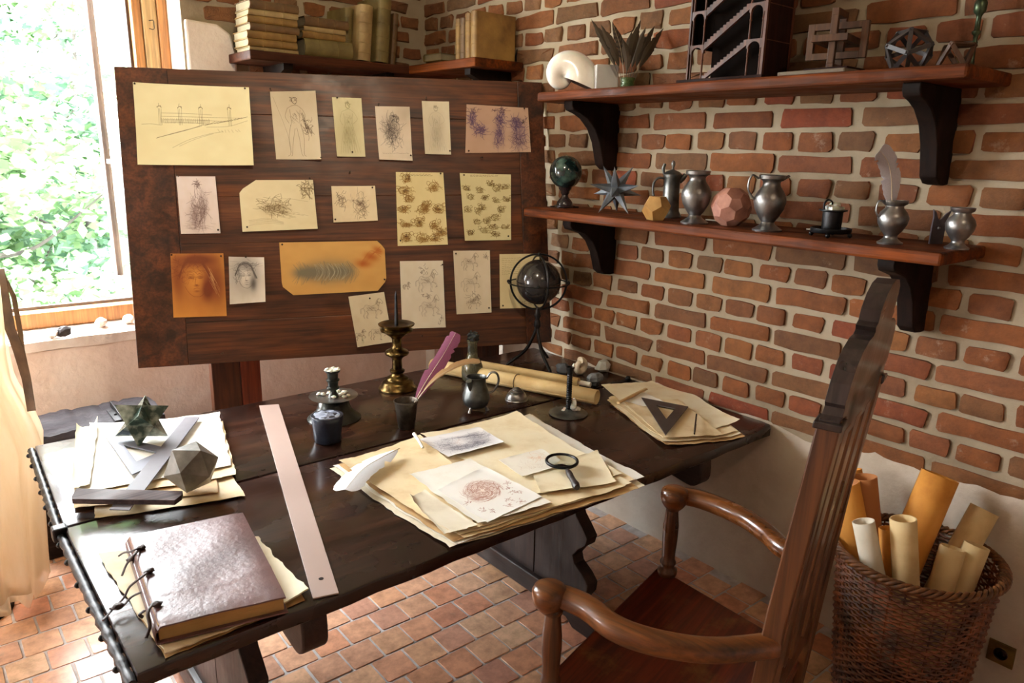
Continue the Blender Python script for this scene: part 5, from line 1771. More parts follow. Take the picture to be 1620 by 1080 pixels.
VB = [vellum('vellum_gold', (158, 122, 62), (92, 62, 26)), vellum('vellum_pale', (176, 152, 104), (120, 92, 52)), vellum('vellum_brown', (122, 90, 50), (66, 44, 22)), vellum('vellum_olive', (134, 116, 66), (84, 70, 34))]
PGB = plain('old_page_edges', (150, 138, 112), (108, 94, 70), .9, 0, 4, 0)
_nt = PGB.node_tree; bump(_nt, _nt.nodes['Principled BSDF'], noise(_nt, 1, 3, .6, vec=coords(_nt, (400, 3, 3))), .6, .002)


def old_book(label, M4, T, H, D, mt, group=None, bands=3):
    """x = thickness, -y = spine, z = height, origin at the bottom centre of the spine side"""
    loc = M4.translation
    t = thing('old_book', label, 'book', tuple(loc), group=group)
    Lm = Matrix.Translation(-loc) @ M4
    q = random.Random(int(T * 1e5 + H * 1e4))
    c = .0035
    sp = arc(0, .012, T / 2, 180, 360, 8)
    out = [(x, y * .55 + .004) for x, y in sp]
    inner = [(x * (1 - 2 * c / T) if T > 3 * c else x, y + c) for x, y in out]
    outl = [(-T / 2, D)] + out + [(T / 2, D), (T / 2 - c, D), (T / 2 - c, .014)] + [(x * (1 - 2 * c / T), y + c) for x, y in out[1:-1]][::-1] + [(-T / 2 + c, .014), (-T / 2 + c, D)]
    g = G().prism(outl, 0, H, Lm); g.jitter(.0009, 3)
    part(t, 'cover', g, mt, 50)
    g = G().box((-T / 2 + c, .012, .005), (T / 2 - c, D - .006, H - .005), Lm)
    part(t, 'pages', g, PGB)
    for k in range(bands):
        z = H * (k + .8) / (bands + .6)
        g = G()
        pts = [Lm @ Vector((x, y - .0005, z)) for x, y in out]
        part(t, 'spine_band', G().tube(pts, .0022, 5), mt, 60)
    return t


def lying(x, y, z, rz=0.0):
    """spine towards -y, cover up: thickness -> z, height -> x"""
    A = Matrix(((0, 0, 1, 0), (0, 1, 0, 0), (1, 0, 0, 0), (0, 0, 0, 1)))
    A = Matrix(((0, 0, -1, 0), (0, 1, 0, 0), (1, 0, 0, 0), (0, 0, 0, 1)))
    return Matrix.Translation((x, y, z)) @ Matrix.Rotation(rz, 4, 'Z') @ A


z = ZB + .001
names = ['bottom of the left stack of seven, partly hidden', 'second from the bottom of the left stack of seven', 'third from the bottom of the left stack of seven', 'grey-brown middle one of the left stack of seven', 'thick gold one, third from top of the left stack', 'thin pale one second from the top of the left stack', 'dark topmost one of the left stack of seven']
for k, (T, mt, dx, nm) in enumerate(zip((.020, .034, .036, .034, .036, .026, .040), (1, 0, 0, 2, 0, 1, 2), (0, -.01, -.012, .006, .0, .004, .01), names)):
    old_book('old vellum book lying flat, ' + nm, lying(-.965 + dx, -.305 + rnd.uniform(0, .012), z + T / 2, rnd.uniform(-.03, .03)), T, .255, .20, VB[mt], 'books stacked flat on the left of the corner shelf', 2)
    z += T + .0015
z = ZB + .001
for k, (T, mt, dx, H_, nm) in enumerate(zip((.088, .034, .022, .048), (3, 0, 1, 2), (.02, -.01, -.01, .01), (.27, .245, .235, .25), ('thick stained book at the bottom of the second stack', 'gold book second from the bottom of the second stack', 'slim pale book with a round spine in the second stack', 'dark-edged book on top of the second stack'))):
    old_book('old ' + nm, lying(-.680 + dx, -.29 + .01 * (k % 2), z + T / 2, rnd.uniform(-.04, .03)), T, H_, .19, VB[mt], 'books in the second flat stack of the corner shelf', 2)
    z += T + .0015


def standing(x, y, z, lean=0, rz=0):
    return Matrix.Translation((x, y, z)) @ Matrix.Rotation(rz, 4, 'Z') @ Matrix.Rotation(lean, 4, 'Y')


old_book('greenish upright book leaning behind the second flat stack', standing(-.660, -.235, ZB + .005, .10, R(4)), .05, .270, .20, VB[3], bands=4)
old_book('upright vellum book with an ornate crackled spine', standing(-.590, -.300, ZB + .005, .09), .078, .285, .24, VB[1], bands=5)
old_book('tallest upright book on the corner shelf with a broad spine', standing(-.480, -.300, ZB + .006, .08), .085, .335, .24, VB[3], bands=4)
old_book('dark thin book leaning right of the tallest upright one', standing(-.400, -.285, ZB + .004, .10), .032, .27, .22, VB[2], bands=3)
MX = Matrix.Rotation(R(-90), 4, 'Z')
for k, (T, z0) in enumerate(((.036, 0), (.040, .0375))):
    old_book('book lying flat in the shelf corner, ' + ('lower' if k == 0 else 'upper') + ' of two', lying(-.165, -.40, ZB + .001 + z0 + T / 2, R(180 - 3 + 6 * k)) @ Matrix.Translation((0, -.16, 0)), T, .25, .17, VB[2 if k == 0 else 3], 'two flat books in the shelf corner', 0)
RT = Matrix.Rotation(R(-90), 4, 'Z')
for k, (y, T, H_, mt, nm) in enumerate(((-.735, .036, .205, 0, 'leftmost upright one on the right run'), (-.778, .042, .205, 2, 'brown ribbed spine second of the upright books on the right run'), (-.825, .042, .222, 0, 'orange spine third of the upright books on the right run'))):
    old_book('upright old book, ' + nm, Matrix.Translation((-.285, y, ZB + .001)) @ RT, T, H_, .2, VB[mt], bands=4)
old_book('upright olive book whose broad front cover faces the room', Matrix.Translation((-.290, -.884, ZB + .001)) @ RT, .05, .225, .26, VB[0], bands=2)
c = Vector((-.025, -.90, ZB))
solo('small_iron_fork', G().prism([(-.014, 0), (.014, 0), (.018, .07), (.010, .045), (0, .035), (-.010, .045), (-.018, .07)], -.004, .004, Matrix(((1, 0, 0, 0), (0, 0, -1, 0), (0, 1, 0, 0), (0, 0, 0, 1)))), M['iron'], 'small dark forked piece at the right end of the corner shelf', 'ornament', tuple(c), world=False)

# ------------------------------------------------------------------ upper shelf objects
m, nt, b = nodes('mother_of_pearl')
v = coords(nt)
lw = nd(nt, 'ShaderNodeLayerWeight', i_Blend=.5)
n = noise(nt, 14, 5, .6, vec=v)
c1 = ramp(nt, [(.3, lin((222, 214, 200))), (.5, lin((240, 238, 232))), (.7, lin((222, 220, 212)))], n)
c2 = ramp(nt, [(.2, lin((236, 226, 214))), (.45, lin((214, 226, 216))), (.65, lin((232, 212, 214))), (.9, lin((240, 238, 230)))], lw.outputs['Facing'])
nt.links.new(mixc(nt, .5, c1, c2), b.inputs['Base Color']); setp(b, Roughness=.24, Coat_Weight=.6, Coat_Roughness=.12)
PEARL = m
c0 = colx(902, -.25, Z1)
ps = msize(1, c0)
vd = Vector(CAM) - c0; vd.z = 0; vd.normalize(); sd = Vector((-vd.y, vd.x, 0)) * -1
sd = Vector((RR[0], RR[1], 0)).normalized()
t = thing('nautilus_shell', 'large pearly white nautilus shell on the upper shelf', 'shell', tuple(c0))
g = G(); pts = []; rad = []
bb = .172; n_ = 110
for k in range(n_ + 1):
    th_ = -4.2 * PI + (4.2 * PI) * k / n_          # ends at the aperture
    a_ = R(285) - th_ * 1.0                       # clockwise as seen by the camera
    a_ = -R(21) - th_
    rho = 31.5 * ps * math.exp(.25 * th_)
    pts.append(Vector((0, 0, 40 * ps)) + sd * (-12 * ps + rho * math.cos(a_)) + Vector((0, 0, 1)) * (-16 * ps + rho * math.sin(a_)))
    rad.append(rho * 1.0 + .0008)
vs = []; fs = []; m_ = 22
# whorl cross-section: wide oval, thicker towards the viewer axis
for j, (p, r_) in enumerate(zip(pts, rad)):
    cdir = (p - (Vector((0, 0, 24 * ps)) + sd * (-12 * ps))).normalized()
    for i in range(m_):
        a_ = 2 * PI * i / m_
        vs.append(p + cdir * math.cos(a_) * r_ + vd * math.sin(a_) * r_ * .86)
for j in range(len(pts) - 1):
    for i in range(m_):
        k = (i + 1) % m_; fs.append((j * m_ + i, (j + 1) * m_ + i, (j + 1) * m_ + k, j * m_ + k))
g.add(vs, fs)
zz = min(v_[2] for v_ in g.v); g.v = [(x, y, z_ - zz) for x, y, z_ in g.v]
part(t, 'body', g, PEARL, 180)
ap = [Vector(v_) for v_ in g.v[-m_:]]; ce = sum(ap, Vector()) / m_
part(t, 'mouth', G().add([ce.lerp(a_, .96) for a_ in ap] + [ce + (ce - Vector((0, 0, 24 * ps))) * .02 + Vector((0, 0, .01))], [(i, (i + 1) % m_, m_) for i in range(m_)]), plain('shell_mouth_shade', (96, 70, 54), (60, 42, 34), .5), 60, label='shell opening with its shadow painted dark')  # cap across the opening, its dark colour stands in for the inner shadow

c0 = colx(957, -.17, Z1)
solo('white_block', G().box((-.05, -.03, 0), (.05, .03, .115)), plain('white_ceramic', (196, 194, 190), (176, 172, 168), .5), 'plain white upright block behind the nautilus shell', 'block', tuple(c0), world=False, bevel=.004)
bpy.data.objects['white_block'].rotation_euler = (0, 0, R(-32))

c0 = colx(992, -.20, Z1)
t = thing('green_glass_jar', 'small green glass jar holding brown feathers', 'jar', tuple(c0))
part(t, 'jar', G().lathe([(.0001, .002), (.026, .002), (.030, .01), (.028, .035), (.032, .05), (.029, .05), (.025, .035), (.026, .012), (.0001, .006)], 20), plain('green_glass', (150, 176, 120), (84, 110, 60), .08, 0, 40, .3, 60, Transmission_Weight=.7), 60)
F_DARK = feather_mat('dark_brown_feather', (84, 70, 50), (40, 32, 24))
fl = [((935, 30), 4), ((950, 38), 0), ((968, 33), 2), ((985, 60), -3), ((1000, 48), 0), ((1014, 30), 2), ((1022, 42), 0), ((1036, 40), 3), ((1050, 44), -2), ((1056, 38), 4)]
lab_ = ['outermost left', 'second from the left', 'barred light', 'short middle', 'greenish middle', 'dark upright', 'slim upright', 'broad right-leaning', 'thin right-leaning', 'outermost right']
for k, ((px, py), dy) in enumerate(fl):
    tip = ony(px, py, c0.y + .01 * dy)
    root = c0 + Vector((.0, 0, .01)) + sd * (.004 * (k - 5)) + vd * (.006 * ((k * 7) % 3 - 1))
    mid = root.lerp(tip, .55) + sd * (-.012 if px > 990 else .014) + vd * .01 * ((k * 5) % 3)
    t = thing('brown_feather', 'brown feather in the green glass jar, %s one' % lab_[k], 'feather', tuple(root), group='feathers in the green glass jar')
    feather(t, [root, mid, tip], .017 if k != 2 else .019, .015, vd + sd * .25 * (k % 3 - 1), F_BROWN if k == 2 else F_DARK, start=.32, seed=k, quill=.0011, qm=None if k == 2 else F_DARK, point=1, notch=3)

# architectural staircase model
MD = wood('model_wood', (104, 56, 30), (60, 30, 16), 'z', .5, .1)
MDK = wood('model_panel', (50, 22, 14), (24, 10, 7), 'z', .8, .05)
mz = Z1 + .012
MIN = plain('model_interior_shade', (20, 13, 10), (12, 8, 6), .95, 0, 4, Specular_IOR_Level=.05)  # near-black colour stands in for the shade inside the model
t = thing('stair_tower_model', 'dark wooden model of an arcaded stair tower on the upper shelf', 'architectural model', (-.30, -2.43, Z1 + .001))
xf, xb, ya, yb_ = -.305, -.135, -2.262, -2.585
part(t, 'plinth', G().box((xf - .02, yb_ - .015, Z1 + .001), (xb + .02, ya + .03, mz)), MDK, bevel=.002, world=True)
part(t, 'back_panel', G().box((xb - .006, yb_, mz), (xb, ya, mz + .56)), MDK, world=True)
part(t, 'side_panel', G().box((xf + .012, yb_, mz), (xb - .006, yb_ + .006, mz + .56)), MDK, world=True)
part(t, 'side_panel', G().box((xf + .012, ya - .006, mz + .115), (xb - .006, ya, mz + .56)), MIN, world=True)  # far side closed with the painted shade colour
part(t, 'shade_panel', G().box((xf + .05, yb_ + .0065, mz), (xf + .054, ya - .074, mz + .56)), MIN, world=True)  # dark sheets added behind the arches as painted interior shade
part(t, 'shade_panel', G().box((xf + .05, ya - .073, mz + .115), (xf + .054, ya - .0065, mz + .56)), MIN, world=True)
for zq in (.115, .232, .35): part(t, 'side_line', G().box((xf + .012, yb_ - .0015, mz + zq), (xb, yb_, mz + zq + .003)), MD, world=True)
for yy in (ya - .006, yb_):
    part(t, 'corner_post', G().box((xf, yy, mz), (xf + .012, yy + (.010 if yy == yb_ else .006), mz + .56)), MD, world=True)
part(t, 'rear_post', G().box((xb - .012, yb_ - .002, mz), (xb, yb_ + .006, mz + .56)), MD, world=True)
LV = .117; Wb = .062


def arch_bay(y0, y1, zf, zc_):
    """two columns carrying an arched lintel, y1 < y0"""
    w = y0 - y1
    out = [(0, 0), (0, -.026)] + [(w * .12 + w * .38 * (1 - math.cos(R(a))), -.026 + .022 * math.sin(R(a))) for a in range(0, 181, 20)] + [(w, -.026), (w, 0)]
    Mx = Matrix(((0, 0, 1, xf + .001), (-1, 0, 0, y0), (0, 1, 0, zc_), (0, 0, 0, 1)))
    part(t, 'arch', G().prism(out, 0, .010, Mx), MD, world=True)
    part(t, 'landing', G().box((xf + .001, y1, zc_), (xf + .03, y0, zc_ + .004)), MD, world=True)
    for yy in (y0 - .006, y1 + .006):
        h = zc_ - .024 - zf
        part(t, 'column', G().lathe([(.0050, 0), (.0042, .004), (.0036, .008), (.0034, h * .68), (.0048, h * .70), (.0048, h * .73), (.0036, h * .75), (.0038, h * .95), (.005, h)], 8, Matrix.Translation((xf + .006, yy, zf))), MD, 60, world=True)


for lv in range(4):
    zf = mz + lv * LV
    arch_bay(ya - .008, ya - .008 - Wb, zf + (.004 if lv else 0), zf + LV)
    arch_bay(yb_ + .010 + Wb, yb_ + .010, zf + (.004 if lv else 0), zf + LV)
    # stairs climbing from the left bay to the right bay
    n_ = 14; y0 = ya - .008 - Wb; y1 = yb_ + .010 + Wb
    tr = [(0, -.012)]
    for k in range(n_):
        tr += [((y0 - y1) * k / n_, .004 + (LV) * k / n_), ((y0 - y1) * k / n_, .004 + LV * (k + 1) / n_)]
    tr += [((y0 - y1), .004 + LV), ((y0 - y1), LV - .014), (0.0, -.012)]
    tr = tr[1:-1] + [(0, -.016)]
    if lv == 0: tr = [p for p in tr]; tr[-1] = (.012, 0.0)
    Mx = Matrix(((0, 0, 1, xf + .002), (-1, 0, 0, y0), (0, 1, 0, zf), (0, 0, 0, 1)))
    part(t, 'stair_flight', G().prism([(a_, max(b_, 0 if lv == 0 else -1)) for a_, b_ in tr], 0, .012, Mx), MD, world=True)

c0 = colx(1300, -.24, Z1)
for k, (dx, lab, m_) in enumerate(((0, 'grey-beige folded paper lying under the lattice model', P_GREY), (.07, 'thin pale board under the stair tower model', P_GREY))):
    pass
g = G().box((-.085, -.12, 0), (.075, .115, .014))
solo('flat_stone_tablet', g, plain('grey_slab', (122, 108, 92), (96, 82, 68), .8, 0, 6, .3, 30), 'flat grey tablet under the wooden lattice model', 'tablet', (c0.x, c0.y, Z1 + .0005), world=False, bevel=.004)
c1 = colx(1318, -.22, Z1)
LAT = wood('lattice_wood', (100, 66, 40), (62, 36, 22), 'z', .5, .1)
t = thing('lattice_model', 'wooden cube lattice model of crossing square bars on the upper shelf', 'geometric model', (c1.x, c1.y, Z1 + .016))
part(t, 'stand', G().box((-.06, -.075, 0), (.06, .075, .008)), MDK, bevel=.002)
Rm = Matrix.Translation((0, 0, .094)) @ Matrix.Rotation(R(12), 4, 'Z')
A_, B_, w_ = .084, .046, .0105
for ax in range(3):
    o1, o2 = ax, (ax + 1) % 3                 # rectangle long along o1, short along o2
    for s1 in (-1, 1):
        lo = [-w_] * 3; hi = [w_] * 3
        lo[o1], hi[o1] = -A_ + w_, A_ - w_; lo[o2], hi[o2] = s1 * B_ - w_, s1 * B_ + w_
        part(t, 'bar', G().box(lo, hi, Rm), LAT, bevel=.001)
        lo = [-w_] * 3; hi = [w_] * 3
        lo[o2], hi[o2] = -B_ - w_, B_ + w_; lo[o1], hi[o1] = s1 * A_ - w_, s1 * A_ + w_
        part(t, 'bar', G().box(lo, hi, Rm), LAT, bevel=.001)


def frame_poly(t, vs, es, th, mt, M4, r):
    P = [M4 @ (Vector(v_) * r) for v_ in vs]; zz = min(p.z for p in P) - th * .8
    P = [p - Vector((0, 0, zz)) for p in P]
    for a_, b_ in es:
        A, B = P[a_], P[b_]
        d = (B - A).normalized(); nn_ = ((A + B) / 2 - Vector((0, 0, -zz))).normalized()
        part(t, 'strut', G().strap([A - d * th * .3, B + d * th * .3], th * 1.5, th, tuple(nn_)), mt)


c1 = colx(1433, -.19, Z1)
t = thing('dark_polyhedron_frame', 'dark open polyhedron frame of flat struts on the upper shelf', 'geometric model', (c1.x, c1.y, Z1))
frame_poly(t, iv, ie, .0085, plain('dark_frame_wood', (70, 62, 60), (44, 38, 38), .45, 0, 10), face_down(iv, iff, 2, .9), .072)
c1 = colx(1508, -.16, Z1)
ov = [Vector(v_) for v_ in ((1, 0, 0), (-1, 0, 0), (0, 1, 0), (0, -1, 0), (0, 0, 1), (0, 0, -1))]
ohv, ohf, ohe = hull(ov)
t = thing('small_octahedron_frame', 'small light wooden octahedron frame at the right end of the upper shelf', 'geometric model', (c1.x, c1.y, Z1))
frame_poly(t, ohv, ohe, .008, LAT, face_down(ohv, ohf, 1, .3), .058)
c1 = colx(1534, -.07, Z1)
t = thing('green_bronze_candlestick', 'slender dark green candlestick behind the octahedron frame', 'candlestick', (c1.x, c1.y, Z1))
part(t, 'body', G().lathe([(.034, 0), (.036, .006), (.022, .014), (.010, .022), (.007, .04), (.006, .08), (.009, .087), (.006, .094), (.007, .108), (.012, .114), (.013, .120), (.008, .124), (.007, .16), (.010, .168), (.017, .176), (.018, .20), (.016, .204), (.013, .21), (.015, .23), (.012, .25)], 20), plain('green_bronze', (78, 92, 66), (34, 42, 32), .35, .7, 20), 50)

# ------------------------------------------------------------------ lower shelf objects
def onshelf(px, x): return colx(px, x, Z2)


c1 = onshelf(893, -.14)
t = thing('marble_sphere', 'dark green marble sphere on a turned black stand, left end of the lower shelf', 'sphere', tuple(c1))
s_ = msize(1, c1)
part(t, 'stand', G().lathe([(.052, 0), (.052, .010), (.040, .014), (.038, .026), (.030, .036), (.018, .050), (.015, .060), (.022, .070), (.022, .078), (.030, .088), (.034, .10), (.030, .105)], 24), plain('black_turned_wood', (52, 40, 40), (26, 20, 22), .25, 0, 6), 50)
part(t, 'sphere', G().ball((0, 0, .098 + 25 * s_ - .006), 25.5 * s_, 36, 20), plain('dark_green_marble', (70, 100, 92), (14, 30, 30), .15, 0, 14, 0, 40, lo=.48, hi=.74, Coat_Weight=.4), 60)
part(t, 'stand_base', G().box((-.05, -.05, 0), (.05, .05, .006)), M['bracket'], bevel=.001)

c1 = onshelf(972, -.16)
t = thing('star_polyhedron', 'dark grey metal star with sharp points on the lower shelf', 'star', tuple(c1))
g = G()
Rm = Matrix.Rotation(R(28), 4, 'Z') @ Matrix.Rotation(R(12), 4, 'X')
core = [v_ * .036 for v_ in [Vector(x) for x in DOD]]
dv, df, de = hull(DOD)
sp_ = []
rt = .130
allp = [Rm @ (Vector(x) * rt) for x in ICO]
# keep the star resting on its three lowest points
fr = face_down(iv, iff, 5, .45)
P12 = [fr @ (Vector(x) * rt) for x in iv]; zz = min(p.z for p in P12)
for p in iv:
    tip = fr @ (Vector(p) * rt)
    near = sorted(range(len(dv)), key=lambda i: -(Vector(dv[i]).dot(Vector(p))))[:5]
    cc = [fr @ (Vector(dv[i]) * .038) for i in near]
    ax = (fr.to_3x3() @ Vector(p)).normalized(); e1 = ax.orthogonal().normalized(); e2 = ax.cross(e1)
    cc.sort(key=lambda q_: math.atan2(q_.dot(e2), q_.dot(e1)))
    g.add([tip - Vector((0, 0, zz))] + [q_ - Vector((0, 0, zz)) for q_ in cc], [(0, i + 1, (i + 1) % 5 + 1) for i in range(5)])
part(t, 'spikes', g, plain('dark_star_metal', (140, 148, 156), (96, 104, 112), .4, .6, 10, .1, 60))

c1 = onshelf(1037, -.27)
t = thing('gilt_dodecahedron', 'yellow-gold wooden dodecahedron in front of the tankard', 'polyhedron', tuple(c1))
P = rest_on(dv, face_down(dv, df, 1, .35), .060); hv, hf, _ = hull(P)
part(t, 'body', G().add(hv, hf), plain('gilt_wood', (196, 156, 92), (146, 104, 52), .45, 0, 8, .15, 40), bevel=.001)

c1 = onshelf(1059, -.12)
t = thing('lidded_tankard', 'tall dark pewter tankard with knobbed lid and thumb-piece', 'tankard', tuple(c1))
part(t, 'body', G().lathe([(.048, 0), (.050, .006), (.046, .014), (.038, .03), (.036, .06), (.034, .13), (.034, .165), (.037, .172), (.037, .176)], 28), M['pewter_dark'], 50)
part(t, 'lid', G().lathe([(.039, .176), (.040, .182), (.030, .192), (.014, .198), (.006, .202), (.005, .212), (.009, .220), (.008, .230), (.003, .238), (.0001, .240)], 28), M['pewter_dark'], 50)
part(t, 'handle', G().tube(bez([-sd * .034 + Vector((0, 0, .165)), -sd * .060 + Vector((0, 0, .165)), -sd * .078 + Vector((0, 0, .14)), -sd * .074 + Vector((0, 0, .09)), -sd * .05 + Vector((0, 0, .05)), -sd * .037 + Vector((0, 0, .045))], 25), .005, 8), M['pewter_dark'], 60)
part(t, 'thumb_piece', G().tube([-sd * .036 + Vector((0, 0, .18)), -sd * .042 + Vector((0, 0, .205)), -sd * .035 + Vector((0, 0, .225))], [.004, .008, .006], 8), M['pewter_dark'], 60)
part(t, 'spout', G().tube([sd * .030 + Vector((0, 0, .15)), sd * .046 + Vector((0, 0, .168)), sd * .056 + Vector((0, 0, .182))], [.010, .012, .010], 8), M['pewter_dark'], 60)


def pewter_vase(name, label, cat, px, x, H, prof, handle=0, spout=False):
    c_ = onshelf(px, x)
    t_ = thing(name, label, cat, tuple(c_))
    part(t_, 'body', G().lathe([(r_ * H, z_ * H) for r_, z_ in prof], 32), M['pewter'], 50)
    if handle:
        k = handle; S_ = sd * k
        part(t_, 'handle', G().tube(bez([S_ * .24 * H + Vector((0, 0, .93 * H)), S_ * .36 * H + Vector((0, 0, .99 * H)), S_ * .42 * H + Vector((0, 0, .86 * H)), S_ * .40 * H + Vector((0, 0, .70 * H)), S_ * .27 * H + Vector((0, 0, .55 * H))], 24), .028 * H, 8, flat=.6), M['pewter'], 60)
    if spout:
        part(t_, 'spout', G().tube([sd * .17 * H + Vector((0, 0, .9 * H)), sd * .30 * H + Vector((0, 0, .985 * H))], [.05 * H, .05 * H], 8, flat=.5), M['pewter'], 60)
    return t_


pv = [(.0001, 0), (.26, 0), (.265, .03), (.20, .07), (.13, .12), (.115, .16), (.17, .24), (.25, .38), (.285, .52), (.28, .60), (.23, .70), (.16, .80), (.15, .86), (.17, .90), (.225, .93), (.235, .99), (.22, 1.0), (.20, .95), (.12, .86), (.12, .80), (.0001, .6)]
pewter_vase('pewter_vase', 'shiny pewter baluster vase without handle in the middle of the lower shelf', 'vase', 1098, -.25, .205, pv)
pewter_vase('pewter_flagon', 'pewter jug with small loop handle right of the pink polyhedron', 'jug', 1213, -.24, .20, pv, -1, True)
pj = [(.0001, 0), (.27, 0), (.28, .04), (.21, .08), (.15, .14), (.14, .20), (.22, .30), (.31, .46), (.335, .60), (.29, .72), (.20, .82), (.19, .87), (.26, .92), (.275, .99), (.25, 1.0), (.22, .94), (.15, .86), (.0001, .6)]
tj = pewter_vase('pewter_pitcher', 'squat pewter pitcher with handle holding a white feather', 'jug', 1407, -.25, .138, pj, -1)
pewter_vase('pewter_cup', 'small pewter cup with a pinched waist at the right end of the lower shelf', 'cup', 1513, -.19, .126, pj)
c1 = onshelf(1407, -.25)
t = thing('grey_feather', 'tall pale grey feather standing in the squat pewter pitcher', 'feather', (c1.x, c1.y, Z2 + .08))
feather(t, [c1 + Vector((0, 0, .09)), ony(1411, 318, c1.y), ony(1410, 282, c1.y), ony(1404, 255, c1.y), ony(1392, 238, c1.y)], .030, .027, vd, F_GREY, start=.14, seed=9, quill=.002)

c1 = onshelf(1154, -.19)
t = thing('pink_polyhedron', 'pinkish stone polyhedron with many faces on the lower shelf', 'polyhedron', tuple(c1))
tv, tf, te = hull(TRI)
big = max(range(len(tf)), key=lambda i: len(tf[i]))
P = rest_on([Vector(x).normalized() for x in tv], face_down(tv, tf, big, .3), .078); hv, hf, _ = hull(P)
part(t, 'body', G().add(hv, hf), plain('pink_stone', (204, 150, 126), (150, 100, 84), .55, 0, 9, .15, 40), bevel=.0008)
for px, x, lab in ((1135, -.07, 'white paper slip on the lower shelf behind the pewter vase'), (1290, -.05, 'scrap of white paper on the lower shelf behind the iron candle holder')):
    c2 = onshelf(px, x)
    solo('paper_slip', G().box((-.012, -.05 if px < 1200 else -.03, 0), (.012, .05 if px < 1200 else .03, .004)), P_WHITE, lab, 'paper', (c2.x, c2.y, Z2 + .0005), world=False)

c1 = onshelf(1313, -.22)
t = thing('chamber_candle_holder', 'low black iron candle holder with feet and melted white candle', 'candle holder', tuple(c1))
part(t, 'tray', G().lathe([(.0001, .014), (.062, .014), (.066, .017), (.067, .030), (.064, .031), (.060, .020), (.0001, .019)], 28), M['iron'], 50)
part(t, 'cup', G().lathe([(.030, .018), (.032, .03), (.033, .085), (.046, .089), (.046, .092), (.0001, .092)], 24), M['iron'], 50)
for k in range(4):
    a_ = R(20 + 90 * k); part(t, 'foot', G().ball((.062 * math.cos(a_), .062 * math.sin(a_), .0085), .0085, 10, 6), M['iron'], 60)
part(t, 'handle', G().tube(bez([-sd * .030 + Vector((0, 0, .085)), -sd * .033 + Vector((0, 0, .112)), -sd * .020 + Vector((0, 0, .125)), -sd * .006 + Vector((0, 0, .115)), -sd * .010 + Vector((0, 0, .095))], 20), .004, 8, flat=.6), M['iron'], 60)
g = G()
for k in range(9): g.lump((rnd.uniform(-.016, .026), rnd.uniform(-.02, .02), .096 + .006 * (k % 3)), .011, (1.2, 1, .7), seed=k, n=8, m=5)
g.lump((.004, 0, .096), .024, (1.2, 1, .4), seed=50)
part(t, 'candle_wax', g, M['wax'], 60)

c1 = onshelf(1480, -.10)
t = thing('forked_holder', 'dark blue-brown forked flat holder standing against the bricks', 'holder', tuple(c1))
Mx = Matrix(((sd.x, 0, vd.x, 0), (sd.y, 0, vd.y, 0), (0, 1, 0, 0), (0, 0, 0, 1)))
part(t, 'plate', G().prism([(-.022, 0), (.020, 0), (.022, .06), (.026, .088), (.034, .108), (.020, .098), (.008, .082), (-.001, .076), (-.008, .084), (-.014, .100), (-.024, .110), (-.020, .088), (-.022, .05)], -.004, .004, Mx), plain('dark_leather', (74, 66, 74), (44, 38, 44), .5, 0, 10), world=False)
part(t, 'rivet', G().ball((0, 0, 0), .006, 10, 6, (1, 1, 1)), M['pewter'], 60).location = vd * .006 + Vector((0, 0, .052))

# ------------------------------------------------------------------ armchair (local: x = width, +y = front, z up)
CH0 = Vector((-1.19, -2.835, 0)); CHR = math.atan2(.25, .968)
chair = thing('wooden_armchair', 'brown high-backed wooden armchair with curved arms drawn up to the table', 'chair', tuple(CH0), CHR)
IM = (Matrix.Translation(CH0) @ Matrix.Rotation(CHR, 4, 'Z')).inverted()
SW = [(-.39, .03), (.39, .03), (.225, -.50), (-.225, -.50)]
g = G(); cs = []
part(chair, 'seat', G().prism([(-.39, .035), (-.23, -.50), (.23, -.50), (.39, .035)], .425, .455), M['chair_seat'], bevel=.005)
part(chair, 'front_rail', G().box((-.34, -.03, .36), (.34, -.002, .424)), M['chair_z'], bevel=.003)
part(chair, 'rear_rail', G().box((-.2, -.49, .34), (.2, -.465, .424)), M['chair_z'], bevel=.003)
for sg in (-1, 1):
    prof = [(.024, 0), (.030, .01), (.030, .04), (.020, .055), (.024, .09), (.027, .2), (.022, .30), (.028, .33), (.030, .345), (.030, .424)]
    part(chair, 'front_leg', G().lathe(prof, 20, Matrix.Translation((sg * .352, -.015, 0))), M['chair_z'], 50)
    up = [(.030, .455), (.033, .462), (.033, .475), (.025, .482), (.022, .490), (.027, .50), (.027, .505), (.022, .515), (.0225, .54), (.026, .60), (.026, .64), (.021, .69), (.020, .702), (.025, .706), (.026, .714), (.021, .719), (.022, .728), (.030, .735)]
    part(chair, 'arm_post', G().lathe(up, 24, Matrix.Translation((sg * .366, -.010, 0))), M['chair_z'], 50)
# arms follow measured points on top (z .775)
def armpts(lst, z): return [IM @ onz(x, y, z) for x, y in lst]


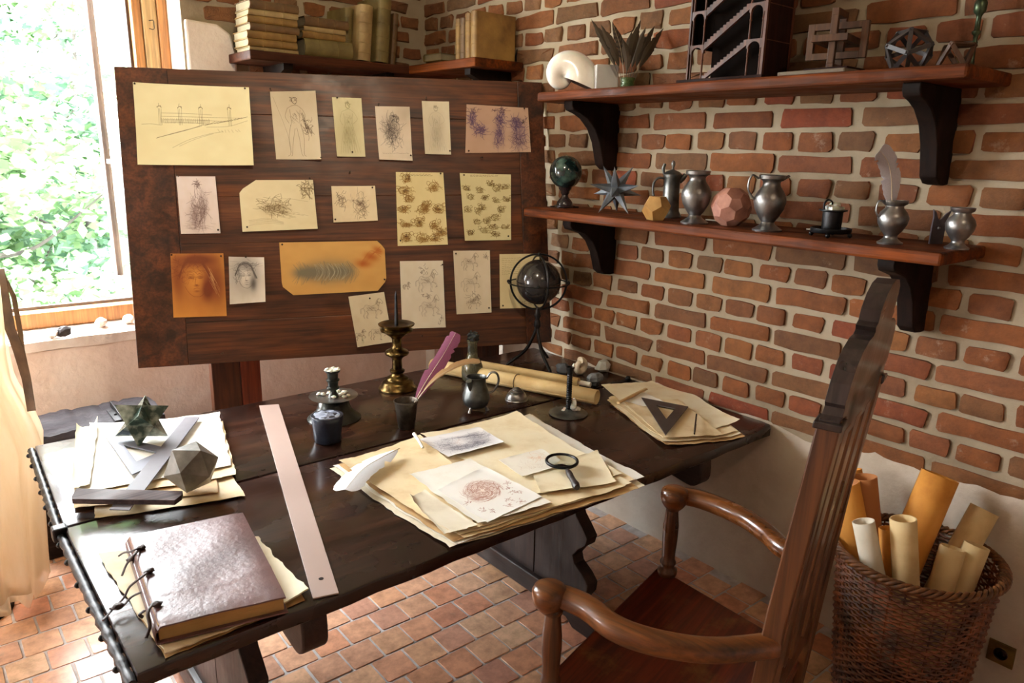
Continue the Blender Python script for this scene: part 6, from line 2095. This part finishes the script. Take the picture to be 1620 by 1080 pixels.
AZ = .752
for sg, pl in ((-1, [(870, 926), (900, 930), (932, 945), (968, 972), (1010, 990), (1070, 1004), (1140, 1010), (1215, 1002)]), (1, [(1068, 773), (1090, 772), (1115, 778), (1150, 791), (1185, 808), (1215, 829), (1245, 855), (1272, 884)])):
    P = [IM @ onz(x, y, .775) for x, y in pl]
    P[-1] = Vector((sg * .212, -.52, .775))
    pts = bez([(p.x, p.y, AZ - (.006 if 0 < i < 7 else 0)) for i, p in enumerate(P)], 35)
    g = G(); vs = []; fs = []
    m_ = len(pts)
    sec = [(-1, -.55), (-.7, -1), (.7, -1), (1, -.55), (1, .45), (.72, .85), (.3, 1), (-.3, 1), (-.72, .85), (-1, .45)]
    for j, p in enumerate(pts):
        d = (pts[min(j + 1, m_ - 1)] - pts[max(j - 1, 0)]).normalized(); s2 = Vector((d.y, -d.x, 0)).normalized()
        t_ = j / (m_ - 1); w = .032 - .005 * t_; h = .023 + .002 * math.sin(t_ * PI)
        for a_, b_ in sec: vs.append(p + s2 * a_ * w + Vector((0, 0, b_ * h)))
    ns = len(sec)
    for j in range(m_ - 1):
        for i in range(ns):
            k = (i + 1) % ns; fs.append((j * ns + i, j * ns + k, (j + 1) * ns + k, (j + 1) * ns + i))
    fs.append(tuple(range(ns))[::-1]); fs.append(tuple((m_ - 1) * ns + i for i in range(ns)))
    g.add(vs, fs)
    arm = part(chair, 'armrest', g, M['chair'], 45)
    k0 = pts[0]
    part(arm, 'arm_knob', G().lathe([(.020, -.052), (.034, -.036), (.042, -.023), (.0455, -.008), (.0455, .008), (.041, .019), (.032, .025), (.0001, .027)], 28, Matrix.Translation((k0.x, k0.y, AZ))), M['chair'], 60)


# raked back: y = -.50 at seat, leaning backwards
def by(z): return -.492 - .065 * (z - .45) if z < .8 else -.515 - .115 * (z - .8)


def backslab(out, th, dy=0.0):
    """outline (x, z) pushed onto the raked back plane"""
    g = G(); n = len(out)
    vs = [(x, by(z) + th / 2 + dy, z) for x, z in out] + [(x, by(z) - th / 2 + dy, z) for x, z in out]
    fs = [tuple(range(n)), tuple(range(2 * n - 1, n - 1, -1))] + [((i + 1) % n, i, n + i, n + (i + 1) % n) for i in range(n)]
    return g.add(vs, fs)


def vbar(x0, x1, z0, z1, th, dy=0.0, n=8):
    out = [(x0, z0 + (z1 - z0) * k / n) for k in range(n + 1)] + [(x1, z1 - (z1 - z0) * k / n) for k in range(n + 1)]
    return backslab(out[::-1], th, dy)


DK = wood('chair_crest_dark', (66, 54, 50), (28, 23, 24), 'z', .3, .2, coat=.3)
for sg in (-1, 1):
    part(chair, 'rear_stile', vbar(sg * .205 - .025, sg * .205 + .025, 0.0, 1.32, .048), M['chair_z'], bevel=.004)
for x in (-.112, 0.0, .112):
    part(chair, 'back_slat', vbar(x - .030, x + .030, .60, 1.275, .042, .0), M['chair_z'], bevel=.003)
part(chair, 'lower_back_rail', vbar(-.18, .18, .52, .60, .030), M['chair_z'], bevel=.003)
half = [(.222, 1.300), (.236, 1.306), (.236, 1.320), (.222, 1.328), (.216, 1.345), (.228, 1.356), (.226, 1.40), (.212, 1.438), (.182, 1.464), (.142, 1.478), (.108, 1.480), (.096, 1.488), (.108, 1.500), (.092, 1.508), (.096, 1.535), (.078, 1.566), (.044, 1.584), (0, 1.590)]
low = [(.180, 1.300), (.180, 1.262)]
def notch(cx): return [(cx + .026, 1.262), (cx + .026, 1.280), (cx + .016, 1.312), (cx, 1.362), (cx - .016, 1.312), (cx - .026, 1.280), (cx - .026, 1.262)]


lowl = [(.180, 1.262)] + notch(.056 + .100) + notch(.056) + notch(-.056) + notch(-.156) + [(-.180, 1.262), (-.180, 1.300)]
full = [(x, z) for x, z in half] + [(-x, z) for x, z in half[::-1][1:]]
# order: right shoulder up over the top to the left shoulder, then along the notched bottom back to the right
outl = full + [(-.180, 1.300)] + [(x, z) for x, z in lowl[::-1][2:]] + [(.180, 1.300)]
cr = part(chair, 'crest_rail', backslab(outl[::-1], .040), DK, bevel=.003, label='carved dark crest with pointed slots')
for sg in (-1, 1):
    part(cr, 'moulding', backslab([(sg * .200, 1.296), (sg * .243, 1.300), (sg * .245, 1.316), (sg * .200, 1.322)][::(1 if sg < 0 else -1)], .058), DK, bevel=.003)
for zq in (.14, ): 
    for sg in (-1, 1):
        part(chair, 'side_stretcher', G().tube([(sg * .352, -.02, zq), (sg * .215, -.46, zq)], .014, 10), M['chair_z'], 60)
    part(chair, 'cross_stretcher', G().tube([(-.28, -.24, zq), (.28, -.24, zq)], .014, 10), M['chair_z'], 60)

# ------------------------------------------------------------------ wicker basket
BA = Vector((-.262, -3.315, 0)); BZ = .60
WK = wood('wicker', (136, 84, 38), (66, 34, 12), 'z', .5, .1)
WK2 = plain('wicker_weave', (130, 70, 32), (60, 28, 12), .5, 0, 14, .3, 60)
basket = thing('wicker_basket', 'large round brown wicker basket full of rolled papers', 'basket', tuple(BA))
NS = 34


def br(z): return .180 + .060 * (z / BZ) ** .8


g = G(); rows = 46; seg = NS * 3
for k in range(rows):
    z = .012 + (BZ - .03) * k / rows; vs = []; fs = []
    big = 1.0 if k % 12 != 5 else 1.5
    for i in range(seg):
        a_ = 2 * PI * i / seg; r_ = br(z) + .0045 * math.cos(a_ * NS + (PI if k % 2 else 0)) * big
        for dz, dr in ((-.0045, 0), (0, .0042), (.0045, 0), (0, -.003)):
            vs.append(((r_ + dr * big) * math.cos(a_), (r_ + dr * big) * math.sin(a_), z + dz * big))
    for i in range(seg):
        i2 = (i + 1) % seg
        for q_ in range(4):
            q2 = (q_ + 1) % 4; fs.append((i * 4 + q_, i2 * 4 + q_, i2 * 4 + q2, i * 4 + q2))
    g.add(vs, fs)
o = part(basket, 'weave', g, WK2, 60); o['kind'] = 'stuff'
for i in range(NS):
    a_ = 2 * PI * (i + .5) / NS
    part(basket, 'stake', G().tube([((br(z)) * math.cos(a_), (br(z)) * math.sin(a_), z) for z in (.005, .15, .3, .45, BZ - .01)], .0032, 5), WK2, 60)
part(basket, 'bottom', G().lathe([(.0001, .004), (.178, .004), (.178, .012), (.0001, .012)], 30), WK2)
for k in range(4):
    pts = []
    for i in range(160):
        a_ = 2 * PI * i / 160; ph = a_ * 17 + k * PI / 2
        r_ = br(BZ) + .008 + .011 * math.cos(ph); pts.append((r_ * math.cos(a_), r_ * math.sin(a_), BZ - .008 + .010 * math.sin(ph)))
    part(basket, 'rim_braid', G().tube(pts, .0062, 6, closed=True), WK, 60)

OR = parch('orange_scroll', (206, 140, 56), (176, 108, 34), (216, 156, 72))
CRM = parch('cream_scroll', (206, 178, 128), (176, 142, 92), (214, 190, 142))
PWH = parch('pale_scroll', (206, 196, 176), (176, 160, 134), (214, 206, 190))


def bscroll(label, px, py, x, bx, by_, bz, rpx, mt, turns=1.5, r2=1.0, y=None):
    top = onx(px, py, x) if y is None else ony(px, py, y)
    r_ = msize(rpx, top)
    bot = Vector((bx, by_, bz))
    return scroll('rolled_paper', label, bot, top, r_ * r2, turns, mt, group='rolled papers in the wicker basket')


bscroll('widest orange rolled paper leaning right in the wicker basket', 1488, 752, -.14, -.345, -3.25, .26, 47, OR, 1.5, .6)
bscroll('cream rolled paper sticking out farthest right of the basket', 1558, 806, -.045, -.27, -3.34, .25, 27, CRM, 1.5, .8)
bscroll('narrow whitish rolled paper at the front left of the basket', 1366, 824, -.42, -.39, -3.34, .25, 17, PWH, 2.0)
bscroll('upright cream rolled paper at the centre front of the basket', 1429, 820, -.36, -.36, -3.385, .25, 20, CRM, 2.2)
bscroll('thin brown rolled paper just left of the upright cream one', 1406, 835, -.33, -.35, -3.34, .25, 15, OR, 1.6)
bscroll('small cream rolled paper with a torn edge, second from the right', 1508, 866, -.22, -.335, -3.40, .25, 19, CRM, 1.8)
bscroll('small cream rolled paper with a frayed edge at the front right', 1546, 862, -.16, -.285, -3.42, .25, 19, CRM, 1.8)
bscroll('deep orange rolled paper directly behind the chair back', 1332, 764, -.34, -.315, -3.26, .2, 34, OR, 1.5, .8)
bscroll('brown-orange rolled paper right of the one behind the chair back', 1366, 754, -.26, -.25, -3.24, .2, 21, parch('brown_scroll', (160, 100, 50), (126, 74, 32)), 1.5)
bscroll('crumpled golden paper roll rising behind the chair back', 1346, 742, -.16, -.22, -3.20, .2, 17, OR, 1.8)

# wall socket
o_ = onx(1584, 1033, -.016)
t = thing('wall_socket', 'brass wall socket with round black insert low on the plaster wall', 'socket', (-.016, o_.y, o_.z))
part(t, 'plate', G().box((-.006, -.040, -.040), (.0, .040, .040)), plain('brass_plate', (150, 128, 78), (120, 100, 56), .35, .8, 20), bevel=.002)
MR = Matrix.Rotation(R(-90), 4, 'Y')
part(t, 'insert', G().lathe([(.021, .004), (.021, .009), (.019, .0095), (.018, .006), (.0001, .006)], 24, MR), M['iron'], 50)
for s1 in (-1, 1):
    part(t, 'pin_hole', G().lathe([(.0028, .0060), (.0028, .0068), (.0001, .0068)], 8, Matrix.Translation((0, s1 * .0095, 0)) @ MR), M['string'], 50)

# ------------------------------------------------------------------ hanging gauze garment on a stand, left edge
m, nt, b = nodes('gold_gauze')
cc = ramp(nt, [(.3, lin((226, 206, 172))), (.7, lin((242, 228, 202)))], noise(nt, 5, 4, vec=coords(nt, (3, 3, .6))))
nt.links.new(cc, b.inputs['Base Color']); setp(b, Roughness=.7, Transmission_Weight=0.0)
tr = nd(nt, 'ShaderNodeBsdfTranslucent'); nt.links.new(cc, tr.inputs['Color'])
tp = nd(nt, 'ShaderNodeBsdfTransparent')
mx = nd(nt, 'ShaderNodeMixShader', i_Fac=.5); mx2 = nd(nt, 'ShaderNodeMixShader', i_Fac=.38)
nt.links.new(b.outputs[0], mx.inputs[1]); nt.links.new(tr.outputs[0], mx.inputs[2])
nt.links.new(mx.outputs[0], mx2.inputs[1]); nt.links.new(tp.outputs[0], mx2.inputs[2])
nt.links.new(mx2.outputs[0], nt.nodes['Material Output'].inputs[0])
GZ = m
gx, gy = -2.66, -.78
t = thing('gauze_gown', 'sheer golden gauze gown with brown ribbon trim on a stand beside the window', 'gown', (gx, gy, 0))
prof = [(.0, .235), (.12, .245), (.25, .255), (.42, .268), (.60, .285), (.72, .300), (.84, .270), (.95, .232), (1.05, .226), (1.18, .235), (1.30, .240), (1.38, .225), (1.42, .15), (1.45, .08)]


def gown(seed, rs, zmin, zmax, nf, hem):
    q = random.Random(seed); n = 120; g = G(); vs = []; fs = []
    ph = [q.uniform(0, 6.28) for _ in range(4)]
    zs = [zmin + (zmax - zmin) * k / 30 for k in range(31)]
    for z in zs:
        r0 = np.interp(z, [a for a, _ in prof], [b_ for _, b_ in prof]) * rs
        for i in range(n):
            a_ = 2 * PI * i / n
            amp = .014 + .030 * max(0, 1 - z / .9)
            f = math.sin(a_ * nf + ph[0] + .4 * math.sin(z * 3)) * .6 + math.sin(a_ * (nf * 2 - 3) + ph[1]) * .25 + math.sin(a_ * 3 + ph[2] + z) * .3
            zz = z if z > zmin + .001 else z + hem * (math.sin(a_ * 5 + ph[3]) * .5 + .5 + .3 * math.sin(a_ * 13))
            vs.append(((r0 + amp * f) * math.cos(a_), (r0 + amp * f) * math.sin(a_), zz))
    for j in range(30):
        for i in range(n):
            k = (i + 1) % n; fs.append((j * n + i, j * n + k, (j + 1) * n + k, (j + 1) * n + i))
    return g.add(vs, fs)


part(t, 'outer_skirt', gown(1, 1.0, .10, 1.40, 13, .16), GZ, 180)
part(t, 'under_skirt', gown(2, .80, .02, 1.38, 9, .08), GZ, 180)
part(t, 'stand_pole', G().tube([(0, 0, .02), (0, 0, 1.47)], .016, 12), M['bracket'], 60)
part(t, 'stand_base', G().lathe([(.12, 0), (.12, .02), (.03, .035), (.018, .05)], 24), M['bracket'], 50)
RB = plain('brown_ribbon', (112, 84, 56), (78, 56, 36), .6, 0, 12, .2, 60)
Lg = lambda px, py, dy: ony(px, py, gy + dy) - Vector((gx, gy, 0))
part(t, 'ribbon', G().strap([Lg(2, 425, -.20), Lg(9, 470, -.215), Lg(16, 520, -.23), Lg(30, 555, -.21), Lg(42, 600, -.22), Lg(50, 650, -.25)], [.022, .03, .04, .045, .036, .034], .002, tuple(vd)), RB, 60)
part(t, 'ribbon', G().strap([Lg(4, 430, -.10), Lg(22, 470, -.12), Lg(33, 530, -.14), Lg(37, 570, -.16)], [.01, .02, .02, .015], .002, tuple(vd)), RB, 60)

# ------------------------------------------------------------------ old timber chest under the window
OLD = wood('weathered_timber', (60, 52, 56), (28, 24, 28), 'x', .65, .9, fine=50)
OLD2 = wood('dark_old_timber', (60, 44, 38), (28, 20, 18), 'x', .6, .6)
t = thing('timber_chest', 'weathered old timber chest with a thick iron-strapped lid below the window', 'chest', (-2.05, -.35, 0))
g = G(); n = 26; out = []
q = random.Random(4)
xs = [-2.42 + .585 * k / n for k in range(n + 1)]
vs = []; fs = []
for x in xs:
    e = .006
    sec = [(-.53 + q.uniform(-e, e), .535 + q.uniform(-e, e)), (-.545 + q.uniform(-e, e), .56 + q.uniform(-e, e)), (-.52 + q.uniform(-e, e), .592 + q.uniform(-e, e)), (-.36, .605 + q.uniform(-e, e)), (-.22, .603 + q.uniform(-e, e)), (-.20, .56), (-.21, .535)]
    vs += [(x, y_, z_) for y_, z_ in sec]
for j in range(n):
    for i in range(7):
        k = (i + 1) % 7; fs.append((j * 7 + i, (j + 1) * 7 + i, (j + 1) * 7 + k, j * 7 + k))
fs += [tuple(range(7)), tuple(n * 7 + i for i in range(6, -1, -1))]
part(t, 'lid', G().add(vs, fs), OLD, 30, world=True)
part(t, 'body', G().box((-2.40, -.51, .0), (-1.81, -.22, .53)), OLD2, bevel=.01, world=True)
part(t, 'front_board', G().box((-2.40, -.525, .30), (-1.81, -.511, .525)), OLD2, bevel=.004, world=True)
for x in (-2.02,):
    part(t, 'iron_strap', G().strap([(x, -.53, .42), (x, -.55, .555), (x, -.522, .600), (x, -.30, .612)], .045, .004, (1, 0, 0)), M['iron'], world=True)
part(t, 'iron_strap', G().box((-2.045, -.552, .36), (-1.995, -.526, .56)), M['iron'], bevel=.002, world=True)
part(t, 'iron_plate', G().box((-2.05, -.535, .603), (-1.93, -.36, .610)), M['iron'], bevel=.002, world=True)
for x in (-2.03, -1.99, -1.95): part(t, 'rivet', G().ball((x, -.45, .611), .007, 8, 5), M['iron'], 60, world=True)

# rubble lumps on the sill
for k, (px, py, r_, sc, lab) in enumerate(((82, 528, .030, (1, 2.1, .8), 'long whitewashed lump with a dark end on the window sill, left'), (101, 527, .032, (1.1, .9, .9), 'dark square lump near the left of the window sill'), (160, 511, .030, (1, 1.5, .8), 'pale rounded lump in the middle of the window sill'), (203, 506, .028, (1, 1.4, .9), 'pale lump on the sill right beside the board edge'))):
    c_ = onz(px, py, .93)
    g = G().lump((0, 0, 0), r_, sc, seed=k + 60, amp=.16, n=9, m=6)
    zz = min(v_[2] for v_ in g.v); g.v = [(x, y, z_ - zz) for x, y, z_ in g.v]
    solo('sill_stone', g, M['plaster_white'] if k != 1 else plain('charred_lump', (70, 64, 66), (44, 40, 42), .8), lab, 'stone', (c_.x, c_.y, WZ0 + .006), world=False, bevel=.002)

# ------------------------------------------------------------------ outside: ground, trees
m, nt, b = nodes('meadow')
nt.links.new(ramp(nt, [(.35, lin((60, 84, 44))), (.65, lin((90, 110, 66)))], noise(nt, 1.5, 6, vec=coords(nt))), b.inputs['Base Color']); setp(b, Roughness=.9)
g = G().box((-30, .6, -3.1), (30, 45, -3.0)); struct('ground', g, m)


def leaf_mat(name, c1, c2):
    m, nt, b = nodes(name)
    ge = nd(nt, 'ShaderNodeNewGeometry')
    c_ = ramp(nt, [(0, lin(c2)), (1, lin(c1))], ge.outputs['Random Per Island'])
    nt.links.new(c_, b.inputs['Base Color']); setp(b, Roughness=.5)
    tr = nd(nt, 'ShaderNodeBsdfTranslucent'); nt.links.new(c_, tr.inputs['Color'])
    mx = nd(nt, 'ShaderNodeMixShader', i_Fac=.45)
    nt.links.new(b.outputs[0], mx.inputs[1]); nt.links.new(tr.outputs[0], mx.inputs[2]); nt.links.new(mx.outputs[0], nt.nodes['Material Output'].inputs[0])
    return m


LF = [leaf_mat('leaves_lime', (118, 142, 100), (72, 104, 62)), leaf_mat('leaves_mint', (110, 138, 110), (66, 98, 76))]
BK = plain('bark', (62, 56, 50), (40, 36, 32), .9, 0, 8, .6, 30)


def tree(label, x, y, z0, H, Rc, nl, seed, lm, ls=.16):
    q = np.random.RandomState(seed)
    t_ = thing('leafy_tree', label, 'tree', (x, y, z0), group='trees outside the window')
    tr_ = bez([(0, 0, 0), (.15, .05, H * .3), (-.1, 0, H * .65), (.05, 0, H)], 18)
    part(t_, 'trunk', G().tube(tr_, [.10 * (1 - .8 * k / 18) for k in range(len(tr_))], 8), BK, 60)
    tips = []
    for k in range(10):
        h = H * (.3 + .065 * k); a_ = k * 2.4
        e = Vector((math.cos(a_) * Rc * .8, math.sin(a_) * Rc * .8, h + Rc * .45))
        part(t_, 'branch', G().tube(bez([(0, 0, h), e * .4 + Vector((0, 0, h * .55)), e], 10), [.035 * (1 - .8 * j / 11) for j in range(11)], 5), BK, 60)
        tips.append(np.array(e))
    cl = [tips[q.randint(len(tips))] * .9 + q.randn(3) * (Rc * .3, Rc * .3, Rc * .28) for _ in range(46)] + [np.array((q.randn() * Rc * .4, q.randn() * Rc * .4, H * (.25 + .85 * q.rand()))) for _ in range(34)]
    C_ = np.array(cl)[q.randint(len(cl), size=nl)] + q.randn(nl, 3) * (.26, .26, .15)
    A = q.randn(nl, 3); A[:, 2] *= .35; A /= np.linalg.norm(A, axis=1)[:, None]
    B = np.cross(A, q.randn(nl, 3)); B /= np.linalg.norm(B, axis=1)[:, None]
    s_ = ls * (.6 + .8 * q.rand(nl))[:, None]
    keep = (C_[:, 2] + z0 - .77) / (C_[:, 1] + y + 1.8) < .285
    C_, A, B, s_ = C_[keep], A[keep], B[keep], s_[keep]; nl = int(keep.sum())
    V = np.stack([C_ - A * s_ * .5, C_ + B * s_ * .32, C_ + A * s_ * .5, C_ - B * s_ * .32], 1).reshape(-1, 3)
    me = bpy.data.meshes.new('foliage')
    me.vertices.add(nl * 4); me.vertices.foreach_set('co', V.ravel())
    me.loops.add(nl * 4); me.loops.foreach_set('vertex_index', np.arange(nl * 4))
    me.polygons.add(nl); me.polygons.foreach_set('loop_start', np.arange(nl) * 4); me.polygons.foreach_set('loop_total', np.full(nl, 4))
    me.materials.append(lm); me.update(calc_edges=True)
    o = bpy.data.objects.new('foliage', me); COL.objects.link(o); o.parent = t_; o['kind'] = 'stuff'
    return t_


tree('nearest pale green tree filling the middle of the window', -1.9, 6.5, -3.0, 5.6, 1.7, 9000, 1, LF[0])
tree('mint green tree at the right of the window beside the board', -.5, 8.0, -3.0, 6.4, 1.8, 8000, 2, LF[1])
tree('taller tree rising behind the nearest one', -1.4, 11.0, -3.0, 9.5, 2.4, 8000, 3, LF[0], .22)
tree('far mint tree at the left edge of the window', -3.4, 9.5, -3.0, 8.0, 2.2, 8000, 4, LF[1], .19)
tree('far tree at the right, mostly hidden by the board', .8, 12.5, -3.0, 8.6, 2.2, 6000, 5, LF[1], .21)
tree('low lime bush just beyond the sill', -2.6, 5.0, -3.0, 3.2, 1.2, 5000, 6, LF[0], .12)
